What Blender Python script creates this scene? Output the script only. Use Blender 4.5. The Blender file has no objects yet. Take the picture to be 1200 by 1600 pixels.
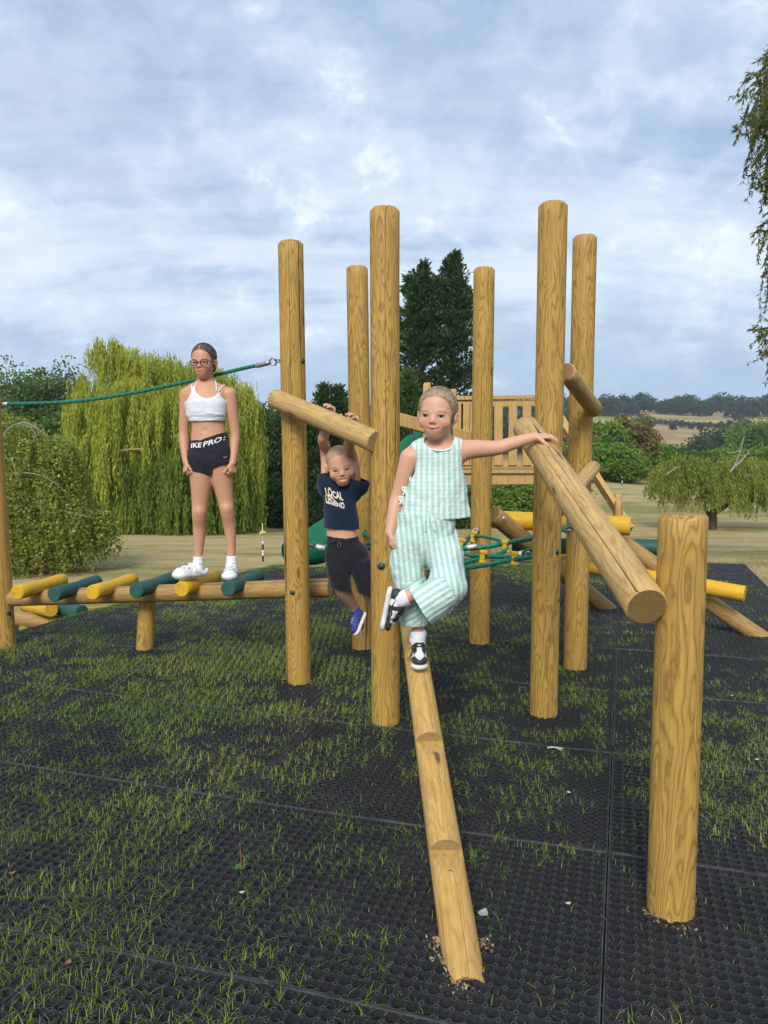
import bpy, bmesh, math, random
import numpy as np
from mathutils import Vector, Matrix
from mathutils.bvhtree import BVHTree
rng = np.random.default_rng(7)
random.seed(7)
S = bpy.context.scene
COL = S.collection
A3 = lambda *p: np.array(p, float)
def unit(v):
    v = np.asarray(v, float)
    return v / (np.linalg.norm(v) + 1e-12)
# ---------------------------------------------------------------- camera
CAM_H, FPX, HOR = 1.45, 1201.0, 700.0
TH = math.atan((800 - HOR) / FPX)
FW = A3(0, math.cos(TH), -math.sin(TH))
UP = A3(0, math.sin(TH), math.cos(TH))
def ray(px, py):
    return FW + (px - 600) / FPX * A3(1, 0, 0) + (800 - py) / FPX * UP
def P(px, py, d):
    r = ray(px, py)
    return A3(0, 0, CAM_H) + r * (d / r[1])
def G(px, py, z=0.0):
    r = ray(px, py)
    return A3(0, 0, CAM_H) + r * ((z - CAM_H) / r[2])
cam = bpy.data.cameras.new('camera')
cam.sensor_fit = 'HORIZONTAL'; cam.sensor_width = 36.0; cam.lens = 36.0 * FPX / 1200
cam.clip_end = 4000; cam.clip_start = 0.05
camo = bpy.data.objects.new('camera', cam); COL.objects.link(camo)
camo.location = (0, 0, CAM_H); camo.rotation_euler = (math.pi / 2 - TH, 0, 0)
S.camera = camo
S.view_settings.view_transform = 'Standard'; S.view_settings.look = 'None'
S.view_settings.exposure = 0.5; S.view_settings.gamma = 1.0
# ---------------------------------------------------------------- mesh helpers
def mesh_np(name, V, quads=None, tris=None, mats=(), midx=None, smooth=False, attrs=None):
    V = np.ascontiguousarray(V, np.float32)
    quads = np.zeros((0, 4), np.int32) if quads is None else np.asarray(quads, np.int32).reshape(-1, 4)
    tris = np.zeros((0, 3), np.int32) if tris is None else np.asarray(tris, np.int32).reshape(-1, 3)
    me = bpy.data.meshes.new(name)
    me.vertices.add(len(V)); me.vertices.foreach_set('co', V.ravel())
    loops = np.concatenate([quads.ravel(), tris.ravel()]).astype(np.int32)
    me.loops.add(len(loops)); me.loops.foreach_set('vertex_index', loops)
    nq, nt = len(quads), len(tris)
    starts = np.concatenate([np.arange(nq) * 4, nq * 4 + np.arange(nt) * 3]).astype(np.int32)
    me.polygons.add(nq + nt); me.polygons.foreach_set('loop_start', starts)
    me.polygons.foreach_set('loop_total', np.concatenate([np.full(nq, 4), np.full(nt, 3)]).astype(np.int32))
    if midx is not None:
        me.polygons.foreach_set('material_index', np.asarray(midx, np.int32))
    me.polygons.foreach_set('use_smooth', np.full(nq + nt, bool(smooth)))
    for m in mats: me.materials.append(m)
    for k, a in (attrs or {}).items():
        a = np.asarray(a, np.float32)
        if a.ndim == 1:
            at = me.attributes.new(k, 'FLOAT', 'POINT'); at.data.foreach_set('value', a)
        else:
            if a.shape[1] == 3: a = np.concatenate([a, np.ones((len(a), 1), np.float32)], 1)
            at = me.attributes.new(k, 'FLOAT_COLOR', 'POINT'); at.data.foreach_set('color', np.ascontiguousarray(a).ravel())
    me.update(calc_edges=True); me.validate()
    return me
def link(name, me, parent=None):
    o = bpy.data.objects.new(name, me); COL.objects.link(o)
    if parent is not None: adopt(o, parent)
    return o
ORG = {}
def world_loc(o):
    return Vector(ORG.get(o.name, (0, 0, 0)))
def adopt(o, parent):
    o.parent = parent
    o.matrix_parent_inverse = Matrix.Translation(world_loc(parent)).inverted() if parent.name in ORG else Matrix.Identity(4)
def tag(o, label=None, cat=None, group=None, kind=None):
    if label: o['label'] = label
    if cat: o['category'] = cat
    if group: o['group'] = group
    if kind: o['kind'] = kind
    return o
def thing(name, loc, label, cat, group=None):
    o = bpy.data.objects.new(name, None); COL.objects.link(o)
    o.location = tuple(loc); o.empty_display_size = 0.1
    ORG[o.name] = tuple(loc)
    return tag(o, label, cat, group)
class MB:
    """collects pieces into one mesh"""
    def __init__(s): s.V = []; s.F = []; s.M = []; s.n = 0
    def add(s, V, F, m=0):
        V = np.asarray(V, float)
        s.V.append(V)
        for f in F:
            s.F.append(tuple(int(i) + s.n for i in f)); s.M.append(m)
        s.n += len(V); return s
    def box(s, c, size, R=None, m=0, bev=0.0):
        hx, hy, hz = [x / 2 for x in size]
        if bev <= 0:
            V = A3(*[(x, y, z) for x in (-hx, hx) for y in (-hy, hy) for z in (-hz, hz)]).reshape(8, 3)
            F = [(0, 1, 3, 2), (4, 6, 7, 5), (0, 4, 5, 1), (2, 3, 7, 6), (0, 2, 6, 4), (1, 5, 7, 3)]
        else:
            bm = bmesh.new(); bmesh.ops.create_cube(bm, size=1.0)
            for v in bm.verts: v.co = Vector((v.co.x * size[0], v.co.y * size[1], v.co.z * size[2]))
            bmesh.ops.bevel(bm, geom=bm.edges[:], offset=bev, segments=2, affect='EDGES', profile=0.5)
            bm.verts.index_update()
            V = np.array([v.co[:] for v in bm.verts]); F = [[v.index for v in f.verts] for f in bm.faces]; bm.free()
        if R is not None: V = V @ np.asarray(R, float).T
        return s.add(V + np.asarray(c, float), F, m)
    def bar(s, a, b, w, t, m=0, up=(0, 0, 1), bev=0.004):
        """rectangular beam from a to b, width w (sideways), thickness t (along up)"""
        a = np.asarray(a, float); b = np.asarray(b, float)
        z = unit(b - a); x = unit(np.cross(np.asarray(up, float), z)); y = np.cross(z, x)
        R = np.stack([x, y, z], 1)
        return s.box((a + b) / 2, (w, t, np.linalg.norm(b - a)), R, m, bev)
    def tube(s, pts, rad, n=8, m=0, caps=True):
        V, F = tube(pts, rad, n, caps)
        return s.add(V, F, m)
    def build(s, name, mats, parent=None, smooth=False):
        me = bpy.data.meshes.new(name)
        me.from_pydata(np.concatenate(s.V).tolist(), [], s.F)
        if not isinstance(mats, (list, tuple)): mats = [mats]
        for mt in mats: me.materials.append(mt)
        me.polygons.foreach_set('material_index', np.asarray(s.M, np.int32))
        me.polygons.foreach_set('use_smooth', np.full(len(s.F), bool(smooth)))
        me.update()
        return link(name, me, parent)
def frames(pts):
    pts = np.asarray(pts, float); n = len(pts)
    T = np.gradient(pts, axis=0); T /= np.linalg.norm(T, axis=1, keepdims=True) + 1e-12
    a = A3(0, 0, 1) if abs(T[0][2]) < .9 else A3(1, 0, 0)
    u = unit(np.cross(T[0], a)); U = [u]
    for i in range(1, n):
        u = U[-1] - T[i] * np.dot(U[-1], T[i]); U.append(unit(u))
    U = np.array(U); W = np.cross(T, U)
    return pts, T, U, W
def tube(pts, rad, n=8, caps=True):
    pts, T, U, W = frames(pts)
    k = len(pts); rad = np.broadcast_to(np.asarray(rad, float), (k,))
    a = np.arange(n) / n * 2 * np.pi
    V = pts[:, None] + rad[:, None, None] * (np.cos(a)[None, :, None] * U[:, None] + np.sin(a)[None, :, None] * W[:, None])
    V = V.reshape(-1, 3); F = []
    for i in range(k - 1):
        for j in range(n):
            j2 = (j + 1) % n
            F.append((i * n + j, i * n + j2, (i + 1) * n + j2, (i + 1) * n + j))
    if caps:
        F.append(tuple(range(n - 1, -1, -1))); F.append(tuple((k - 1) * n + j for j in range(n)))
    return V, F
def spline(pts, m=8):
    """Catmull-Rom through the points"""
    p = np.asarray(pts, float); p = np.concatenate([[2 * p[0] - p[1]], p, [2 * p[-1] - p[-2]]])
    out = []
    for i in range(1, len(p) - 2):
        for t in np.arange(m) / m:
            out.append(.5 * (2 * p[i] + (p[i + 1] - p[i - 1]) * t + (2 * p[i - 1] - 5 * p[i] + 4 * p[i + 1] - p[i + 2]) * t * t
                             + (3 * p[i] - p[i - 1] - 3 * p[i + 1] + p[i + 2]) * t ** 3))
    out.append(p[-2]); return np.array(out)
# value noise
def _h(i, j, k, s):
    n = (i * 374761393 + j * 668265263 + k * 2147483647 + s * 1274126177) & 0xffffffff
    n = ((n ^ (n >> 13)) * 1274126177) & 0xffffffff
    return ((n ^ (n >> 16)) & 0xffff) / 65535.0
def vnoise(p, seed=0):
    p = np.asarray(p, float); f = np.floor(p).astype(np.int64); t = p - f; t = t * t * (3 - 2 * t)
    r = 0
    for a in (0, 1):
        for b in (0, 1):
            for c in (0, 1):
                w = (t[..., 0] if a else 1 - t[..., 0]) * (t[..., 1] if b else 1 - t[..., 1]) * (t[..., 2] if c else 1 - t[..., 2])
                r = r + w * _h(f[..., 0] + a, f[..., 1] + b, f[..., 2] + c, seed)
    return r
def vn2(x, y, s=1.0, seed=0):
    return vnoise(np.stack([np.asarray(x) * s, np.asarray(y) * s, np.full(np.shape(x), seed * 7.31)], -1), seed)
def sstep(a, b, x):
    t = np.clip((np.asarray(x, float) - a) / (b - a), 0, 1); return t * t * (3 - 2 * t)
# ---------------------------------------------------------------- materials
class NT:
    def __init__(s, name):
        s.m = bpy.data.materials.new(name); s.m.use_nodes = True
        s.t = s.m.node_tree; s.t.nodes.clear()
        s.out = s.t.nodes.new('ShaderNodeOutputMaterial')
    def n(s, typ, ins=None, **kw):
        nd = s.t.nodes.new('ShaderNode' + typ)
        for k, v in kw.items(): setattr(nd, k, v)
        for k, v in (ins or {}).items(): s.set(nd, k, v)
        return nd
    def set(s, nd, k, v):
        sock = nd.inputs[k]
        if hasattr(v, 'is_output') or isinstance(v, bpy.types.NodeSocket): s.t.links.new(v, sock)
        elif isinstance(v, bpy.types.Node): s.t.links.new(v.outputs[0], sock)
        else: sock.default_value = v
    def math(s, op, a, b=0.0, clamp=False):
        nd = s.n('Math', operation=op, use_clamp=clamp); s.set(nd, 0, a); s.set(nd, 1, b); return nd.outputs[0]
    def vmul(s, v, k):
        nd = s.n('VectorMath', operation='MULTIPLY'); s.set(nd, 0, v); s.set(nd, 1, k); return nd.outputs[0]
    def vadd(s, v, k):
        nd = s.n('VectorMath', operation='ADD'); s.set(nd, 0, v); s.set(nd, 1, k); return nd.outputs[0]
    def noise(s, v, scale=1.0, detail=2.0, rough=.5, dist=0.0):
        nd = s.n('TexNoise', {'Scale': scale, 'Detail': detail, 'Roughness': rough, 'Distortion': dist}); s.set(nd, 'Vector', v); return nd.outputs[0]
    def mix(s, f, a, b, bt='MIX'):
        nd = s.n('Mix', data_type='RGBA', blend_type=bt)
        s.set(nd, 0, f)
        for i, v in ((6, a), (7, b)):
            if isinstance(v, (tuple, list)): v = tuple(v)[:3] + (1.0,)
            s.set(nd, i, v)
        return nd.outputs[2]
    def mapr(s, v, a, b, c=0.0, d=1.0):
        nd = s.n('MapRange', {'From Min': a, 'From Max': b, 'To Min': c, 'To Max': d}); s.set(nd, 0, v); return nd.outputs[0]
    def objco(s, rand=True):
        tc = s.n('TexCoord').outputs['Object']
        if not rand: return tc
        oi = s.n('ObjectInfo').outputs['Random']
        k = s.math('MULTIPLY', oi, 53.7); c = s.n('CombineXYZ'); s.set(c, 0, k); s.set(c, 1, k); s.set(c, 2, k)
        return s.vadd(tc, c.outputs[0])
    def bsdf(s, color, rough=.6, bump=None, bstr=.3, bdist=.01, **kw):
        b = s.n('BsdfPrincipled')
        if isinstance(color, (tuple, list)): color = tuple(color)[:3] + (1.0,)
        s.set(b, 'Base Color', color); s.set(b, 'Roughness', rough)
        for k, v in kw.items(): s.set(b, k.replace('_', ' '), v)
        if bump is not None:
            bn = s.n('Bump', {'Strength': bstr, 'Distance': bdist}); s.set(bn, 'Height', bump); s.set(b, 'Normal', bn.outputs[0])
        s.t.links.new(b.outputs[0], s.out.inputs[0]); return b
def wood_mat(name, c1, c2, c3, knots=True, ring=27.0, crack=.010, contrast=.85):
    t = NT(name); co = t.objco()
    n1 = t.noise(t.vmul(co, (7.0, 7.0, .95)), 1.0, 2.0, .5)
    warp = t.noise(t.vmul(co, (22, 22, 6.5)), 1.0, 3.0, .6)
    v = t.math('ADD', t.math('MULTIPLY', n1, ring), t.math('MULTIPLY', warp, 2.4))
    kd = None
    if knots:
        vo = t.n('TexVoronoi', {'Scale': 1.0, 'Randomness': 1.0}); t.set(vo, 'Vector', t.vmul(co, (6.5, 6.5, 1.7))); kd = vo.outputs['Distance']
        kf = t.math('POWER', 2.718, t.math('MULTIPLY', t.math('MULTIPLY', kd, kd), -42.0))
        v = t.math('ADD', v, t.math('MULTIPLY', kf, 4.5))
    band = t.math('MULTIPLY', t.math('PINGPONG', v, .5), 2.0)
    late = t.math('POWER', band, 2.4)
    fib = t.noise(t.vmul(co, (95, 95, 4.0)), 1.0, 3.0, .6)
    tone = t.noise(t.vmul(co, (5, 5, 1.1)), 1.0, 3.0, .6)
    col = t.mix(t.math('MULTIPLY', late, contrast), c1, c2)
    col = t.mix(t.mapr(tone, .42, .72, 0, .75), col, t.mix(.55, col, c3))
    fv = t.mapr(fib, .25, .75, .74, 1.20)
    hv = t.n('HueSaturation', {'Hue': .5, 'Saturation': 1.0}); t.set(hv, 'Value', fv); t.set(hv, 'Color', col); col = hv.outputs[0]
    if knots:
        col = t.mix(t.mapr(kd, .05, .095, .85, 0), col, (.115, .055, .018))
    cn = t.noise(t.vmul(co, (13, 13, .16)), 1.0, 1.0, .5)
    cn2 = t.noise(t.vadd(t.vmul(co, (13, 13, .16)), (.10, .06, 0)), 1.0, 1.0, .5)
    cm = t.noise(t.vmul(co, (3, 3, .9)), 1.0, 1.0, .5)
    cr = t.math('MULTIPLY', t.mapr(t.math('ABSOLUTE', t.math('SUBTRACT', cn, .5)), crack * .35, crack, 1, 0), t.math('MULTIPLY', t.mapr(cm, .43, .52, 0, 1), t.mapr(t.math('SUBTRACT', cn2, cn), .0, .012, 0, 1)))
    col = t.mix(t.math('MULTIPLY', cr, .88), col, (.035, .018, .007))
    dirt = t.noise(t.vmul(co, (9, 9, 5)), 1.0, 4.0, .7)
    col = t.mix(t.mapr(dirt, .60, .80, 0, .38), col, (.16, .115, .05))
    h = t.math('SUBTRACT', t.math('ADD', t.math('MULTIPLY', fib, .35), t.math('MULTIPLY', late, .35)), t.math('MULTIPLY', cr, 2.5))
    t.bsdf(col, .62, h, .38, .004, Specular_IOR_Level=.35)
    return t.m
def end_mat(name, c1, c2):
    t = NT(name); co = t.objco(False)
    sx = t.n('SeparateXYZ'); t.set(sx, 0, co)
    x = t.math('ADD', sx.outputs[0], .008); y = t.math('SUBTRACT', sx.outputs[1], .005)
    r = t.math('SQRT', t.math('ADD', t.math('MULTIPLY', x, x), t.math('MULTIPLY', y, y)))
    nz = t.noise(co, 26, 3, .6)
    r = t.math('ADD', t.math('MULTIPLY', r, 150), t.math('MULTIPLY', nz, 2.4))
    b = t.math('PINGPONG', r, .5)
    col = t.mix(t.mapr(b, .15, .5, 0, .8), c1, c2)
    at = t.n('Math', operation='ARCTAN2'); t.set(at, 0, y); t.set(at, 1, x)
    cv = t.n('CombineXYZ'); t.set(cv, 0, t.math('MULTIPLY', at.outputs[0], 2.2))
    sp = t.noise(cv.outputs[0], 1.6, 3, .7)
    col = t.mix(t.mapr(sp, .60, .66, 0, .7), col, (.05, .03, .015))
    col = t.mix(t.mapr(t.noise(co, 60, 4, .7), .45, .8, 0, .6), col, (.10, .08, .05))
    t.bsdf(col, .75, b, .3, .002, Specular_IOR_Level=.25); return t.m
def paint_mat(name, c, c2, wear):
    t = NT(name); co = t.objco()
    n = t.noise(t.vmul(co, (6, 6, 2)), 1.0, 4, .6)
    col = t.mix(t.mapr(n, .3, .7), c, c2)
    g = t.noise(t.vmul(co, (60, 60, 2.5)), 1.0, 3, .6)
    w = t.noise(t.vmul(co, (16, 16, 7)), 1.0, 5, .7)
    col = t.mix(t.mapr(w, .57, .68, 0, .7), col, wear)
    cn = t.noise(t.vmul(co, (15, 15, .5)), 1.0, 1, .5)
    cr = t.mapr(t.math('ABSOLUTE', t.math('SUBTRACT', cn, .5)), .002, .006, 1, 0)
    col = t.mix(t.math('MULTIPLY', cr, .5), col, (.03, .025, .015))
    t.bsdf(col, .58, g, .25, .003, Specular_IOR_Level=.35); return t.m
def noise_mat(name, c1, c2, scale=20, rough=.7, detail=4, bstr=.2, bdist=.005, vec=(1, 1, 1), **kw):
    t = NT(name); co = t.vmul(t.objco(), vec)
    n = t.noise(co, scale, detail, .6)
    t.bsdf(t.mix(t.mapr(n, .3, .7), c1, c2), rough, n, bstr, bdist, **kw); return t.m
def leaf_mat(name, stops, trans=.35, rough=.55):
    """leaf colour from a per-leaf random value held in attribute 'tint'"""
    t = NT(name)
    at = t.n('Attribute', attribute_name='tint').outputs['Fac']
    cr = t.n('ValToRGB'); e = cr.color_ramp.elements
    e[0].position = 0; e[0].color = stops[0] + (1,); e[1].position = 1; e[1].color = stops[-1] + (1,)
    for i, c in enumerate(stops[1:-1]):
        x = e.new((i + 1) / (len(stops) - 1)); x.color = c + (1,)
    t.set(cr, 0, at)
    b = t.n('BsdfPrincipled', {'Roughness': rough, 'Specular IOR Level': .3}); t.set(b, 'Base Color', cr.outputs[0])
    tr = t.n('BsdfTranslucent'); t.set(tr, 0, t.mix(.35, cr.outputs[0], (.35, .4, .04)))
    mx = t.n('MixShader', {0: trans}); t.t.links.new(b.outputs[0], mx.inputs[1]); t.t.links.new(tr.outputs[0], mx.inputs[2])
    t.t.links.new(mx.outputs[0], t.out.inputs[0]); return t.m
M = {}
M['post'] = wood_mat('post_wood', (.49, .295, .066), (.20, .105, .019), (.36, .215, .048), contrast=.82)
M['bar'] = wood_mat('bar_wood', (.54, .350, .125), (.31, .175, .050), (.43, .285, .105), ring=15, contrast=.6)
M['beam'] = wood_mat('beam_wood', (.56, .365, .135), (.36, .205, .058), (.43, .29, .10), ring=14, crack=.010, contrast=.7)
M['step'] = wood_mat('step_wood', (.60, .36, .105), (.37, .195, .045), (.49, .29, .08), ring=13, crack=.006, contrast=.65)
M['rail'] = wood_mat('rail_wood', (.40, .245, .078), (.22, .12, .033), (.29, .20, .075), ring=13, contrast=.6)
M['plank'] = wood_mat('plank_wood', (.52, .325, .11), (.38, .215, .06), (.45, .29, .10), knots=False, ring=9, crack=.004, contrast=.5)
M['end'] = end_mat('cut_end', (.42, .29, .12), (.17, .105, .04))
M['end_dark'] = end_mat('cut_end_weathered', (.26, .165, .055), (.13, .075, .025))
M['end_red'] = end_mat('cut_end_fresh', (.36, .17, .08), (.24, .10, .045))
M['yellow'] = paint_mat('yellow_paint', (.68, .40, .022), (.60, .33, .02), (.42, .27, .06))
M['green'] = paint_mat('green_paint', (.018, .075, .062), (.028, .092, .078), (.06, .10, .085))
M['rope'] = None
def rope_mat():
    t = NT('green_rope'); co = t.objco(False)
    uv = t.n('Attribute', attribute_name='lay').outputs['Fac']
    w = t.math('ABSOLUTE', t.math('SINE', uv))
    n = t.noise(co, 300, 2, .6)
    col = t.mix(t.math('MULTIPLY', w, 1.0), (.002, .075, .048), (.008, .20, .125))
    col = t.mix(t.mapr(n, .4, .8, 0, .4), col, (.02, .26, .17))
    t.bsdf(col, .5, w, .6, .004); return t.m
M['rope'] = rope_mat()
M['clip'] = noise_mat('yellow_plastic', (.70, .45, .02), (.62, .38, .02), 30, .4)
M['metal'] = noise_mat('galvanised_metal', (.55, .56, .57), (.42, .43, .45), 60, .38, Metallic=.85)
M['ferrule'] = noise_mat('alloy_ferrule', (.72, .72, .74), (.6, .6, .62), 60, .35, Metallic=.6)
M['capg'] = noise_mat('dark_green_plastic', (.008, .04, .03), (.015, .06, .045), 30, .4)
M['hole'] = noise_mat('dark_metal', (.02, .02, .02), (.04, .04, .04), 30, .5)
M['slide'] = noise_mat('green_moulded_plastic', (.004, .12, .055), (.008, .15, .07), 6, .42)
M['rubber'] = None
def rubber():
    t = NT('rubber_matting_mat'); co = t.objco(False)
    n = t.noise(co, 3.0, 5, .65); f = t.noise(co, 140, 3, .7); g = t.noise(co, .55, 3, .6)
    col = t.mix(t.mapr(f, .35, .75), (.0065, .0067, .0073), (.031, .0317, .0345))
    col = t.mix(t.mapr(n, .50, .80, 0, .5), col, (.042, .042, .043))
    col = t.mix(t.mapr(g, .50, .75, 0, .22), col, (.055, .055, .05))
    t.bsdf(col, t.mapr(f, .3, .7, .62, .85), f, .15, .001, Specular_IOR_Level=.35); return t.m
M['rubber'] = rubber()
M['ringtop'] = noise_mat('highlit_ring_tops', (.030, .031, .034), (.10, .102, .106), 40, .6)  # paler grey paints highlights onto the raised ring tops
M['seam'] = noise_mat('mat_rim', (.014, .0145, .016), (.060, .060, .063), 18, .7)
M['soil'] = noise_mat('soil_under_mats', (.010, .009, .007), (.026, .022, .015), 30, .95)
def field_mat():
    t = NT('dry_field'); co = t.n('NewGeometry').outputs['Position']
    sx = t.n('SeparateXYZ'); t.set(sx, 0, co); y = sx.outputs[1]
    big = t.noise(t.vmul(co, (.035, .10, .0)), 1.0, 4, .6)
    mid = t.noise(t.vmul(co, (.35, .8, .0)), 1.0, 5, .65)
    fine = t.noise(co, 9.0, 5, .75)
    straw = t.mix(t.mapr(fine, .3, .7), (.36, .262, .118), (.52, .40, .20))
    green = t.mix(t.mapr(fine, .3, .7), (.12, .14, .03), (.23, .225, .065))
    k = t.math('ADD', t.math('MULTIPLY', big, .62), t.math('MULTIPLY', mid, .38))
    near = t.mapr(k, .46, .56)
    near = t.math('MULTIPLY', near, .82)
    c = t.mix(near, straw, green)
    # stripes left by the mower
    st = t.noise(t.vmul(co, (.12, 1.4, 0)), 1.0, 3, .6)
    c = t.mix(t.mapr(st, .5, .75, 0, .35), c, (.36, .29, .16))
    # far farmland: stubble and pasture
    fb = t.noise(t.vmul(co, (.0048, .010, 0)), 1.0, 1, .4)
    cr = t.n('ValToRGB'); cr.color_ramp.interpolation = 'CONSTANT'; e = cr.color_ramp.elements
    e[0].position = 0; e[0].color = (.42, .275, .13, 1); e[1].position = .46; e[1].color = (.31, .21, .105, 1)
    a = e.new(.56); a.color = (.50, .34, .165, 1); a = e.new(.64); a.color = (.24, .27, .08, 1)
    t.set(cr, 0, fb)
    fcol = t.mix(t.mapr(t.noise(t.vmul(co, (.05, .05, 0)), 1.0, 4, .6), .3, .7, 0, .4), cr.outputs[0], (.36, .25, .125))
    c = t.mix(t.mapr(y, 190, 240), c, fcol)
    t.bsdf(c, .9, fine, .5, .03, Specular_IOR_Level=.1); return t.m
M['field'] = field_mat()
M['grass'] = leaf_mat('mat_grass', [(.105, .205, .026), (.185, .285, .042), (.30, .355, .066), (.48, .46, .17)], .3)
M['bark'] = noise_mat('bark', (.05, .036, .024), (.10, .075, .05), 9, .9, 6, .8, .05, (1, 1, .3))
M['birch'] = noise_mat('pale_bark', (.42, .40, .36), (.22, .19, .16), 7, .8, 5, .5, .02, (1, 1, .6))
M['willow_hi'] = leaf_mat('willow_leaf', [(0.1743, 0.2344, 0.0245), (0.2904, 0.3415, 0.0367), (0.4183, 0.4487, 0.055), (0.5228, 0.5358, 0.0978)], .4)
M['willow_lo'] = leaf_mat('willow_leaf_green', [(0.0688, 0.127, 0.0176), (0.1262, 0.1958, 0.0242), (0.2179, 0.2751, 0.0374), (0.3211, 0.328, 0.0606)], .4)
M['birchleaf'] = leaf_mat('birch_leaf', [(0.135, 0.1776, 0.0278), (0.2086, 0.25, 0.0405), (0.3068, 0.3421, 0.0633), (0.5644, 0.5526, 0.1898)], .4)
M['oak'] = leaf_mat('oak_leaf', [(0.0455, 0.0936, 0.0182), (0.078, 0.143, 0.026), (0.1235, 0.195, 0.0364)], .3)
M['brush'] = leaf_mat('bush_leaf', [(0.0625, 0.134, 0.018), (0.1124, 0.2143, 0.0283), (0.1874, 0.2947, 0.0386), (0.2624, 0.3483, 0.0489)], .35)
M['dry_tree'] = leaf_mat('dry_leaf', [(.13, .105, .03), (.20, .155, .045), (.15, .16, .038)], .3)
M['conif'] = leaf_mat('conifer_leaf', [(.018, .048, .014), (.032, .072, .019), (.052, .10, .026)], .15)
M['hedge'] = leaf_mat('hedge_leaf', [(.024, .056, .013), (.042, .085, .018), (.066, .118, .024)], .25)
M['cypr'] = leaf_mat('cypress_leaf', [(.036, .070, .016), (.06, .105, .024), (.088, .135, .032)], .2)
M['far'] = leaf_mat('far_leaf', [(.022, .046, .014), (.034, .064, .018), (.05, .08, .022)], .2)
M['smalltree'] = leaf_mat('small_weeping_leaf', [(0.096, 0.143, 0.0242), (0.16, 0.2174, 0.033), (0.2454, 0.286, 0.0462), (0.3308, 0.3432, 0.088)], .35)
M['drygrass'] = leaf_mat('tall_dry_grass', [(.30, .22, .09), (.38, .29, .13), (.24, .18, .07)], .3)
M['road'] = noise_mat('worn_asphalt', (.20, .20, .205), (.27, .27, .27), 3, .9)
M['wire'] = noise_mat('dark_fence', (.02, .025, .025), (.035, .04, .04), 20, .6)
M['white'] = noise_mat('white_paint', (.75, .75, .74), (.65, .65, .64), 20, .5)
M['black'] = noise_mat('black_paint', (.012, .012, .013), (.02, .02, .022), 20, .5)
M['chip'] = leaf_mat('wood_chips', [(.28, .19, .09), (.42, .32, .19), (.16, .10, .05), (.5, .42, .3)], .05)
# ---------------------------------------------------------------- sky and sun
SUN_EL, SUN_AZ = 37, 192            # degrees; azimuth clockwise from +Y: behind the camera, to the right
W = bpy.data.worlds.new('World'); S.world = W; W.use_nodes = True
wt = W.node_tree; wt.nodes.clear()
class WT(NT):
    def __init__(s): s.t = wt
w = WT()
sky = w.n('TexSky', sky_type='NISHITA', sun_disc=False, sun_elevation=math.radians(SUN_EL), sun_rotation=math.radians(SUN_AZ), air_density=1.2, dust_density=1.5)
bg1 = w.n('Background', {'Strength': .10}); w.set(bg1, 0, sky.outputs[0])
gen = w.n('TexCoord').outputs['Generated']
sx = w.n('SeparateXYZ'); w.set(sx, 0, gen)
zz = w.math('MAXIMUM', sx.outputs[2], 0.0)
den = w.math('ADD', zz, .30)
cx = w.n('CombineXYZ'); w.set(cx, 0, w.math('DIVIDE', sx.outputs[0], den)); w.set(cx, 1, w.math('DIVIDE', sx.outputs[1], den))
uv = cx.outputs[0]
# large banks, then small mottled cells, then stringy streaks
den2 = w.math('ADD', zz, .62)
cx2 = w.n('CombineXYZ'); w.set(cx2, 0, w.math('DIVIDE', sx.outputs[0], den2)); w.set(cx2, 1, w.math('DIVIDE', sx.outputs[1], den2))
uv2 = cx2.outputs[0]
big = w.noise(w.vadd(uv2, (3.1, 1.7, 0)), 3.8, 4, .5, .3)
cell = w.noise(w.vadd(uv2, (8.3, 4.4, 0)), 14, 8, .62, .35)
streak = w.noise(w.vadd(w.vmul(uv, (.6, 2.2, 1)), (2.2, 6.4, 0)), 2.6, 5, .6, .25)
cb = w.math('ADD', w.math('ADD', w.math('MULTIPLY', big, .50), w.math('MULTIPLY', cell, .58)), w.math('MULTIPLY', streak, .10))
f = w.mapr(cb, .49, .77)
ramp = w.n('ValToRGB'); e = ramp.color_ramp.elements
e[0].position = 0.0; e[0].color = (.255, .340, .475, 1); e[1].position = 1.0; e[1].color = (.66, .72, .785, 1)
a = e.new(.38); a.color = (.322, .412, .540, 1); a = e.new(.70); a.color = (.425, .502, .605, 1)
w.set(ramp, 0, f)
# pale veil low down, slate blue right on the horizon
veil = w.math('MULTIPLY', w.mapr(zz, .09, .20), w.mapr(zz, .50, .20))
col = w.mix(w.math('MULTIPLY', w.math('MULTIPLY', veil, .72), w.mapr(streak, .33, .6)), ramp.outputs[0], (.60, .65, .70))
low = w.mapr(w.math('ADD', zz, w.math('MULTIPLY', w.math('SUBTRACT', streak, .5), .16)), .135, .06)
col = w.mix(w.math('MULTIPLY', low, .82), col, (.295, .40, .56))
bg2 = w.n('Background', {'Strength': 1.17}); w.set(bg2, 0, col)
mx = w.n('MixShader', {0: .88}); wt.links.new(bg1.outputs[0], mx.inputs[1]); wt.links.new(bg2.outputs[0], mx.inputs[2])
wo = w.n('OutputWorld'); wt.links.new(mx.outputs[0], wo.inputs[0])
sun = bpy.data.lights.new('sun', 'SUN'); sun.energy = 2.3; sun.angle = math.radians(22); sun.color = (1.0, .955, .89)
so = bpy.data.objects.new('sun', sun); COL.objects.link(so)
el, az = math.radians(SUN_EL), math.radians(SUN_AZ)
sd = Vector((math.sin(az) * math.cos(el), math.cos(az) * math.cos(el), math.sin(el)))
so.rotation_euler = sd.to_track_quat('Z', 'Y').to_euler(); so.location = (0, -5, 30)
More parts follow.
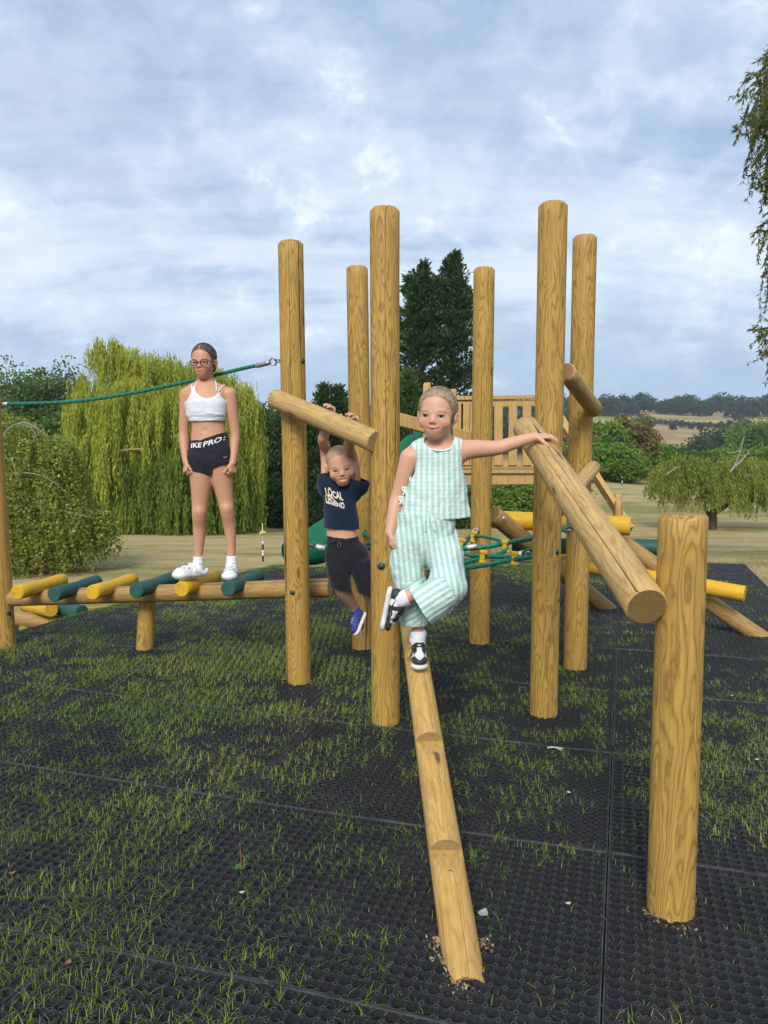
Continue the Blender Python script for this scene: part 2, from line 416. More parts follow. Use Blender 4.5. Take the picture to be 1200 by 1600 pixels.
# ---------------------------------------------------------------- terrain
ANG = math.radians(17.3)
UU = A3(math.sin(ANG), math.cos(ANG)); VV = A3(math.cos(ANG), -math.sin(ANG))
MU, MV, U0, V0 = .98, 1.5, 1.79, -.02
def hgt(x, y):
    x = np.asarray(x, float); y = np.asarray(y, float)
    s = (x + 2.75) * (-.916) + (y - 6.0) * .4
    s2 = np.maximum(s, 0)
    bank = -.42 * s2 * sstep(-.05, .8, s)
    bank = np.maximum(bank, -.75) * sstep(2.0, 4.0, y)
    far = np.interp(y, [-100, 9.5, 14, 40, 60, 100, 140, 200, 300, 420, 600, 720, 1000],
                    [0, 0, -.45, -3.0, -3.1, -1.6, -3, -12, -8, 8, 29, 37, 38])
    roll = (vn2(x, y, .06, 3) - .5) * 1.0 * sstep(12, 40, y) + (vn2(x, y, .006, 5) - .5) * 14 * sstep(150, 400, y)
    hill = 10 * sstep(-50, 300, x) * sstep(250, 700, y)
    near = (vn2(x, y, .9, 9) - .5) * .035 + (vn2(x, y, .3, 4) - .5) * .03
    return np.minimum(bank, 0) * sstep(40, 12, y) + far + roll + hill * .0 + near * sstep(60, 20, y)
xs = np.sinh(np.linspace(-7.2, 7.2, 190)) * .62
ys = np.concatenate([np.linspace(-40, 1, 14), np.linspace(1.25, 14, 52), np.linspace(14.6, 60, 60), np.linspace(62, 300, 60), np.linspace(306, 1000, 70)])
X, Y = np.meshgrid(xs, ys, indexing='ij')
def mat_in(x, y, grow=0.0):
    """inside the matted area"""
    u = x * UU[0] + y * UU[1]; v = x * VV[0] + y * VV[1]
    lim = np.where((v < V0 + MV * .74 + grow) & (v > V0 - MV * 2.02 - grow), U0 + MU * 9, U0 + MU * 7.45)
    return (u < lim + grow) & (v > V0 - MV * 5 - grow) & (v < V0 + MV * 5 + grow)
Z = hgt(X, Y) - .045
V = np.stack([X, Y, Z], -1).reshape(-1, 3)
nx, ny = X.shape
idx = np.arange(nx * ny).reshape(nx, ny)
Q = np.stack([idx[:-1, :-1], idx[1:, :-1], idx[1:, 1:], idx[:-1, 1:]], -1).reshape(-1, 4)
cxy = V[Q].mean(1); inside = mat_in(cxy[:, 0], cxy[:, 1], -.12)
me = mesh_np('ground', V, Q, mats=[M['field'], M['soil']], midx=inside.astype(int), smooth=True)
tag(link('ground', me), kind='structure')
# ---------------------------------------------------------------- rubber ring mats
def cell_template(lod, p, q):
    """one cell of a ring mat: stepped dish in the middle, small raised ring round each corner hole"""
    n = {0: 16, 1: 8, 2: 4}[lod]
    rc, ro = .0046, .0082
    B = []; Cn = []
    if lod == 0:
        for cxx, cyy, a0 in ((p, 0, 90), (p, q, 180), (0, q, 270), (0, 0, 0)):
            for k in range(3):
                a = math.radians(a0 + (2 - k) * 45); B.append((cxx + ro * math.cos(a), cyy + ro * math.sin(a))); Cn.append((cxx, cyy, a))
            mx_ = {(p, 0): (p, q / 2), (p, q): (p / 2, q), (0, q): (0, q / 2), (0, 0): (p / 2, 0)}[(cxx, cyy)]
            B.append(mx_)
    elif lod == 1:
        for cxx, cyy, a0 in ((p, 0, 90), (p, q, 180), (0, q, 270), (0, 0, 0)):
            for k in (1, 0):
                a = math.radians(a0 + k * 90); B.append((cxx + .0075 * math.cos(a), cyy + .0075 * math.sin(a)))
    else:
        B = [(p, 0), (p, q), (0, q), (0, 0)]
    B = np.array(B)
    # match the circle to the boundary directions
    ang = np.arctan2(B[:, 1] - q / 2, B[:, 0] - p / 2)
    prof = {0: [(.0170, 0), (.0166, -.005), (.0138, -.0055), (.0134, -.011), (.0102, -.0115), (.0096, -.020)],
            1: [(.0168, 0), (.0160, -.007), (.0118, -.0075), (.0105, -.019)], 2: [(.0166, 0), (.0125, -.018)]}[lod]
    V = [(b[0], b[1], 0) for b in B]; F = []
    for r, z in prof:
        V += [(p / 2 + r * math.cos(a), q / 2 + r * math.sin(a), z) for a in ang]
    for i in range(len(prof)):
        o0, o1 = i * n, (i + 1) * n
        for j in range(n):
            F.append((o0 + j, o0 + (j + 1) % n, o1 + (j + 1) % n, o1 + j))
    if lod == 0:
        for c in range(4):
            b = len(V); arcs = []
            for k in range(3):
                cxx, cyy, a = Cn[c * 3 + k]
                for r, z in ((ro, 0), (ro - .0008, .0028), (rc + .0006, .0028), (rc, -.016)):
                    V.append((cxx + r * math.cos(a), cyy + r * math.sin(a), z))
            for k in range(2):
                for s_ in range(3):
                    F.append((b + k * 4 + s_, b + k * 4 + s_ + 1, b + (k + 1) * 4 + s_ + 1, b + (k + 1) * 4 + s_))
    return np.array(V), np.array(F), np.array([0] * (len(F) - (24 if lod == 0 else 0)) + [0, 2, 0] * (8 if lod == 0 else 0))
NCX, NCY = 37, 24
RIM, RX = .006, .009
PX_, PY_ = (MV - 2 * RX) / NCX, (MU - 2 * RIM) / NCY
TPL = {}
for lod in (0, 1, 2):
    cv, cf, cm_ = cell_template(lod, PX_, PY_)
    ii, jj = np.meshgrid(np.arange(NCX), np.arange(NCY), indexing='ij')
    off = np.stack([ii.ravel() * PX_ + RX, jj.ravel() * PY_ + RIM, np.zeros(NCX * NCY)], -1)
    TPL[lod] = ((cv[None] + off[:, None]).reshape(-1, 3), (cf[None] + (np.arange(NCX * NCY) * len(cv))[:, None, None]).reshape(-1, 4), np.tile(cm_, NCX * NCY))
POSTS = {}
AV, AQ, nv = [], [], 0; AM = []
RV, RQ, rn = [], [], 0
def to_world(v, u, z):
    x = v * VV[0] + u * UU[0]; y = v * VV[1] + u * UU[1]
    return np.stack([x, y, hgt(x, y) + z], -1)
for iv in range(-5, 5):
    for iu in range(-3, 9):
        v0, u0 = V0 + iv * MV, U0 + iu * MU
        c = A3(*((v0 + MV / 2) * VV + (u0 + MU / 2) * UU))
        if not mat_in(c[0], c[1]): continue
        dd = c[1]
        if dd < -1.5: continue
        if abs(c[0]) > .5 * max(dd, 0) + 3.2: continue
        lod = 0 if dd < 3.3 else (1 if dd < 6.0 else 2)
        if abs(c[0]) > .5 * dd + 1.3 or dd < .9: lod = max(lod, 1) if dd > .5 else 2
        tv, tf, tm = TPL[lod]; AM.append(tm)
        tilt = (rng.random(2) - .5) * .006
        wv = to_world(tv[:, 0] + v0, tv[:, 1] + u0, tv[:, 2] + tilt[0] * (tv[:, 0] - MV / 2) + tilt[1] * (tv[:, 1] - MU / 2))
        AV.append(wv); AQ.append(tf + nv); nv += len(wv)
        # raised rim with its lapped edge
        for (ax, ay, bx, by) in ((0, 0, MV, 0), (MV, 0, MV, MU), (MV, MU, 0, MU), (0, MU, 0, 0)):
            k = 14
            t = np.linspace(0, 1, k + 1)
            ex, ey = ax + (bx - ax) * t, ay + (by - ay) * t
            ix = np.clip(ex, RX, MV - RX)
            iy = np.clip(ey, RIM, MU - RIM)
            wob = .0022 * np.sin(t * 37 + iv * 3 + iu) + .0015 * rng.standard_normal(k + 1)
            gx = np.sign(MV / 2 - (ax + bx) / 2) * .0025; gy = np.sign(MU / 2 - (ay + by) / 2) * .0025
            rows = [to_world(ex + gx + v0, ey + gy + u0, -.02 + 0 * t), to_world(ex + gx + v0, ey + gy + u0, .004 + wob), to_world((ex * .35 + ix * .65) + v0, (ey * .35 + iy * .65) + u0, .0045 + wob), to_world(ix + v0, iy + u0, 0 * t - .0005)]
            base = rn
            for r_ in rows: RV.append(r_); rn += k + 1
            for r_ in range(3):
                for j in range(k):
                    a0 = base + r_ * (k + 1) + j
                    RQ.append((a0, a0 + 1, a0 + k + 2, a0 + k + 1))
AV = np.concatenate(AV + RV); nq0 = sum(len(q) for q in AQ)
AQ = np.concatenate(AQ + [np.array(RQ) + nv])
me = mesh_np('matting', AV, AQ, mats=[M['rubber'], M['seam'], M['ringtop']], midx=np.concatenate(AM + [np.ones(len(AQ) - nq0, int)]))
tag(link('rubber_matting', me), kind='structure')
del AV, AQ, RV, RQ
# ---------------------------------------------------------------- logs
def log(name, a, b, r, mats, parent, n=28, chamf=.012, r2=None, prof=None, wob=.012, dome=.0, label=None, step=.07, roll=0.0, squash=None):
    """turned log from a to b with chamfered ends; its local Z runs along it"""
    a = np.asarray(a, float); b = np.asarray(b, float); L = np.linalg.norm(b - a); r2 = r if r2 is None else r2
    k = max(2, int(L / step))
    zs = np.concatenate([[0, chamf], np.linspace(chamf, L - chamf, k + 1)[1:-1], [L - chamf, L]])
    sc = np.ones(len(zs)); 
    if chamf > 0: sc[0] = sc[-1] = 1 - chamf * .9 / r
    sd = rng.random() * 100
    V = []
    th = np.arange(n) / n * 2 * np.pi
    for z, s in zip(zs, sc):
        rr = (r + (r2 - r) * z / L) * s
        if prof is not None: rr = rr * prof(z / L)
        wv = vnoise(np.stack([np.cos(th) * 1.1 + sd, np.sin(th) * 1.1, np.full(n, z * 1.6)], -1), 3) - .5
        R = rr * (1 + wob * 2 * wv)
        x, y = R * np.cos(th), R * np.sin(th)
        if squash is not None: x, y, = squash(x, y, z)
        V.append(np.stack([x, y, np.full(n, z)], -1))
    m = len(V); V = np.concatenate(V)
    F = []; mi = []
    for i in range(m - 1):
        for j in range(n):
            F.append((i * n + j, i * n + (j + 1) % n, (i + 1) * n + (j + 1) % n, (i + 1) * n + j))
            mi.append(2 if (chamf > .003 and i in (0, m - 2) and len(mats) > 2) else 0)
    V = np.concatenate([V, [[0, 0, -dome], [0, 0, L + dome]]])
    for j in range(n):
        F.append((m * n, (j + 1) % n, j)); mi.append(1)
        F.append((m * n + 1, (m - 1) * n + j, (m - 1) * n + (j + 1) % n)); mi.append(1)
    me = bpy.data.meshes.new(name); me.from_pydata(V.tolist(), [], F)
    for mm in mats: me.materials.append(mm)
    me.polygons.foreach_set('material_index', mi)
    me.polygons.foreach_set('use_smooth', [i == 0 for i in mi]); me.update()
    o = bpy.data.objects.new(name, me); COL.objects.link(o)
    q = Vector(b - a).to_track_quat('Z', 'Y')
    o.rotation_mode = 'QUATERNION'; o.rotation_quaternion = q @ __import__('mathutils').Quaternion((0, 0, 1), roll)
    o.location = a
    if parent is not None: adopt(o, parent)
    if label: o['label'] = label
    return o
WP = [M['post'], M['end'], M['post']]
WB = [M['bar'], M['end'], M['bar']]
PR = .076
def post_base(px, py):
    """ground point of a post's axis from the lowest visible pixel of its foot"""
    g = G(px, py); g[1] += PR; g[0] *= 1 + PR / g[1] * .0; return g
frame = thing('climbing_frame', G(700, 1080), 'golden log climbing frame of six tall posts, slanted bars and a stepped log', 'climbing frame')
def post(px_top, py_top, px_bot, py_bot, parent, name='post', r=PR, label=None, roll=None):
    b = post_base(px_bot, py_bot); z0 = float(hgt(b[0], b[1])) - .25
    t = P(px_top, py_top, b[1])
    bb = A3(b[0], b[1], z0)
    ax = unit(t - A3(b[0], b[1], 0))
    bb = A3(*(A3(b[0], b[1], 0) - ax * .25))
    o = log(name, bb, t, r, WP, parent, n=36, chamf=.016, dome=.004, wob=.010, label=label, roll=rng.random() * 6 if roll is None else roll)
    POSTS[(px_bot, py_bot)] = (A3(b[0], b[1], 0), t)
    return o
def on_axis(key, z):
    b, t = POSTS[key]; return b + (t - b) * (z - b[2]) / (t[2] - b[2])
K455, K600, K863, K560, K752, K910, KFR = (465, 1068), (602.5, 1132), (854, 1118), (566, 1016), (751, 1007), (903, 1046), (1062, 1447)
post(454, 378, *K455, frame, label='post left of the hanging boy'); post(601, 326, *K600, frame, label='post between the boy and the girl in green')
post(864, 318, *K863, frame, label='post right of the girl in green'); post(558, 417, *K560, frame, label='far post behind the hanging boy')
post(756.5, 419, *K752, frame, label='far post behind the outstretched arm'); post(914, 369, *K910, frame, label='far right post')
post(1067.5, 803, *KFR, frame, name='short_post', r=.0715, label='waist high post at the front right')
# slanted bars between posts
bar1 = (P(430, 623, 4.66), P(587, 690, 3.955))
log('hanging_bar', *bar1, .059, WB, frame, n=28, chamf=.008, label='slanted bar the boy hangs from')
log('short_bar', P(884, 580, 4.36), P(929, 640, 4.92), .052, [M['bar'], M['end_red'], M['bar']], frame, chamf=.008, label='short bar bolted high on the right pair of posts')
log('short_bar', P(872, 797, 4.36), P(928, 729, 4.93), .045, [M['bar'], M['end_red'], M['bar']], frame, chamf=.010, label='lower short bar rising to the far right post')
q_ = MB().bar(P(570, 642, 5.72), P(756, 690, 5.86), .075, .098, bev=.01).build('squared_bar', M['plank'], frame); q_['label'] = 'squared bar behind the head of the girl in green'
bmA, bmB = P(1011, 948, 2.24), P(822, 669, 3.88)
beamo = log('inclined_beam', bmA, bmB, .0635, [M['beam'], M['end_dark'], M['beam']], frame, n=40, chamf=.007, r2=.066, wob=.02, label='thick sloping beam the girl in green leans on', roll=1.0)
# long drying crack along the beam, cut as a thin dark wedge following its top
def crack_strip(o, pts, parent):
    bt = BVHTree.FromPolygons([v.co[:] for v in o.data.vertices], [p.vertices[:] for p in o.data.polygons])
# stepped log -------------------------------------------------------------
def stepped_log():
    a, b = G(731, 1541) + A3(0, .03, -.035), P(628, 960, 4.30)
    c_ = P(655.5, 1042, 3.40); b = c_ + A3(0, .018, -.054); b = a + (b - a) * ((4.02 - a[1]) / (b[1] - a[1]))
    
    ax = unit(b - a); L = np.linalg.norm(b - a) + .12; r = .0565
    side = unit(np.cross(A3(0, 0, 1), ax)); up = np.cross(ax, side)
    # notch positions from the photograph
    def s_at(px, py):
        rr = ray(px, py); best = None
        for s in np.linspace(0, L, 4000):
            p = a + ax * s + up * r - A3(0, 0, CAM_H); e = (p / p[1] - rr / rr[1]); e = e[2] ** 2
            if best is None or e < best[0]: best = (e, s)
        return best[1]
    notch = [s_at(696, 1312), s_at(670, 1144), s_at(655, 1020)]
    depth = .044; slope = math.tan(math.asin(ax[2])) * 1.0
    zs = sorted(set(np.round(np.concatenate([np.arange(0, L, .02), [L], *[[q - .0005, q + .0005] for q in notch], [.006, L - .006]]), 5)))
    n = 40; th = np.arange(n) / n * 2 * np.pi; V = []
    for z in zs:
        cap = 10.0
        for q in notch:
            if z <= q: cap = min(cap, r - depth + (q - z) * slope)
        rr = r * (1 - (.09 if z in (0, zs[-1]) else 0))
        x = np.cos(th) * rr; y = np.minimum(np.sin(th) * rr, cap)
        # flats where the notch cuts: spread the clamped vertices evenly
        V.append(np.stack([x, y, np.full(n, z)], -1))
    m = len(V); V = np.concatenate(V); F = []; mi = []
    for i in range(m - 1):
        riser = any(abs(zs[i] - (q - .0005)) < 1e-4 for q in notch)
        for j in range(n):
            f = (i * n + j, i * n + (j + 1) % n, (i + 1) * n + (j + 1) % n, (i + 1) * n + j)
            F.append(f); dy = max(abs(V[f[0]][1] - V[f[3]][1]), abs(V[f[1]][1] - V[f[2]][1]))
            mi.append(1 if riser and dy > .001 else 0)
    V = np.concatenate([V, [[0, 0, 0], [0, 0, L]]])
    for j in range(n):
        F.append((m * n, (j + 1) % n, j)); mi.append(1)
        F.append((m * n + 1, (m - 1) * n + j, (m - 1) * n + (j + 1) % n)); mi.append(1)
    me = bpy.data.meshes.new('stepped_log'); me.from_pydata(V.tolist(), [], F)
    me.materials.append(M['step']); me.materials.append(M['end'])
    me.polygons.foreach_set('material_index', mi); me.update()
    bmm = bmesh.new(); bmm.from_mesh(me)
    for f in bmm.faces: f.smooth = f.material_index == 0
    for ed in bmm.edges:
        if len(ed.link_faces) == 2 and ed.calc_face_angle(0) > .5: ed.smooth = False
    bmm.to_mesh(me); bmm.free()
    o = link('stepped_log', me)
    R = Matrix((tuple(side), tuple(up), tuple(ax))).transposed()
    o.rotation_mode = 'QUATERNION'; o.rotation_quaternion = R.to_quaternion(); o.location = a
    adopt(o, frame); o['label'] = 'notched log ramp under the girl in green'
    return a, ax, up, r, notch, side
STEP = stepped_log()
# bolts --------------------------------------------------------------------
def dome_bolt(name, p, nrm, r, mat, parent, h=.55):
    nrm = unit(nrm); u = unit(np.cross(nrm, A3(.1, .2, 1))); v = np.cross(nrm, u)
    V = []; F = []; n = 14; rows = 5
    for i in range(rows):
        a = i / (rows - 1) * math.pi / 2 * .96
        for j in range(n):
            t = j / n * 2 * math.pi; V.append(p + nrm * (math.sin(a) * r * h) + (u * math.cos(t) + v * math.sin(t)) * r * math.cos(a))
    V.append(p + nrm * r * h)
    for i in range(rows - 1):
        for j in range(n): F.append((i * n + j, i * n + (j + 1) % n, (i + 1) * n + (j + 1) % n, (i + 1) * n + j))
    for j in range(n): F.append(((rows - 1) * n + j, (rows - 1) * n + (j + 1) % n, rows * n))
    return MB().add(np.array(V), F).build(name, mat, parent, True)
def surf(key, px, py, r=PR):
    """point on the camera side of a post under a pixel, with its outward normal"""
    b, t = POSTS[key]; rr = ray(px, py); o = A3(0, 0, CAM_H)
    ax = unit(t - b); w = o - b
    rp = rr - ax * rr.dot(ax); wp = w - ax * w.dot(ax)
    A, B, C = rp.dot(rp), 2 * rp.dot(wp), wp.dot(wp) - r * r
    D = max(B * B - 4 * A * C, 0); s = (-B - math.sqrt(D)) / (2 * A)
    p = o + rr * s; q = p - b; nrm = unit(q - ax * q.dot(ax)); return p, nrm
for key, px, py, mat, r in ((K600, 595.5, 885, 'capg', .021), (K455, 457, 926, 'capg', .018), (K455, 473.5, 564, 'capg', .019), (K863, 871, 863, 'capg', .016),
                            (K863, 873.5, 938, 'hole', .010)):
    p, nn = surf(key, px, py); dome_bolt('bolt', p - nn * .002, nn, r, M[mat], frame)
p, _ = P(967, 936, 2.40), 0
dome_bolt('bolt', p, A3(-.75, -.45, .2), .012, M['metal'], frame)
# ------------------------------------------------------------ rolling walkway (left)
def walkway(name, label, pl, pr, dl, dr, r0, r1, nr, first, stepx, rl, rr_, cols, group, support=None, endpost=None):
    root = thing(name, G(*((pl[0] + pr[0]) / 2, 1000)), label, 'balance walkway', group)
    a, b = P(*pl, dl), P(*pr, dr)
    log('rail', a, b, r0, [M['rail'], M['end'], M['rail']], root, n=28, r2=r1, chamf=.01, wob=.022)
    return root, a, b
walk, wa, wb = walkway('rolling_log_walkway', 'low rail of yellow and green cross logs under the girl in black shorts', (-260, 944), (516, 918), 5.95, 4.98, .058, .062, 0, 0, 0, 0, 0, 0, 'log walkways')
wd = unit(wb - wa); wside = unit(np.cross(A3(0, 0, 1), wd)); wside = wside if wside[1] > 0 else -wside
WRUNGS = []
scoop = lambda z: 1 - .13 * np.exp(-((z - .50) / .17) ** 2)
for i, (cxp, cyp, col) in enumerate([(26, 926, 'yellow'), (83.5, 929, 'green'), (144, 926, 'yellow'), (212, 923.5, 'green'), (283, 921, 'yellow'), (356, 920, 'green')]):
    dn = 5.26 - i * .065
    near = P(cxp, cyp, dn)
    far = near + wside * .50 + A3(0, 0, .004)
    o = log('cross_log', near, far, .0515, [M[col], M[col], M[col]], walk, n=28, chamf=.006, prof=scoop, wob=.008)
    WRUNGS.append((near, far))
sp_t, sp_b = P(211, 930, 5.20), G(218.5, 1017); sp_b[1] += .06
log('support_post', sp_b - A3(0, 0, .2), A3(sp_t[0], sp_b[1] + .02, sp_t[2] - .015), .061, WP, walk, n=28, chamf=.012)
LP = (4, 1013)
lb = post_base(*LP); lb[0] -= .02
POSTS[LP] = (A3(*lb), P(-27, 470, lb[1]))
log('post', A3(*lb) - unit(P(-27, 470, lb[1]) - A3(*lb)) * .25, P(-27, 470, lb[1]), PR, WP, walk, n=32, chamf=.016)
p, nn = surf(LP, 14, 958); dome_bolt('bolt', p, nn, .018, M['capg'], walk)
# rear walkway going down behind the crest of the matting
walk2 = thing('rolling_log_walkway', P(60, 985, 7.2), 'half hidden rear rail of yellow and green cross logs behind the crest of the matting', 'balance walkway', 'log walkways')
ra, rb = P(-60, 955, 7.25), P(170, 985, 7.25)
log('rail', ra, rb, .075, [M['rail'], M['end'], M['rail']], walk2, n=24, wob=.02)
for (x0, y0, x1, y1, d0, d1, col) in ((80, 953, 40, 945, 7.05, 7.45, 'yellow'), (128, 957, 70, 946, 7.0, 7.5, 'green'), (178, 951, 126, 957, 7.5, 7.1, 'yellow')):
    log('cross_log', P(x0, y0, d0), P(x1, y1, d1), .068 if col != 'yellow' or x0 < 100 else .04, [M[col]] * 3, walk2, n=24, chamf=.006)
log('support_post', P(40, 1040, 7.25), P(40, 962, 7.25), .06, WP, walk2, n=20)
# ------------------------------------------------------------ log ramp at the back right
ramp_ = thing('log_ramp', G(960, 960), 'low ramp of yellow and dark green cross logs on sloping rails behind the right posts', 'log ramp')
for (a, b, r) in ((P(770, 803, 6.02), G(950, 947) - A3(0, 0, .03), .072), (P(868, 776, 6.4), G(1188, 990) - A3(0, 0, .03), .066)):
    b = b + unit(b - a) * .12
    log('rail', a, b, r, [M['rail'], M['end_dark'], M['rail']], ramp_, n=28, wob=.02)
log('cross_log', P(776, 812, 6.30), P(985, 822, 5.95), .075, [M['yellow']] * 3, ramp_, n=32, chamf=.004)
log('cross_log', P(800, 852, 6.5), P(1060, 856, 6.25), .068, [M['green']] * 3, ramp_, n=32, chamf=.004)
log('cross_log', P(850, 872, 6.65), P(1164, 928, 5.75), .062, [M['yellow']] * 3, ramp_, n=32, chamf=.004)
p = P(786, 812, 5.99); dome_bolt('bolt', p + A3(0, -.045, .02), A3(.1, -1, .5), .013, M['metal'], ramp_)
# ------------------------------------------------------------ ropes
def rope(name, pts, r, parent, m=6, mats=None, n=12):
    c = spline(pts, m); 
    V, F = tube(c, r, n)
    seg = np.concatenate([[0], np.cumsum(np.linalg.norm(np.diff(c, axis=0), axis=1))])
    th = np.arange(n) / n * 2 * np.pi
    lay = (seg[:, None] / (r * 1.25) + th[None, :] * 1.5).ravel()
    me = bpy.data.meshes.new(name); me.from_pydata(V.tolist(), [], F); me.materials.append(M['rope'])
    at = me.attributes.new('lay', 'FLOAT', 'POINT'); at.data.foreach_set('value', lay.astype(np.float32))
    me.polygons.foreach_set('use_smooth', [True] * len(F)); me.update()
    return link(name, me, parent)
def dense(pts, k=5):
    pts = np.asarray(pts, float); out = []
    for a, b in zip(pts[:-1], pts[1:]):
        for t in np.arange(k) / k: out.append(a + (b - a) * t)
    out.append(pts[-1]); return np.array(out)
hr = thing('hand_rope', P(220, 610, 5.3), 'thick green rope strung behind the girl in black shorts to the tall post', 'rope')
rp = [P(*q) for q in ((8, 631, 5.60), (60, 630, 5.55), (120, 627, 5.5), (190, 617, 5.42), (250, 605.5, 5.36), (320, 590, 5.27), (385, 574.5, 5.12), (402, 571, 5.08))]
rope('rope', rp, .0125, hr, 10)
def ferrule(a, b, r, parent, mat='ferrule', name='ferrule'):
    MB().tube(np.array([a, a + (b - a) * .08, a + (b - a) * .92, b]), [r * .8, r, r, r * .8], 14).build(name, M[mat], parent, True)
fa, fb = P(400, 571.5, 5.08), P(421, 566.5, 5.03)
ferrule(fa, fb, .017, hr, 'metal')
ferrule(P(-4, 632, 5.61), P(12, 631, 5.59), .015, hr, 'ferrule')
def ring(c, nrm, R, r, parent, mat='metal', name='shackle', sq=1.0):
    nrm = unit(nrm); u = unit(np.cross(nrm, A3(0, .1, 1))); v = np.cross(nrm, u); t = np.linspace(0, 2 * np.pi, 25)[:-1]
    pts = np.array([c + u * R * sq * math.cos(x) + v * R * math.sin(x) for x in t]); pts = np.concatenate([pts, pts[:1]])
    MB().tube(pts, r, 8, caps=False).build(name, M[mat], parent, True)
sh = P(427, 565, 5.02); ring(sh, A3(.2, 1, .3), .022, .006, hr)
ring(P(434, 563.2, 4.96), A3(.3, .3, 1), .020, .006, hr)
# rope net ---------------------------------------------------------------
net = thing('rope_net', P(700, 860, 4.9), 'green rope net with yellow clips strung between the tall posts at knee height', 'rope net')
NR = .0135
def px_rope(*q, r=NR): return rope('rope', [P(*x) for x in q], r, net, 8)
px_rope((750, 823, 5.66), (742, 830, 5.5), (735, 838, 5.36), (720, 846, 5.15), (705, 853, 5.0), (680, 866, 4.8), (640, 872, 4.75))
px_rope((736, 839, 5.36), (752, 838, 5.25), (772, 842, 5.05), (790, 848, 4.85), r=.011)
px_rope((845, 839, 4.36), (820, 843, 4.55), (788, 849, 4.85), (760, 854, 4.9), (730, 857, 4.9), (700, 859, 4.88), (660, 866, 4.8), r=.0155)
px_rope((789, 850, 4.83), (791, 857, 4.8), (784, 864, 4.76), (768, 869, 4.72), (745, 869.5, 4.72), (722, 864, 4.75), (700, 858, 4.8))
px_rope((735, 867, 4.72), (756, 869.5, 4.70), (780, 870, 4.66), (802, 870, 4.60), (815, 867, 4.5))
px_rope((690, 884, 4.68), (718, 881, 4.68), (742, 875, 4.7), (757, 871, 4.71))
px_rope((690, 894, 4.55), (720, 888.5, 4.56), (760, 882.5, 4.56), (800, 874.5, 4.5), (825, 871, 4.4), (846, 868, 4.32), r=.0145)
px_rope((716, 855, 5.1), (730, 845, 5.25), (715, 843, 5.3), (690, 848, 5.3))
px_rope((564, 833, 5.46), (572, 836, 5.4), (590, 846, 5.2), (620, 858, 5.0), (650, 864, 4.8))
px_rope((486, 853, 4.86), (492, 851.5, 4.86), (498, 851, 4.86), (506, 853, 4.87), (540, 858, 4.88), (580, 856, 4.9), (640, 866, 4.8))
px_rope((565, 859, 4.95), (572, 852, 4.95), (579, 850, 4.95), (600, 852, 4.9), r=.012)
px_rope((565, 853, 4.95), (575, 857, 4.95), (600, 860, 4.9), r=.012)
px_rope((815, 866, 4.5), (824, 860, 4.45), (834, 857, 4.4), (845, 857, 4.36), r=.012)
px_rope((815, 868, 4.5), (826, 866, 4.44), (838, 860, 4.4), r=.012)
px_rope((878, 829, 4.30), (884, 824, 4.36), (890, 823, 4.44), (896, 826, 4.5), r=.010)
ferrule(P(806, 867.5, 4.5), P(819, 864, 4.5), .019, net, 'ferrule')
ferrule(P(729, 856, 4.87), P(745, 853, 4.87), .017, net, 'ferrule')
ferrule(P(711, 861, 4.86), P(719, 863, 4.83), .0165, net, 'ferrule')
ferrule(P(493, 854, 4.84), P(508, 857, 4.84), .018, net, 'ferrule')
ferrule(P(740, 832, 5.48), P(746, 826.5, 5.58), .018, net, 'ferrule')
ferrule(P(884, 829, 4.42), P(890, 827, 4.46), .013, net, 'metal')
ring(P(486, 855, 4.83), A3(.1, 1, .5), .020, .006, net, sq=.7); ring(P(570, 833, 5.44), A3(1, .6, 0), .022, .007, net, 'rope', 'knot')
ring(P(749, 824, 5.62), A3(.4, .6, .4), .022, .006, net); ring(P(826, 867, 4.42), A3(.3, 1, .3), .020, .005, net, sq=.7)
ring(P(886, 828, 4.46), A3(.3, 1, .3), .018, .005, net)
def clip(px, py, d, ang):
    """yellow moulded clip gripping two ropes: two cupped jaws joined by a web"""
    c = P(px, py, d); ca, sa = math.cos(ang), math.sin(ang)
    R = np.array([[ca, 0, sa], [0, 1, 0], [-sa, 0, ca]])
    mb = MB()
    mb.box(c, (.030, .036, .052), R, bev=.006)
    for s_ in (-1, 1):
        mb.box(c + R @ A3(.004, 0, s_ * .030), (.044, .046, .020), R, bev=.005)
    mb.build('clip', M['clip'], net)
for q in ((738, 838, 5.34, .25), (720, 850, 5.10, .2), (788, 854, 4.80, .0), (753.5, 870, 4.68, .1), (803, 872, 4.50, .1)): clip(*q)
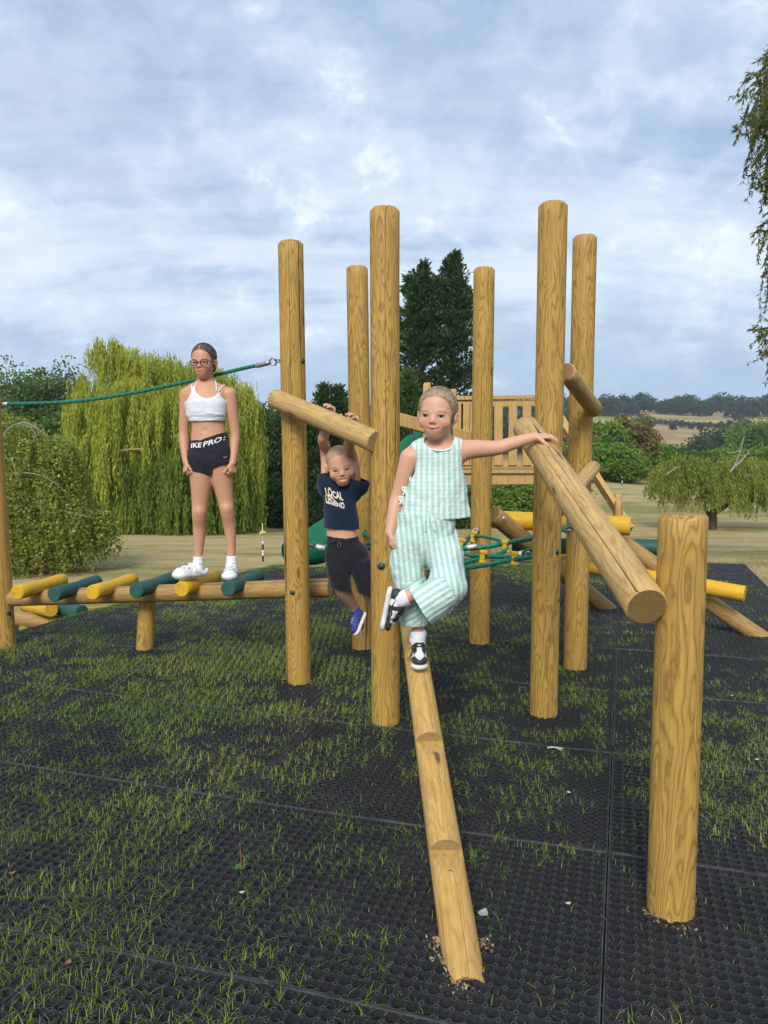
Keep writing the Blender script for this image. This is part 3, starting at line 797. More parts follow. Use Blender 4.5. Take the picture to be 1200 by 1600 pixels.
# ------------------------------------------------------------ platform tower with slide
TD = 9.2
tower = thing('play_tower', A3(*P(740, 700, TD)[:2], -.2), 'wooden play platform with slatted railing and green slide beyond the posts', 'play tower')
def pk(px, py, d=TD): return P(px, py, d)
BK = 10.7
def tower_build():
    zdeck = pk(700, 737)[2]
    xl, xr = pk(664, 700)[0], pk(862, 700)[0]
    # corner posts with chamfered tops
    for (px, d, top) in ((667, TD, 598), (862, TD, 606), (708, BK, 608), (845, BK, 615)):
        t = P(px, top, d); b = A3(t[0], t[1], hgt(t[0], t[1]) - .2)
        o = log('corner_post', b, t, .062, [M['plank']] * 3, tower, n=4, chamf=.02, wob=0, roll=math.pi / 4, step=.4)
    for (d, x0, x1) in ((TD, 664, 864), (BK, 690, 848)):
        a, b = P(x0, 623, d), P(x1, 620, d)
        MB().bar(a, b, .10, .045).build('handrail', M['plank'], tower)
        MB().bar(P(x0, 632, d), P(x1, 629.5, d), .04, .075).build('rail', M['plank'], tower)
        MB().bar(P(x0, 726, d), P(x1, 724, d), .04, .075).build('rail', M['plank'], tower)
    for i, px in enumerate((716, 727, 740, 752, 778.5, 801, 823, 845)):
        w = .125 if i < 4 else .112
        MB().bar(P(px, 727, TD - .03), P(px + .5, 630, TD - .03), w * .9, .022, up=(0, 1, 0)).build('slat', M['plank'], tower)
    for px in (715, 733, 847):
        MB().bar(P(px, 725, BK + .03), P(px, 632, BK + .03), .11, .022, up=(0, 1, 0)).build('slat', M['plank'], tower)
    nb = 9
    for i in range(nb):
        y = TD - .08 + (BK - TD + .16) * (i + .5) / nb
        MB().box(((xl + xr) / 2, y, zdeck), (xr - xl + .12, (BK - TD + .16) / nb - .008, .035), bev=.004).build('deck_board', M['plank'], tower)
    for d in (TD - .01, BK):
        a, b = P(664, 749, d), P(864, 747, d); MB().bar(a, b, .06, .14).build('joist', M['plank'], tower)
    # ladder with handrails on the right
    la, lb_ = P(862, 640, TD + .2), P(985, 828, TD - .6)
    MB().bar(la, lb_, .055, .15, up=(0, -1, .4)).build('ladder_side', M['plank'], tower)
    la2, lb2 = P(868, 640, TD + .9), P(975, 815, TD + .2)
    MB().bar(la2, lb2, .055, .15, up=(0, -1, .4)).build('ladder_side', M['plank'], tower)
    for i in range(5):
        t = .2 + i * .18; MB().bar(la + (lb_ - la) * t, la2 + (lb2 - la2) * t, .05, .12).build('rung', M['plank'], tower)
    for (px, py, d) in ((967, 782, TD - .55), (965, 772, TD + .05)):
        t = P(px, py, d); log('newel_post', A3(t[0], t[1], hgt(t[0], t[1]) - .2), t, .055, [M['plank']] * 3, tower, n=4, chamf=.015, wob=0, roll=math.pi / 4)
tower_build()
def slide_build():
    """green moulded chute running down to the left behind the posts"""
    A = P(662, 700, 8.9); B = P(467, 868, 7.9); zg = float(hgt(B[0], B[1]))
    top = A; d = unit((B - A) * A3(1, 1, 0)); sd = A3(-d[1], d[0], 0)
    Lh = np.linalg.norm((B - A)[:2]); V = []; F = []
    prof = [(-.24, .25), (-.23, .26), (-.215, .25), (-.20, .05), (-.15, .0), (0, -.02), (.15, .0), (.20, .05), (.215, .25), (.23, .26), (.24, .25), (.25, .04), (.16, -.06), (0, -.08), (-.16, -.06), (-.25, .04)]
    ts = np.linspace(-.04, 1.04, 34); k = len(prof); zb = P(452, 884, 7.9)[2] - zg + .06
    for t in ts:
        h = np.interp(t, [-.04, .04, .70, .86, 1.04], [top[2] - zg - .12, top[2] - zg - .14, zb + .16, zb + .03, zb])
        sidek = np.interp(t, [-.04, .0, .8, .95, 1.04], [1.2, 1.1, 1.0, .95, .55])
        c = A3(*(A[:2] + d[:2] * Lh * t), zg + h)
        for (s_, z_) in prof: V.append(c + sd * s_ + A3(0, 0, z_ * sidek))
    n = len(ts)
    for i in range(n - 1):
        for j in range(k): F.append((i * k + j, i * k + (j + 1) % k, (i + 1) * k + (j + 1) % k, (i + 1) * k + j))
    F.append(tuple(range(k))); F.append(tuple((n - 1) * k + j for j in range(k - 1, -1, -1)))
    MB().add(np.array(V), F).build('slide', M['slide'], tower, True)
slide_build()
for (px, py, sx_) in ((652, 690, .5),):
    c = P(px, py, 8.75)
    MB().box(c, (.10, .4, .36), bev=.04).build('slide_hood', M['slide'], tower)
# ---------------------------------------------------------------- grass growing through the mats
def blades(name, pos, length, width, mat, tint, lean=.7, segs=2):
    """curved tapering grass blades"""
    n = len(pos); az = rng.random(n) * 2 * np.pi; ln = lean * rng.random(n) ** .7
    dx = np.stack([np.cos(az), np.sin(az), np.zeros(n)], -1); sd = np.stack([-np.sin(az), np.cos(az), np.zeros(n)], -1)
    rows = []; K = segs + 1
    for i in range(K):
        t = i / segs
        c = pos + dx * (length * ln * t ** 1.8)[:, None] + np.array([0, 0, 1.0]) * (length * t * (1 - .55 * ln * t))[:, None]
        w = (width * (1 - t ** 1.6) * .5 + .0002)[:, None]
        rows += [c - sd * w, c + sd * w]
    V = np.stack(rows, 1).reshape(-1, 3); b = np.arange(n) * 2 * K; Q = []
    for i in range(segs): Q.append(np.stack([b + 2 * i, b + 2 * i + 1, b + 2 * i + 3, b + 2 * i + 2], -1))
    return mesh_np(name, V, np.concatenate(Q), mats=[mat], smooth=True, attrs={'tint': np.repeat(tint, 2 * K)})
def gauss(x, y, px, py, r, s=1.0):
    g = G(px, py); return s * np.exp(-(((x - g[0]) ** 2 + (y - g[1]) ** 2) / r ** 2))
def grow():
    n = 1500000
    y = 1.5 + 9.3 * rng.random(n) ** .8; x = (rng.random(n) - .5) * 2 * (y * .56 + .9)
    ok = mat_in(x, y); x, y = x[ok], y[ok]
    big = vn2(x, y, 1.1, 21); mid = vn2(x, y, 3.4, 22); fine = vn2(x, y, 12, 23)
    d = (big * .34 + mid * .30 + fine * .46) - .44
    d = d * 2.4
    # where the photograph has more or less of it
    d += gauss(x, y, 250, 1180, .55, .40) + gauss(x, y, 560, 1110, .5, .35) + gauss(x, y, 880, 1095, .45, .35) + gauss(x, y, 330, 1030, 1.0, .40)
    d += gauss(x, y, 1190, 1190, .40, .40) + gauss(x, y, 830, 893, .7, 1.0) + gauss(x, y, 520, 1030, .6, .3) + gauss(x, y, 60, 1400, .8, .12) + gauss(x, y, 300, 1480, .6, .10) + gauss(x, y, 180, 940, .9, .30)
    d -= gauss(x, y, 465, 1072, .26, .9) + gauss(x, y, 218, 1016, .24, .8) + gauss(x, y, 854, 1122, .20, .8) + gauss(x, y, 566, 1020, .24, .8) + gauss(x, y, 1060, 1470, .30, .6) + gauss(x, y, 730, 1560, .25, .5)
    d -= gauss(x, y, 1050, 960, 1.6, .40) + gauss(x, y, 1000, 1520, .5, .15) + gauss(x, y, 40, 1060, .5, .30) + gauss(x, y, 330, 1390, .35, .15)
    # thin near the camera's right, thick over the left and middle
    d += .10 * sstep(.6, -1.2, x) - .22 * sstep(6.2, 7.4, y) * sstep(-.5, .8, x)
    vv_ = x * VV[0] + y * VV[1] - V0; d -= .6 * np.exp(-((vv_ - MV * np.round(vv_ / MV)) / .025) ** 2)
    # blades come up through the dishes in small tufts
    keep = rng.random(len(x)) < np.clip((d - .03) * .95, .042, .66) * np.interp(y, [1.5, 3.2, 5, 9], [.50, .62, .8, .8])
    x, y, d = x[keep], y[keep], d[keep]
    # draw blades towards tuft centres
    tx = np.round(x / .045) * .045 + (vn2(x, y, 22, 31) - .5) * .02; ty = np.round(y / .045) * .045 + (vn2(x, y, 22, 32) - .5) * .02
    k = .40; x = x * (1 - k) + tx * k; y = y * (1 - k) + ty * k
    L = (.011 + .040 * rng.random(len(x)) ** 1.5) * (.75 + .55 * np.clip(d, 0, 1))
    Wd = (.0013 + .0012 * rng.random(len(x))) * np.interp(y, [2, 6, 9], [1, 1.7, 2.6])
    tint = np.clip(.55 * vn2(x, y, 2.2, 41) + .55 * rng.random(len(x)) - .08, 0, 1)
    pos = np.stack([x, y, hgt(x, y) - .012], -1); print('BLADES', len(x))
    tag(link('grass', blades('grass', pos, L, Wd, M['grass'], tint, 1.1)), kind='stuff')
grow()
def verge():
    """dry tufts along the edge of the matting and over the near field"""
    n = 70000
    y = 8.0 + 24 * rng.random(n) ** 1.7; x = (rng.random(n) - .5) * 2 * (y * .58 + 1)
    ok = ~mat_in(x, y, -.02) & (vn2(x, y, .5, 51) * .6 + vn2(x, y, 2, 52) * .4 + .25 * sstep(13, 9, y) > .46 + .25 * rng.random(n)); x, y = x[ok], y[ok]
    n = len(x); L = .025 + .06 * rng.random(n); tint = rng.random(n)
    pos = np.stack([x, y, hgt(x, y) - .05], -1)
    tag(link('dry_grass', blades('dry_grass', pos, L, .004 + .004 * rng.random(n), M['drygrass'], tint, .9)), kind='stuff')
verge()
def meadow():
    n = 9000
    u = rng.random(n); y = 88 + 12 * rng.random(n); x = 22 + 22 * u
    pos = np.stack([x, y, hgt(x, y) - .1], -1); n = len(x)
    tag(link('tall_dry_grass', blades('tall_dry_grass', pos, .5 + .9 * rng.random(n), .10 + .05 * rng.random(n), M['drygrass'], rng.random(n), .5)), kind='stuff')
meadow()
def chips():
    n = 900; V = []; 
    pos = []
    for (px, py, r, k) in ((684, 1472, .035, 160), (694, 1500, .035, 160), (758, 1478, .03, 90), (716, 1530, .05, 150), (1023, 1431, .035, 260), (1062, 1449, .07, 70)):
        g = G(px, py)
        pos.append(np.stack([g[0] + rng.normal(0, r * .42, k), g[1] + rng.normal(0, r * .55, k), rng.random(k) * .012 - .004], -1))
    pos = np.concatenate(pos); n = len(pos)
    a = rng.normal(0, 1, (n, 3)); a /= np.linalg.norm(a, axis=1, keepdims=True); b = np.cross(a, rng.normal(0, 1, (n, 3))); b /= np.linalg.norm(b, axis=1, keepdims=True)
    l = (.002 + .0055 * rng.random(n))[:, None]; w = (.0015 + .0025 * rng.random(n))[:, None]; c = np.cross(a, b) * .0012
    V = np.stack([pos - a * l - b * w + c, pos + a * l - b * w - c, pos + a * l + b * w + c, pos - a * l + b * w - c], 1).reshape(-1, 3)
    Q = np.arange(n * 4).reshape(n, 4)
    tag(link('wood_chips', mesh_np('wood_chips', V, Q, mats=[M['chip']], attrs={'tint': np.repeat(rng.random(n), 4)})), kind='stuff')
chips()
# ---------------------------------------------------------------- small things lying about
def leafy(name, px, py, size, mat, label, cat, group=None, curl=.3, rot=0.0, lift=.006):
    g = G(px, py); n = 9; V = []; F = []
    for i in range(n):
        t = i / (n - 1); w = math.sin(math.pi * t ** .8) * .34 * size
        for s_ in (-1, 0, 1):
            V.append((t * size - size / 2, s_ * w, curl * size * (abs(s_) * .35 + (t - .5) ** 2 * 1.6)))
    for i in range(n - 1):
        for j in range(2): F.append((i * 3 + j, i * 3 + j + 1, i * 3 + j + 4, i * 3 + j + 3))
    V = np.array(V); c, s_ = math.cos(rot), math.sin(rot); V[:, :2] = V[:, :2] @ np.array([[c, s_], [-s_, c]])
    me = MB().add(V, F); o = me.build(name, mat, None, True); o.location = (g[0], g[1], float(hgt(g[0], g[1])) + lift)
    return tag(o, label, cat, group)
lm1 = noise_mat('dry_leaf_brown', (.30, .13, .055), (.20, .09, .04), 60, .7)
lm2 = noise_mat('dry_leaf_pale', (.62, .55, .46), (.5, .42, .32), 60, .7)
lm3 = noise_mat('grey_leaf', (.24, .26, .27), (.36, .38, .38), 60, .6)
for q in ((755, 1441, .046, lm3, 'silvery grey leaf standing beside the foot of the stepped log', .2, 1.1, .02), (888, 1418, .020, lm2, 'pale scrap on the matting right of the stepped log foot', .2, .4, .006),
          (876, 1325, .022, lm1, 'reddish brown leaf on the matting between stepped log and short post', .4, 1.0, .006), (889, 1237, .022, lm2, 'small white scrap left of the long seam in the matting', .3, 1.9, .006),
          (1183, 1184, .026, lm2, 'white scrap on the matting at the right edge', .2, .5, .006), (828, 1110, .036, lm1, 'red brown leaf at the foot of the post right of the girl in green', .5, .2, .008),
          (107, 1504, .024, lm1, 'orange brown leaf where two mat seams cross at lower left', .4, 1.6, .006), (333, 1150, .026, lm1, 'brown leaf in the grassy patch at left', .4, .6, .02),
          (443, 1064, .045, lm1, 'brown leaf at the foot of the post left of the boy', .4, .1, .01), (1144, 1088, .022, lm2, 'tiny white scrap right of the short front post', .3, 1.2, .006),
          (378, 1398, .020, lm2, 'pale dry scrap below the small weed', .3, .4, .006), (19, 1366, .024, lm1, 'tan leaf at the left edge of the matting', .3, 1.0, .01)):
    leafy('fallen_leaf', q[0], q[1], q[2], q[3], q[4], 'leaf', 'leaves and scraps on the matting', q[5], q[6], q[7])
g = G(868, 1172); mb = MB()
mb.tube(spline([g + A3(-.040, .004, .010), g + A3(-.01, 0, .014), g + A3(.035, -.006, .010)], 4), [.0038] * 4 + [.0032] * 5, 7); mb.tube(spline([g + A3(-.005, 0, .014), g + A3(.012, -.018, .012), g + A3(.024, -.026, .008)], 4), .0026, 6)
tag(mb.build('twig', lm2, None, True), 'small pale forked twig on the matting left of the seam', 'twig')
def weed():
    g = G(375, 1362); root = thing('weed', g, 'small weed with a thin red stalk in the lower left matting', 'weed')
    MB().tube(spline([g, g + A3(.002, .01, .04), g + A3(-.002, .012, .095)], 4), .0013, 6).build('stem', lm1, root, True)
    mb = MB()
    for i in range(9):
        a = i * 2.4; c = g + A3(math.cos(a) * .016, math.sin(a) * .016, .012 + .004 * (i % 3)); t = A3(-math.sin(a), math.cos(a), 0) * .008; u = A3(math.cos(a), math.sin(a), .5) * .011
        mb.add([c - t - u * .3, c + u, c + t - u * .3, c - u], [(0, 1, 2, 3)])
    mb.build('leaf', noise_mat('weed_leaf', (.07, .15, .03), (.05, .11, .02), 30), root)
weed()
p = P(117, 965, 6.9); cb_ = thing('clover_flower', p - A3(0, 0, .1), 'tiny white flower head on a stalk by the rear walkway', 'flower')
p0 = A3(p[0], p[1], float(hgt(p[0], p[1])))
MB().tube(np.array([p0, (p0 + p) / 2 + A3(.004, 0, 0), p]), .002, 6).build('stem', noise_mat('stalk', (.1, .16, .04), (.08, .13, .03)), cb_, True)
dome_bolt('flower_head', p, A3(0, -.3, 1), .013, M['white'], cb_, 1.1)
# ---------------------------------------------------------------- trees
def leaf_quads(name, c, axis, length, width, mat, tint, nrm=None):
    """one small pointed leaf (or spray) per point: a rhombus along axis"""
    n = len(c); ax = axis / (np.linalg.norm(axis, axis=1, keepdims=True) + 1e-9)
    if nrm is None: nrm = rng.normal(0, 1, (n, 3))
    s = np.cross(ax, nrm); s /= np.linalg.norm(s, axis=1, keepdims=True) + 1e-9
    L = np.broadcast_to(np.asarray(length, float), (n,))[:, None]; Wd = np.broadcast_to(np.asarray(width, float), (n,))[:, None]
    V = np.stack([c, c + ax * L * .45 + s * Wd * .5, c + ax * L, c + ax * L * .45 - s * Wd * .5], 1).reshape(-1, 3)
    return mesh_np(name, V, np.arange(n * 4).reshape(n, 4), mats=[mat], attrs={'tint': np.repeat(np.clip(tint, 0, 1), 4)})
def limb(mb, a, b, r0, r1, bend=.1, n=7, k=6, m=0):
    a = np.asarray(a, float); b = np.asarray(b, float); L = np.linalg.norm(b - a)
    t = np.linspace(0, 1, k); w = rng.normal(0, 1, (k, 3)) * bend * L * .3; w[0] = w[-1] = 0
    p = a + (b - a) * t[:, None] + w + A3(0, 0, 1) * (np.sin(t * math.pi) * bend * L)[:, None]
    mb.tube(spline(p, 3), np.interp(np.linspace(0, 1, (k - 1) * 3 + 1), [0, 1], [r0, r1]), n, m)
    return p
def clump_points(cen, rad, n, shell=.35):
    d = rng.normal(0, 1, (n, 3)); d /= np.linalg.norm(d, axis=1, keepdims=True)
    r = 1 - shell * rng.random(n) ** 1.4
    return cen + d * r[:, None] * rad, d
def broadleaf(root, base, blobs, n_leaf, size, mat, trunk_h=.3, clump=.28, nclump=60, tr=.25, name='crown', bark='bark', trunk=True):
    """blobs: list of (centre, radii) that the crown fills; leaves sit in clumps over them"""
    pts = []; dirs = []; tint = []; cl = []
    vol = np.array([np.prod(r) ** .67 for c, r in blobs]); vol /= vol.sum()
    for (c, r), v in zip(blobs, vol):
        c = np.asarray(c, float); r = np.asarray(r, float)
        k = max(4, int(nclump * v)); pc, _ = clump_points(c, r, k, .45)
        for q in pc:
            m = max(8, int(n_leaf * v / k)); cr = clump * r.mean() * (.65 + .8 * rng.random())
            p, d = clump_points(q, cr * A3(1.15, 1.15, .75), m, .75)
            pts.append(p); dirs.append(d + A3(0, 0, -.35)); tint.append(np.full(m, rng.random()) * .45 + rng.random(m) * .55); cl.append(q)
    pts = np.concatenate(pts); dirs = np.concatenate(dirs) + rng.normal(0, .5, pts.shape); tint = np.concatenate(tint)
    n = len(pts)
    link(name, leaf_quads(name, pts, dirs, size * (.7 + .6 * rng.random(n)), size * .62 * (.7 + .6 * rng.random(n)), mat, tint), root)
    if trunk:
        mb = MB(); top = np.mean([np.asarray(c) for c, r in blobs], 0)
        base = np.asarray(base, float); fork = base + (top - base) * trunk_h
        limb(mb, base - A3(0, 0, .3), fork, tr, tr * .75, .02)
        for q in random.sample(cl, min(14, len(cl))): limb(mb, fork, q, tr * .5, tr * .08, .08, 6)
        mb.build('trunk', M[bark], root, True)
def hang(starts, lengths, seglen, lw, mat, name, root, sway=.12, tint0=None, out=None, per=1, spread=.42):
    """hanging strands of narrow leaves from the start points"""
    C = []; AX = []; T = []
    for i, (s, L) in enumerate(zip(starts, lengths)):
        k = max(3, int(L / seglen * per)); t = (np.arange(k) + rng.random(k) * .6) / k
        o = out[i] if out is not None else rng.normal(0, 1, 3) * A3(1, 1, 0)
        ph = rng.random() * 6
        p = s + A3(0, 0, -1) * (t * L)[:, None] + np.outer(sway * L * (1 - (1 - t) ** 2) , o) * .55 + np.stack([np.sin(t * 5 + ph), np.cos(t * 4 + ph), 0 * t], -1) * .03 * L
        side = rng.normal(0, 1, (k, 3)) * A3(1, 1, .25)
        C.append(p); AX.append(A3(0, 0, -1.0) + side * spread)
        b = rng.random() if tint0 is None else tint0[i]
        T.append(np.clip(b * .62 + .38 * rng.random(k), 0, 1))
    C = np.concatenate(C); AX = np.concatenate(AX); T = np.concatenate(T); n = len(C)
    return link(name, leaf_quads(name, C, AX, seglen * (1.0 + .8 * rng.random(n)), lw * (.7 + .6 * rng.random(n)), mat, T), root)
def gz(x, y): return float(hgt(x, y)) - .05
# big weeping willow -------------------------------------------------------
def willow():
    D = 36.0
    c = P(262, 848, D); base = A3(c[0], D, gz(c[0], D))
    root = thing('willow_tree', base, 'big yellow green weeping willow behind the girl in black shorts', 'tree')
    s = D / FPX
    # dome clumps in photo coordinates: (px, py, radius px, depth offset)
    # dome clumps in photo coordinates: (px, py top, half width px, hang px, depth offset, strands)
    up = [(190, 540, 42, 120, 0, 150), (165, 528, 26, 70, -.5, 70), (225, 552, 40, 120, -.6, 130), (150, 600, 46, 150, -1.6, 150), (205, 590, 50, 130, -2.2, 170), (262, 556, 44, 120, .2, 140), (310, 565, 46, 130, 0, 150), (350, 582, 40, 150, -.4, 140),
          (380, 612, 26, 170, -.6, 110), (270, 600, 60, 120, -2.4, 190), (330, 625, 50, 130, -2.0, 170), (128, 585, 22, 80, -.8, 60), (145, 650, 36, 140, -1.8, 110), (395, 665, 14, 160, 0, 60), (175, 660, 44, 110, -2.6, 120), (368, 680, 34, 150, -1.4, 130), (120, 640, 14, 110, -1, 40)]
    lo = [(215, 712, 38, 130, -2.8, 150), (255, 700, 40, 140, -3.2, 170), (300, 690, 44, 150, -3.0, 190), (345, 700, 38, 140, -2.4, 170), (378, 730, 24, 120, -1.4, 110), (190, 780, 24, 72, -3.3, 100), (230, 770, 40, 82, -3.6, 150), (285, 765, 40, 84, -3.4, 150), (335, 780, 40, 70, -2.6, 130), (265, 800, 24, 50, -4.0, 70), (160, 735, 26, 80, -2.6, 90), (385, 760, 16, 75, -1.2, 60)]
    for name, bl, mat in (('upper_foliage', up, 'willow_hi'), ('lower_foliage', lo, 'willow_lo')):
        st = []; le = []; ou = []; ti = []
        for (px, py, hw, hp, do, k) in bl:
            top = P(px, py, D + do); k = int(k * (.24 if name == 'upper_foliage' else .20)); per = 14
            a = rng.random(k) * 2 * np.pi; r = rng.random(k) ** .5; L_ = hp * s * (.40 + .65 * rng.random(k)); g_ = rng.random() * .35 + .45 * rng.random(k)
            a, r, L_, g_ = [np.repeat(v, per) for v in (a, r, L_, g_)]; n_ = len(a)
            q = top + np.stack([np.cos(a) * r * hw * s, np.sin(a) * r * hw * s * 1.0, -(r ** 2) * hw * s * .62], -1) + rng.normal(0, 1, (n_, 3)) * A3(.085, .085, .14)
            st.append(q); le.append(L_ * (.55 + .5 * rng.random(n_))); ou.append(np.stack([np.cos(a), np.sin(a), 0 * a], -1) * (r * .9)[:, None] + rng.normal(0, .06, (n_, 3)) * A3(1, 1, 0))
            ti.append(g_ + .25 * rng.random(n_))
        hang(np.concatenate(st), np.concatenate(le), .17, .050, M[mat], name, root, .10, np.concatenate(ti), np.concatenate(ou), 1.15, .24)
    mb = MB(); fork = base + A3(.3, 0, 3.0)
    limb(mb, base - A3(0, 0, .3), fork, .55, .42, .02)
    for (px, py, do) in ((190, 560, 0), (160, 620, -1.2), (260, 580, 0), (330, 590, 0), (370, 640, -.3), (225, 720, -2.4), (300, 705, -2.6), (345, 715, -2.0), (215, 625, -1.8)):
        limb(mb, fork, P(px, py, D + do), .22, .04, .12)
    mb.build('trunk', M['bark'], root, True)
    wt_ = noise_mat('willow_twig', (.24, .19, .08), (.3, .24, .12), 9)
    for q in (((140, 712), (165, 703), (205, 702)), ((185, 745), (215, 728), (232, 725)), ((212, 782), (232, 774), (240, 774))):
        MB().tube(spline([P(x + 30, y, D - 3.6) for x, y in q], 5), np.linspace(.03, .055, 11), 6).build('bare_branch', wt_, root, True)
willow()
def birch():
    D = 19.0; s = D / FPX
    base = P(-40, 905, D); base = A3(base[0], D, gz(base[0], D))
    root = thing('birch_tree', base, 'drooping birch with small speckled leaves at the left edge, white branches showing', 'tree')
    bl = [(15, 650, 60, 110, 0, 260), (60, 672, 55, 120, -.3, 300), (30, 720, 60, 120, -.9, 300), (90, 700, 36, 110, -.2, 190), (70, 765, 60, 95, -1.0, 300), (20, 790, 60, 90, -1.3, 280), (115, 790, 42, 70, -.5, 200), (150, 798, 28, 56, -.2, 120), (60, 815, 60, 70, -1.2, 240), (-30, 690, 60, 160, 0, 260), (-40, 800, 60, 90, -.6, 200), (95, 755, 20, 80, .3, 90), (130, 815, 24, 50, -.6, 60), (10, 640, 40, 50, -.2, 120), (158, 796, 16, 62, -.2, 70), (122, 820, 12, 62, -.4, 50), (70, 838, 12, 60, -.8, 50), (165, 800, 10, 44, -.1, 40), (95, 835, 9, 56, -.5, 40), (40, 835, 14, 60, -1, 60), (108, 690, 10, 90, 0, 50), (112, 740, 9, 60, .1, 40)]
    st = []; le = []; ou = []; ti = []
    for (px, py, hw, hp, do, k) in bl:
        k = int(k * (.50 if hw > 30 else .9)); top = P(px, py, D + do); a = rng.random(k) * 2 * np.pi; r = rng.random(k) ** .5
        st.append(top + np.stack([np.cos(a) * r * hw * s, np.sin(a) * r * hw * s, -(r ** 2) * hw * s * .5], -1)); le.append(hp * s * (.30 + .95 * rng.random(k) ** 1.5))
        ou.append(np.stack([np.cos(a), np.sin(a), 0 * a], -1) * r[:, None]); ti.append(.15 + .6 * rng.random(k))
    C = []; AX = []; T = []
    for s0, L, o, t0 in zip(np.concatenate(st), np.concatenate(le), np.concatenate(ou), np.concatenate(ti)):
        k = max(4, int(L / .040)); t = rng.random(k)
        p = s0 + A3(0, 0, -1) * (t * L)[:, None] + np.outer(.42 * L * t * (1 - .4 * t), o) + rng.normal(0, .028, (k, 3))
        C.append(p); AX.append(rng.normal(0, 1, (k, 3)) + A3(0, 0, -.6)); T.append(np.clip(t0 * .75 + .45 * rng.random(k) ** 2, 0, 1))
    C = np.concatenate(C); n = len(C)
    link('foliage', leaf_quads('foliage', C, np.concatenate(AX), .075 * (.7 + .6 * rng.random(n)), .058 * (.7 + .6 * rng.random(n)), M['birchleaf'], np.concatenate(T)), root)
    mb = MB()
    limb(mb, base - A3(0, 0, .3), P(-35, 760, D), .16, .12, .02); mb.build('trunk', M['birch'], root, True); mb = MB(); limb(mb, P(-35, 760, D), P(-5, 640, D), .11, .03, .05); mb.build('limb', M['birch'], root, True)
    for q in (((-20, 720), (6, 678), (25, 663), (48, 668), (60, 690)), ((25, 663), (40, 660), (62, 672), (78, 684)), ((-10, 760), (20, 740), (60, 742), (95, 760)), ((-20, 800), (30, 790), (90, 796), (140, 808)), ((18, 715), (24, 735), (28, 752))):
        MB().tube(spline([P(x, y, D - 1.25) for x, y in q], 5), np.linspace(.016, .005, (len(q) - 1) * 5 + 1), 6).build('bare_branch', M['birch'], root, True)
birch()
def conifer(root, base, H, R, nb, mat, name='crown', droop=-.15, up=.25, size=.3, per=22, lean=(0, 0), prof=None, trunk=True):
    C = []; AX = []; T = []
    base = np.asarray(base, float); ln = A3(lean[0], lean[1], 0)
    for i in range(nb):
        h = rng.random() ** .85; rr = R * (prof(h) if prof else (1 - h) ** .75) * (.7 + .5 * rng.random())
        a = rng.random() * 2 * np.pi; d = A3(math.cos(a), math.sin(a), up); o = base + A3(0, 0, h * H) + ln * h
        k = per; t = rng.random(k) ** .6
        p = o + np.outer(t * rr, d) + A3(0, 0, 1) * (droop * rr * t ** 2)[:, None] + rng.normal(0, size * .38, (k, 3)) * (.35 + t)[:, None]
        C.append(p); AX.append(d + rng.normal(0, .45, (k, 3)) + A3(0, 0, .25)); T.append(np.clip(.5 * rng.random() + .5 * rng.random(k), 0, 1))
    C = np.concatenate(C); n = len(C)
    link(name, leaf_quads(name, C, np.concatenate(AX), size * (.6 + .8 * rng.random(n)), size * .42 * (.6 + .8 * rng.random(n)), mat, np.concatenate(T)), root)
    if trunk:
        mb = MB(); mb.tube(np.array([base - A3(0, 0, .4), base + A3(0, 0, H * .5) + ln * .5, base + A3(0, 0, H * .97) + ln]), [H * .018, H * .012, H * .003], 8); mb.build('trunk', M['bark'], root, True)
def at(px, D):
    q = P(px, 800, D); return A3(q[0], D, gz(q[0], D))
def topz(py, D): return P(600, py, D)[2]
# pair of tall dark conifers, one tall top each
cprof = lambda h: np.interp(h, [0, .25, .6, .8, .92, 1], [1, 1, .86, .66, .42, .08])
for px, py, R, lab in ((655, 418, 2.3, 'left one of the two tall dark conifers, with several leading shoots'), (706, 404, 2.25, 'right one of the two tall dark conifers, the taller top')):
    D = 50.0; b = at(px, D); H = topz(py, D) - b[2]
    root = thing('conifer_tree', b, lab, 'tree', 'tall dark conifers')
    conifer(root, b, H, R, 270, M['conif'], size=.30, per=62, prof=cprof, up=.55, droop=-.1)
    for k in range(4):
        a = rng.random() * 6.3; o = A3(math.cos(a), math.sin(a), 0) * (.5 + .6 * rng.random())
        conifer(root, b + o + A3(0, 0, H * .62), H * (.26 + .10 * rng.random()), R * .42, 60, M['conif'], name='leader', size=.26, per=34, up=.8, droop=0, trunk=False)
# cypress hedge trees
for px, py, R, D, lab in ((507, 606, .95, 42, 'narrow pointed cypress just left of the hanging boys head'), (530, 609, 1.05, 42, 'second pointed cypress behind the boys raised arm'), (640, 580, .95, 40, 'lighter green young cypress in front of the tall conifers'),
                          (486, 640, 1.2, 42.5, 'low cypress merging with the dark hedge by the left tall post'), (628, 600, .9, 40.5, 'small cypress partly behind the post between boy and girl')):
    b = at(px, D); H = topz(py, D) - b[2]
    root = thing('cypress_tree', b, lab, 'tree', 'cypresses in the hedge')
    conifer(root, b, H, R, 260, M['cypr'] if px in (640, 628) else M['conif'], size=.26, per=26, up=.7, droop=-.05, prof=lambda h: np.interp(h, [0, .5, .8, 1], [1, .95, .55, .06]))
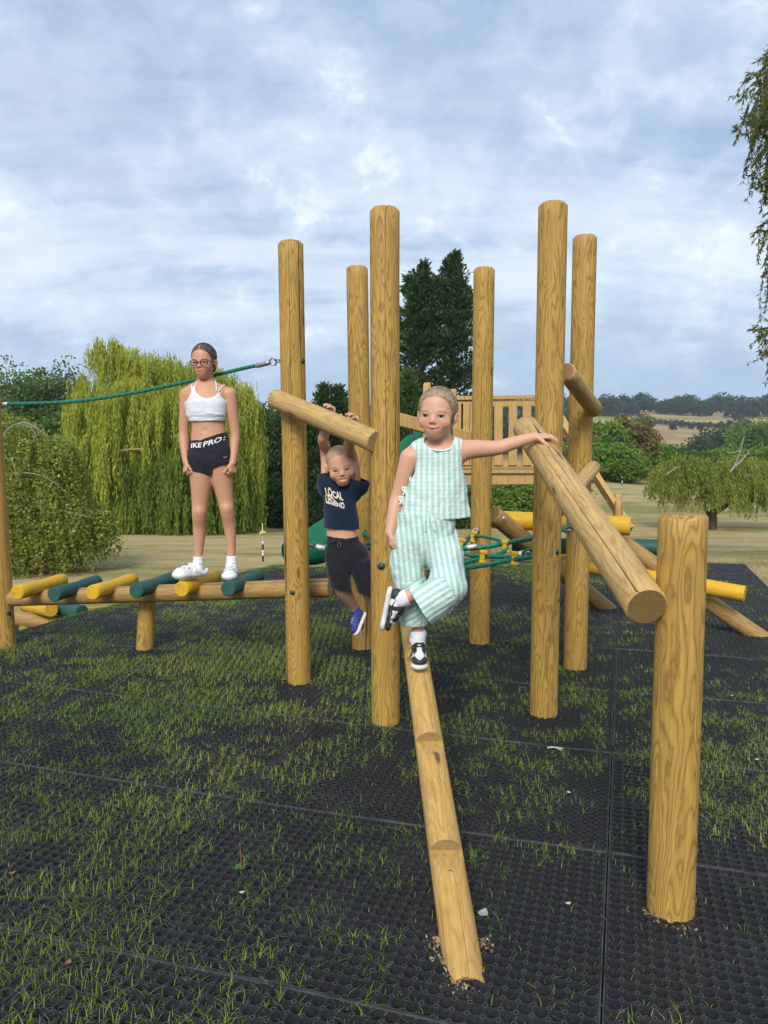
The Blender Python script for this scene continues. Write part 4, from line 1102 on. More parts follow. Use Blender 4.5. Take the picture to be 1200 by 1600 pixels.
# dark evergreen mass between willow and post
for px, py, w_, D, lab in ((420, 628, 1.7, 46, 'dark bushy evergreen right of the willow'), (450, 640, 1.6, 45, 'dark evergreen hiding behind the left tall post'), (385, 640, 1.6, 47, 'dark evergreen behind the right side of the willow'), (560, 660, 1.9, 44, 'dark evergreen behind the hanging boy'), (600, 670, 1.7, 45, 'dark evergreen behind the post between boy and girl')):
    b = at(px, D); H = topz(py, D) - b[2]
    root = thing('evergreen_tree', b, lab, 'tree', 'dark evergreens of the hedge')
    broadleaf(root, b, [(b + A3(0, 0, H * .45), A3(w_, w_, H * .5)), (b + A3(.2, -.3, H * .72), A3(w_ * .75, w_ * .75, H * .28)), (b + A3(0, -.4, H * .2), A3(w_ * 1.1, w_, H * .26))], 9000, .22, M['hedge'], nclump=110, clump=.34)
# clipped shrubs under and behind the play platform
for i, (px, py, w_, D) in enumerate(((548, 738, 1.6, 43), (590, 735, 1.5, 44), (640, 728, 1.6, 43), (690, 740, 1.7, 44), (735, 748, 1.5, 45), (775, 742, 1.7, 46), (820, 735, 1.8, 47), (868, 728, 1.8, 48))):
    b = at(px, D); H = max(topz(py, D) - b[2], 1.5)
    root = thing('shrub', b, ('dark green shrub low behind the hanging boy', 'dark shrub behind the post between boy and girl', 'dark shrub behind the green slide', 'dark shrub behind the girl in green', 'green shrub under the left end of the play platform', 'green shrub under the middle of the play platform', 'green shrub under the right end of the play platform', 'green shrub beyond the right pair of tall posts')[i], 'shrub', 'shrubs of the hedge')
    broadleaf(root, b, [(b + A3(0, 0, H * .5), A3(w_, w_ * .8, H * .5))], 5000, .2, M['hedge'] if i < 4 else M['brush'], nclump=60, clump=.36)
# oaks at the far left
for px, py, w_, D, lab in ((30, 570, 4.6, 62, 'dark green oak at the left edge beyond the birch'), (75, 556, 3.6, 60, 'rounded dark green oak between the birch and the willow'), (-45, 575, 5, 63, 'oak cut by the left edge of the picture'), (100, 640, 3.4, 56, 'low dark tree in the gap between birch and willow'), (60, 720, 3.6, 52, 'shaded dark tree low behind the birch'), (140, 745, 2.8, 50, 'dark bush behind the left skirts of the willow'), (330, 700, 4.0, 54, 'dark tree behind the willow')):
    b = at(px, D); H = topz(py, D) - b[2]
    root = thing('oak_tree', b, lab, 'tree', 'dark broadleaf trees at the left')
    broadleaf(root, b, [(b + A3(0, 0, H * .62), A3(w_, w_, H * .38)), (b + A3(-w_ * .5, -.5, H * .5), A3(w_ * .7, w_ * .7, H * .3)), (b + A3(w_ * .5, -.5, H * .45), A3(w_ * .7, w_ * .7, H * .32)), (b + A3(0, -1, H * .25), A3(w_, w_ * .8, H * .25))], 17000, .30, M['oak'], nclump=150, clump=.25, tr=.4)
# trees and bushes on the right, in the hedge at the end of the field
RT = [(945, 648, 2.9, 88, 'brush', 'bright green bushy tree right of the far right post'), (985, 632, 2.4, 92, 'dry_tree', 'tall olive brown tree behind the bright green one'), (962, 690, 2.6, 84, 'brush', 'lower bright green bush at the field edge'), (912, 676, 3.0, 86, 'brush', 'green bush behind the far right post'), (1015, 688, 2.8, 96, 'brush', 'mid green tree right of the olive brown tree'),
      (1050, 698, 3.0, 100, 'far', 'dull green bush below the stubble field'), (1084, 706, 2.8, 98, 'oak', 'dark green bush above the small weeping tree'), (1140, 698, 3.4, 104, 'brush', 'yellow green tree behind the small weeping tree'), (1185, 660, 4.6, 120, 'oak', 'dark green tree at the right edge below the fields'), (1172, 640, 4.4, 150, 'brush', 'green tree by the right edge in front of the copse'),
      (1230, 690, 4, 100, 'brush', 'green tree cut by the right edge of the picture'), (1000, 706, 2.4, 92, 'brush', 'low bush at the end of the field'), (880, 700, 3.0, 80, 'oak', 'dark bush between the right pair of posts'), (1112, 655, 7, 230, 'far', 'left dark tree of the round copse below the hill fields'), (1138, 650, 7, 235, 'far', 'right dark tree of the round copse below the hill fields'), (1088, 672, 6, 225, 'far', 'low left tree of the round copse')]
for px, py, w_, D, mk, lab in RT:
    b = at(px, D); H = max(topz(py, D) - b[2], 2.0) * .86
    root = thing('hedgerow_tree', b, lab, 'tree', 'trees along the field edge at the right')
    broadleaf(root, b, [(b + A3(0, 0, H * .58), A3(w_, w_, H * .42)), (b + A3(-w_ * .55, -.6, H * .36), A3(w_ * .65, w_ * .6, H * .34)), (b + A3(w_ * .55, -.6, H * .38), A3(w_ * .65, w_ * .6, H * .34))], 9000 if D < 140 else 4500, .0042 * D + .06, M[mk], nclump=95, clump=.28, tr=.22)
# trees along the ridge: one built, the others copies
def ridge():
    protos = []
    def proto(mk, seed):
        root = thing('ridge_tree', A3(0, 0, 0), '', 'tree', 'distant trees along the ridge')
        w_ = 5.2
        broadleaf(root, A3(0, 0, 0), [(A3(0, 0, 6.2), A3(w_, w_, 4.2)), (A3(-2.6, 0, 4.6), A3(3.4, 3.4, 3.4)), (A3(2.7, 0, 4.4), A3(3.2, 3.2, 3.4))], 1500, 1.1, M[mk], nclump=46, clump=.3, tr=.45)
        return root
    pro = [proto('far', 0), proto('far', 1)]
    pxs = []
    px = 872
    while px < 1215:
        pxs.append((px, 560 + 60 * rng.random(), .9 + .65 * rng.random())); px += 6.5 + 6 * rng.random()
    pxs += [(1000, 480, .9), (1008, 470, .75), (1148, 430, 1.05), (1155, 440, .9), (1048, 470, .5), (1062, 480, .45), (1075, 475, .42), (1090, 470, .45), (1190, 420, .9)] + [(1002 + i * 8.5, 520 - i * 3, .30 + .12 * rng.random()) for i in range(17)] + [(1128, 360, .6), (1119, 365, .5)]
    used = [0, 0]
    for i, (px, D, sc) in enumerate(pxs):
        k = i % 2
        b = at(px, D)
        if used[k] == 0: o = pro[k]; used[k] = 1
        else:
            o = pro[k].copy(); COL.objects.link(o)
            for ch in pro[k].children:
                c = ch.copy(); COL.objects.link(c); c.parent = o
        o.location = b; o.scale = (sc * 1.05, sc, sc * (.8 + .3 * rng.random())); o.rotation_euler = (0, 0, rng.random() * 6.3)
        hedge_ = i >= len(pxs) - 19
        ridge_lab = 'small dark bush in the hedge line crossing the stubble fields on the hill' if hedge_ else 'lone dark tree in the stubble fields on the hill, one of a scattered few' if D < 500 else 'distant dark tree in the wooded line along the ridge'
        o['label'] = ridge_lab; o['group'] = 'hedge bushes across the hill fields' if hedge_ else 'scattered trees in the hill fields' if D < 500 else 'distant trees along the ridge'
ridge()
# far wood closing the horizon beyond the left and middle trees
def far_wood():
    n = 30000; ang = np.radians(-34 + 62 * rng.random(n)); D = 330 + 60 * rng.random(n); x = np.tan(ang) * D; y = D
    keep = (x / y * FPX + 600 < 905) | (rng.random(n) < 0); x, y = x[keep], y[keep]
    top = 14 + 7 * vn2(x, y, .035, 61); z = hgt(x, y) + top * (1 - .9 * rng.random(len(x)) ** 2.2)
    c = np.stack([x, y, z], -1); m = len(c)
    tag(link('far_wood', leaf_quads('far_wood', c, rng.normal(0, 1, (m, 3)), 3.2, 2.4, M['far'], .3 * rng.random(m) + .6 * vn2(x, y, .05, 62))), kind='stuff')
far_wood()
def small_tree():
    D = 44.0; s = D / FPX
    b = at(1113, D); 
    root = thing('weeping_tree', b, 'small spreading weeping tree with a dark forked trunk behind the short front post', 'tree')
    bl = [(1040, 725, 26, 48, -.3, 120), (1070, 708, 34, 60, 0, 190), (1110, 716, 30, 62, -.4, 170), (1090, 735, 30, 52, -1.0, 150), (1030, 748, 18, 34, -.3, 80), (1060, 752, 26, 46, -.9, 120), (1150, 712, 34, 60, .2, 180), (1185, 716, 34, 72, .3, 190), (1215, 730, 30, 70, 0, 140), (1165, 738, 34, 50, -.9, 160), (1195, 752, 26, 50, -.6, 120), (1130, 745, 30, 46, -1.2, 130), (1235, 745, 24, 60, 0, 90), (1015, 757, 10, 20, 0, 30), (1100, 770, 16, 26, -.8, 50), (1150, 768, 18, 26, -.8, 60)]
    st = []; le = []; ou = []; ti = []
    for (px, py, hw, hp, do, k) in bl:
        top = P(px, py, D + do); k = int(k * .22); per = 8; a = rng.random(k) * 2 * np.pi; r = rng.random(k) ** .5; L_ = hp * s * (.30 + .75 * rng.random(k)); g_ = .45 * rng.random() + .5 * rng.random(k)
        a, r, L_, g_ = [np.repeat(v, per) for v in (a, r, L_, g_)]; n_ = len(a)
        st.append(top + np.stack([np.cos(a) * r * hw * s, np.sin(a) * r * hw * s, -(r ** 2) * hw * s * .5], -1) + rng.normal(0, 1, (n_, 3)) * A3(.10, .10, .10)); le.append(L_ * (.55 + .5 * rng.random(n_)))
        ou.append(np.stack([np.cos(a), np.sin(a), 0 * a], -1) * r[:, None]); ti.append(g_ + .2 * rng.random(n_))
    hang(np.concatenate(st), np.concatenate(le), .14, .058, M['smalltree'], 'foliage', root, .30, np.concatenate(ti), np.concatenate(ou), 1.2, .38)
    mb = MB(); px = lambda x, y, d=0: P(x, y, D + d)
    f = px(1112, 800)
    mb.tube(spline([b - A3(0, 0, .3), px(1113, 818), px(1114, 808), px(1112, 800)], 4), np.linspace(.30, .21, 13), 8)
    mb.tube(spline([px(1112, 802), px(1124, 796), px(1134, 790), px(1141, 780), px(1152, 762), px(1170, 735)], 4), np.linspace(.19, .07, 21), 8)
    mb.tube(spline([px(1110, 806), px(1102, 796), px(1100, 780), px(1090, 745), px(1070, 720)], 4), np.linspace(.13, .05, 17), 8)
    mb.tube(spline([px(1141, 780), px(1160, 770), px(1190, 750)], 4), np.linspace(.11, .05, 9), 8)
    mb.build('trunk', M['bark'], root, True)
    for q in (((1140, 738), (1150, 722), (1158, 700), (1162, 684), (1164, 682)), ((1146, 728), (1158, 720), (1170, 706), (1166, 704)), ((1140, 738), (1152, 726), (1163, 714), (1160, 706), (1148, 706)), ((1136, 707), (1146, 707), (1158, 703)), ((1040, 742), (1055, 732), (1064, 728))):
        MB().tube(spline([P(x, y, D - 1.4) for x, y in q], 4), np.linspace(.035, .016, (len(q) - 1) * 4 + 1), 6).build('bare_branch', M['birch'], root, True)
small_tree()
def edge_willow():
    D = 11.0; s = D / FPX
    b = at(1420, D); root = thing('overhanging_willow_tree', b, 'willow hanging its leafy twigs into the picture at the upper right edge', 'tree')
    mb = MB(); limb(mb, b - A3(0, 0, .3), P(1400, 120, D), .26, .14, .03)
    tw = []
    def curve(q, r0=.012): mb.tube(spline([P(x, y, D + d) for x, y, d in q], 5), np.linspace(r0, .0035, (len(q) - 1) * 5 + 1), 5)
    mains = [[(1390, 200, 0), (1290, 85, .2), (1215, 95, .1), (1165, 130, 0)], [(1390, 260, 0), (1290, 150, -.3), (1215, 155, -.2), (1178, 200, -.1)], [(1390, 330, 0), (1300, 210, .3), (1220, 220, .2), (1186, 260, .1)], [(1390, 460, 0), (1300, 330, 0), (1225, 340, 0), (1180, 356, 0)], [(1390, 640, 0), (1290, 505, 0), (1215, 510, .1), (1170, 516, 0)]]
    for q in mains: curve(q, .03)
    strands = [((1205, 85), (1190, 110), (1180, 135)), ((1195, 105), (1165, 125), (1150, 150)), ((1200, 115), (1175, 140), (1152, 160)), ((1210, 110), (1185, 150), (1176, 175)), ((1200, 150), (1185, 185), (1180, 215)), ((1190, 135), (1170, 165), (1163, 190)), ((1205, 160), (1180, 215), (1168, 250)), ((1170, 160), (1158, 200), (1148, 222)),
               ((1205, 200), (1190, 245), (1185, 290)), ((1200, 230), (1180, 255), (1163, 262)), ((1208, 215), (1198, 270), (1196, 320)), ((1195, 180), (1175, 225), (1162, 275)), ((1210, 260), (1195, 300), (1188, 330)), ((1200, 290), (1178, 285), (1170, 300)), ((1210, 300), (1203, 350), (1200, 380)), ((1205, 345), (1190, 350), (1176, 368)), ((1208, 340), (1196, 365), (1190, 385)), ((1210, 360), (1200, 390), (1194, 430)), ((1210, 390), (1204, 430), (1202, 470)), ((1206, 400), (1200, 440), (1196, 485)),
               ((1210, 512), (1190, 514), (1168, 514)), ((1210, 515), (1190, 525), (1172, 540)), ((1212, 518), (1196, 535), (1186, 552)), ((1212, 525), (1202, 550), (1198, 585)), ((1215, 540), (1208, 570), (1206, 610)), ((1205, 95), (1192, 90), (1180, 98)), ((1215, 140), (1195, 130), (1178, 128)), ((1215, 190), (1188, 200), (1172, 215)), ((1215, 240), (1195, 225), (1178, 240))]
    C = []; AX = []; T = []
    allst = [(q, 0.0) for q in strands] + [([(x + rng.normal(8, 9), y + rng.normal(0, 14)) for x, y in q], rng.normal(0, .3)) for q in strands for _ in range(2)] + [([(x + 30 + rng.normal(10, 18), y + rng.normal(0, 30)) for x, y in q], rng.normal(0, .5)) for q in strands for _ in range(4)] + [([(x + o_[0], y + o_[1]) for x, y in q], rng.normal(0, .7)) for q in strands for o_ in [(100 + abs(rng.normal(0, 45)), rng.normal(0, 60)) for _ in range(5)]]
    for q, dd in allst:
        c = spline([P(x, y, D + dd) for x, y in q], 6); mb.tube(c, np.linspace(.0045, .002, len(c)), 4)
        L = np.linalg.norm(np.diff(c, axis=0), axis=1).sum(); k = int(L / .0125) + 6; t = rng.random(k) * (len(c) - 1.001); i = t.astype(int)
        p = c[i] + (c[i + 1] - c[i]) * (t - i)[:, None]; d = c[i + 1] - c[i]; d /= np.linalg.norm(d, axis=1, keepdims=True)
        C.append(p); AX.append(d * .7 + A3(0, 0, -.45) + rng.normal(0, .5, (k, 3))); T.append(np.clip(.25 * rng.random() + .65 * rng.random(k), 0, 1))
    C = np.concatenate(C); n = len(C)
    link('foliage', leaf_quads('foliage', C, np.concatenate(AX), .075 * (.7 + .6 * rng.random(n)), .017 * (.8 + .5 * rng.random(n)), M['willow_hi2'], np.concatenate(T)), root)
    mb.build('branches', M['bark'], root, True)
M['willow_hi2'] = leaf_mat('edge_willow_leaf', [(.055, .085, .022), (.085, .12, .028), (.14, .155, .03), (.21, .19, .035)], .45)
edge_willow()
# ---------------------------------------------------------------- small things in the field
def flagpole(px, py0, py1, D, lab, hgap=.0):
    b = at(px, D); b[2] = P(px, py1, D)[2] - .02; t = P(px, py0, D); zz_ = np.linspace(b[2], t[2], 8)
    root = thing('marker_pole', b, lab, 'pole', 'striped poles in the field')
    for i in range(7):
        MB().tube(np.array([[b[0], D, zz_[i]], [b[0], D, zz_[i + 1]]]), .022 if D < 30 else .035, 8).build('band', M['white'] if i in (2, 3, 6) else M['black'], root, True)
    return root, t
r_, t_ = flagpole(410, 846, 876, 16.5, 'thin black and white banded pole standing in the dry field left of the tall post')
b_ = P(410, 845, 16.5)
MB().tube(np.array([P(410, 846, 16.5), P(410, 818, 16.5)]), .008, 6).build('tip_rod', M['white'], r_, True)
mb = MB(); mb.tube(spline([P(405, 836, 16.5), P(408, 833, 16.48), P(413, 832, 16.5), P(416, 834, 16.5)], 4), np.concatenate([np.linspace(.015, .045, 6), np.linspace(.045, .02, 7)]), 8); mb.build('pennant', noise_mat('ochre_cloth', (.62, .45, .10), (.5, .38, .1), 30), r_, True)
flagpole(971, 745, 759, 60, 'tiny white marker pole far out in the field right of the play tower')
def fence():
    pts = [(-40, 905, 21), (0, 893, 23), (40, 882, 25), (62, 873, 27), (101, 863, 29), (122, 858, 30.5), (169, 849, 33), (215, 842, 36)]
    root = thing('mesh_fence', at(60, 28), 'dark wire mesh fence with thin posts under the birch', 'fence')
    tops = []
    for px, py, D in pts:
        b = at(px, D); t = b + A3(0, 0, 1.15); tops.append((b, t)); MB().tube(np.array([b, t]), .035, 6).build('fence_post', M['wire'], root)
    mb = MB()
    for (a, ta), (b, tb) in zip(tops[:-1], tops[1:]):
        for k in range(6):
            f = k / 5; mb.tube(np.array([a + (ta - a) * f, b + (tb - b) * f]), .006, 4)
        for k in range(1, 14):
            f = k / 14; mb.tube(np.array([a + (b - a) * f, ta + (tb - ta) * f]), .004, 4)
    mb.build('wire_mesh', M['wire'], root)
fence()
def road():
    l = []; V = []
    for px, D in ((-260, 22), (-120, 24), (0, 27), (60, 30), (120, 33.5), (180, 37), (240, 41)):
        a = at(px, D); 
        for k in range(6):
            q = a + A3(-.35, .94, 0) * 5.0 * k / 5; V.append((q[0], q[1], gz(q[0], q[1]) + .07))
    n = 7; F = [(i * 6 + j, (i + 1) * 6 + j, (i + 1) * 6 + j + 1, i * 6 + j + 1) for i in range(n - 1) for j in range(5)]
    tag(MB().add(np.array(V), F).build('road', M['road'], None, True), kind='structure')
road()
def log_pile():
    D = 33.5; b = P(207, 852, D); zb = b[2] - .08
    root = thing('log_pile', b, 'little heap of cut pale logs under the left skirts of the willow', 'log pile')
    for i, (dx, dz, L, a) in enumerate(((-.35, .05, .9, .1), (.25, .05, .8, -.2), (0, .17, .9, .05), (.42, .14, .5, .5), (-.1, .05, .6, .9))):
        c = A3(b[0] + dx, D + rng.normal(0, .1), zb + dz); d = A3(math.cos(a), math.sin(a), .03) * L / 2
        log('cut_log', c - d, c + d, .085, [M['birch'], M['end'], M['birch']], root, n=12, chamf=.0, step=.3)
log_pile()
# ---------------------------------------------------------------- figures: smooth blended solids turned into one skin
class Solid:
    """list of blended primitives; field() samples them on a grid, skin() makes the surface"""
    def __init__(s): s.ops = []
    def cone(s, a, b, ra, rb, k=.02, flat=None, sub=False):
        """tapered capsule; flat=(direction, factor) squeezes the section along a direction"""
        s.ops.append(('c', np.asarray(a, float), np.asarray(b, float), ra, rb, k, flat, sub)); return s
    def chain(s, pts, k=.02, flat=None):
        if len(pts) > 2:
            q = spline([np.append(np.asarray(a, float), r) for a, r in pts], 4); pts = [(v[:3], float(v[3])) for v in q]
        s.ops.append(('g', [(np.asarray(p, float), np.asarray(q, float), r, t) for (p, r), (q, t) in zip(pts[:-1], pts[1:])], k, flat, False)); return s
    def ball(s, c, r, k=.02, sub=False): return s.cone(c, np.asarray(c, float) + 1e-5, r, r, k, None, sub)
    def ell(s, c, R, rad, k=.02, sub=False):
        s.ops.append(('e', np.asarray(c, float), np.asarray(R, float), np.asarray(rad, float), k, sub)); return s
    def bounds(s, pad=.02):
        lo, hi = [], []
        for o in s.ops:
            if o[-1]: continue
            if o[0] == 'c': r = max(o[3], o[4]); lo.append(np.minimum(o[1], o[2]) - r); hi.append(np.maximum(o[1], o[2]) + r)
            elif o[0] == 'g':
                for a, b, ra, rb in o[1]: r = max(ra, rb); lo.append(np.minimum(a, b) - r); hi.append(np.maximum(a, b) + r)
            else: r = o[3].max(); lo.append(o[1] - r); hi.append(o[1] + r)
        return np.min(lo, 0) - pad, np.max(hi, 0) + pad
    def field(s, ax, grow=0.0):
        xs, ys, zs = ax
        F = np.full((len(xs), len(ys), len(zs)), .2, np.float32)
        def cone_d(X, Y, Z, a, b, ra, rb, flat):
            ba = b - a; L2 = max(ba.dot(ba), 1e-12)
            px, py, pz = X - a[0], Y - a[1], Z - a[2]
            t = np.clip((px * ba[0] + py * ba[1] + pz * ba[2]) / L2, 0, 1)
            qx, qy, qz = px - ba[0] * t, py - ba[1] * t, pz - ba[2] * t
            if flat is not None:
                n = unit(flat[0]); e = 1 / flat[1] - 1; d = (qx * n[0] + qy * n[1] + qz * n[2]) * e
                qx, qy, qz = qx + d * n[0], qy + d * n[1], qz + d * n[2]
            D = np.sqrt(qx * qx + qy * qy + qz * qz) - (ra + (rb - ra) * t)
            return D * (flat[1] * .5 + .5) if flat is not None else D
        for o in s.ops:
            k = o[5] if o[0] == 'c' else o[2] if o[0] == 'g' else o[4]; sub = o[-1]; m = k + .03 + abs(grow)
            if o[0] == 'c': r = max(o[3], o[4]); lo = np.minimum(o[1], o[2]) - r - m; hi = np.maximum(o[1], o[2]) + r + m
            elif o[0] == 'g':
                lo = np.min([np.minimum(q[0], q[1]) - max(q[2], q[3]) for q in o[1]], 0) - m; hi = np.max([np.maximum(q[0], q[1]) + max(q[2], q[3]) for q in o[1]], 0) + m
            else: r = o[3].max(); lo = o[1] - r - m; hi = o[1] + r + m
            sl = []
            for a, l, h in zip(ax, lo, hi): sl.append(slice(max(np.searchsorted(a, l) - 1, 0), np.searchsorted(a, h) + 1))
            X = xs[sl[0]][:, None, None]; Y = ys[sl[1]][None, :, None]; Z = zs[sl[2]][None, None, :]
            if X.size == 0 or Y.size == 0 or Z.size == 0: continue
            if o[0] == 'c':
                a, b, ra, rb, k, flat, sub = o[1:]
                D = cone_d(X, Y, Z, a, b, ra, rb, flat)
            elif o[0] == 'g':
                D = np.full((X.shape[0], Y.shape[1], Z.shape[2]), .3)
                for a, b, ra, rb in o[1]:
                    rr = max(ra, rb) + k + .035 + abs(grow); l1, h1 = np.minimum(a, b) - rr, np.maximum(a, b) + rr
                    s2 = [slice(max(np.searchsorted(v, l) - 1, 0), np.searchsorted(v, h) + 1) for v, l, h in zip((X[:, 0, 0], Y[0, :, 0], Z[0, 0, :]), l1, h1)]
                    d1 = cone_d(X[s2[0]], Y[:, s2[1]], Z[:, :, s2[2]], a, b, ra, rb, o[3])
                    if d1.size: D[s2[0], s2[1], s2[2]] = np.minimum(D[s2[0], s2[1], s2[2]], d1)
            else:
                c, R, rad, k, sub = o[1:]
                px, py, pz = X - c[0], Y - c[1], Z - c[2]
                l = [(px * R[i][0] + py * R[i][1] + pz * R[i][2]) / rad[i] for i in range(3)]
                k0 = np.sqrt(l[0] ** 2 + l[1] ** 2 + l[2] ** 2); k1 = np.sqrt((l[0] / rad[0]) ** 2 + (l[1] / rad[1]) ** 2 + (l[2] / rad[2]) ** 2) + 1e-9
                D = k0 * (k0 - 1) / k1
            G_ = F[sl[0], sl[1], sl[2]]
            if sub:
                D = -D; h = np.clip(.5 + .5 * (D - G_) / k, 0, 1); R_ = G_ * (1 - h) + D * h + k * h * (1 - h)
            else:
                h = np.clip(.5 + .5 * (G_ - D) / k, 0, 1); R_ = G_ * (1 - h) + D * h - k * h * (1 - h)
            F[sl[0], sl[1], sl[2]] = R_
        return F - np.float32(grow)
def axis(lo, hi, h, fine=(), hf=.002):
    """sample positions from lo to hi, denser inside the fine intervals"""
    x = lo; out = [lo]
    while x < hi:
        x += hf if any(a <= x <= b for a, b in fine) else h
        out.append(x)
    return np.array(out)
def skin(F, ax):
    """naive surface nets"""
    xs, ys, zs = ax; I = F < 0
    c = [I[:-1, :-1, :-1], I[1:, :-1, :-1], I[:-1, 1:, :-1], I[1:, 1:, :-1], I[:-1, :-1, 1:], I[1:, :-1, 1:], I[:-1, 1:, 1:], I[1:, 1:, 1:]]
    anyi = c[0].copy(); alli = c[0].copy()
    for q in c[1:]: anyi |= q; alli &= q
    act = np.argwhere(anyi & ~alli); n = len(act)
    ids = np.full(anyi.shape, -1, np.int32); ids[act[:, 0], act[:, 1], act[:, 2]] = np.arange(n)
    acc = np.zeros((n, 3)); cnt = np.zeros(n)
    offs = [(0, 0, 0), (1, 0, 0), (0, 1, 0), (1, 1, 0), (0, 0, 1), (1, 0, 1), (0, 1, 1), (1, 1, 1)]
    E = [(0, 1), (2, 3), (4, 5), (6, 7), (0, 2), (1, 3), (4, 6), (5, 7), (0, 4), (1, 5), (2, 6), (3, 7)]
    pos = []; val = []
    for o in offs:
        i = act + np.array(o); pos.append(np.stack([xs[i[:, 0]], ys[i[:, 1]], zs[i[:, 2]]], -1)); val.append(F[i[:, 0], i[:, 1], i[:, 2]])
    for a, b in E:
        m = (val[a] < 0) != (val[b] < 0); t = val[a][m] / (val[a][m] - val[b][m])
        acc[m] += pos[a][m] + (pos[b][m] - pos[a][m]) * t[:, None]; cnt[m] += 1
    V = acc / cnt[:, None]; Q = []
    for d in range(3):
        e1, e2 = (d + 1) % 3, (d + 2) % 3
        sl0 = [slice(None)] * 3; sl1 = [slice(None)] * 3; sl0[d] = slice(0, -1); sl1[d] = slice(1, None)
        A, B = I[tuple(sl0)], I[tuple(sl1)]; cr = np.argwhere(A != B)
        ok = (cr[:, e1] > 0) & (cr[:, e2] > 0) & (cr[:, e1] < F.shape[e1] - 1) & (cr[:, e2] < F.shape[e2] - 1); cr = cr[ok]
        s = A[cr[:, 0], cr[:, 1], cr[:, 2]]
        def at_(a, b):
            q = cr.copy(); q[:, e1] += a; q[:, e2] += b; return ids[q[:, 0], q[:, 1], q[:, 2]]
        f = np.stack([at_(-1, -1), at_(0, -1), at_(0, 0), at_(-1, 0)], -1); f[~s] = f[~s][:, ::-1]; Q.append(f)
    return V, np.concatenate(Q)
def relax(V, Q, it=2, lam=.5):
    n = len(V)
    e = np.concatenate([Q[:, [0, 1]], Q[:, [1, 2]], Q[:, [2, 3]], Q[:, [3, 0]]])
    for i in range(it * 2):
        acc = np.zeros_like(V); cnt = np.bincount(e.ravel(), minlength=n).astype(float)
        for k in range(3):
            acc[:, k] = np.bincount(e[:, 0], V[e[:, 1], k], n) + np.bincount(e[:, 1], V[e[:, 0], k], n)
        V = V + ((acc / np.maximum(cnt, 1)[:, None]) - V) * (lam if i % 2 == 0 else -lam * .96)
    return V
def ripple(F, ax, amp, freq, seed=0, band=.03, octv=2, where=None):
    """cloth folds: pushes the surface in and out near zero"""
    xs, ys, zs = ax; m = np.argwhere(np.abs(F) < band)
    p = np.stack([xs[m[:, 0]], ys[m[:, 1]], zs[m[:, 2]]], -1); f = np.asarray(freq, float)
    d = 0
    for o in range(octv): d = d + (vnoise(p * f * 2 ** o + 11.3 * o, seed + o) - .5) * 2 * .55 ** o
    if where is not None: d = d * where(p)
    F[m[:, 0], m[:, 1], m[:, 2]] -= (amp * d).astype(np.float32)
    return F
def half(F, ax, n, p):
    """keep the side the normal points away from"""
    n = np.asarray(n, float); c = float(n.dot(p))
    return np.maximum(F, ax[0][:, None, None] * n[0] + ax[1][None, :, None] * n[1] + ax[2][None, None, :] * n[2] - c).astype(np.float32)
def make(name, F, ax, mat, parent, it=2, attrs=None, origin=None, R=None, holes=True):
    V, Q = skin(F, ax); V = relax(V, Q, it)
    at = {k: fn(V) for k, fn in (attrs or {}).items()}
    loc = np.zeros(3) if origin is None else np.asarray(origin, float)
    W_ = V - loc
    if R is not None: W_ = W_ @ np.asarray(R, float)      # columns of R are the local axes
    me = mesh_np(name, W_, Q, mats=[mat] if not isinstance(mat, (list, tuple)) else mat, smooth=True, attrs=at)
    o = bpy.data.objects.new(name, me); COL.objects.link(o); o.location = loc
    if R is not None:
        o.rotation_mode = 'QUATERNION'; o.rotation_quaternion = Matrix(np.asarray(R).tolist()).to_quaternion()
    if parent is not None: adopt(o, parent)
    return o, V, Q
def bvh(V, Q): return BVHTree.FromPolygons([tuple(v) for v in V], [tuple(int(i) for i in q) for q in Q])
def cam_hit(tree, px, py):
    r = ray(px, py); h = tree.ray_cast(Vector((0, 0, CAM_H)), Vector(unit(r)))
    return (np.array(h[0]), np.array(h[1])) if h[0] is not None else (None, None)
def project(name, P2, faces, tree, mat, parent, lift=.0016, th=.0):
    """lay a flat outline given in photo pixels onto a surface"""
    V = []; last = None
    for px, py in P2:
        p, n = cam_hit(tree, px, py)
        if p is None:
            p, n = (last if last is not None else (P(px, py, 4), A3(0, -1, 0)))
        last = (p, n); V.append(p + A3(0, -1, 0) * lift + n * lift * .6)
    return MB().add(np.array(V), faces).build(name, mat, parent)
def text_outline(s, size=1.0, bold=.0):
    """triangulated letters of the built-in font: points (x right, y up) and faces"""
    cu = bpy.data.curves.new('letters', 'FONT'); cu.body = s; cu.size = size; cu.resolution_u = 3; cu.offset = bold
    o = bpy.data.objects.new('letters', cu); COL.objects.link(o)
    dg = bpy.context.evaluated_depsgraph_get(); me = o.evaluated_get(dg).to_mesh()
    V = np.array([v.co[:2] for v in me.vertices]); F = [list(p.vertices) for p in me.polygons]
    bpy.data.objects.remove(o); bpy.data.curves.remove(cu)
    # subdivide the long triangles so they follow curved cloth
    for _ in range(2):
        bmx = bmesh.new(); vs = [bmx.verts.new((x, y, 0)) for x, y in V]
        for f in F:
            try: bmx.faces.new([vs[i] for i in f])
            except ValueError: pass
        bmesh.ops.subdivide_edges(bmx, edges=[e for e in bmx.edges if e.calc_length() > size * .16], cuts=1, use_grid_fill=False)
        bmesh.ops.triangulate(bmx, faces=bmx.faces[:]); bmx.verts.index_update()
        V = np.array([v.co[:2] for v in bmx.verts]); F = [[v.index for v in f.verts] for f in bmx.faces]; bmx.free()
    return V, F
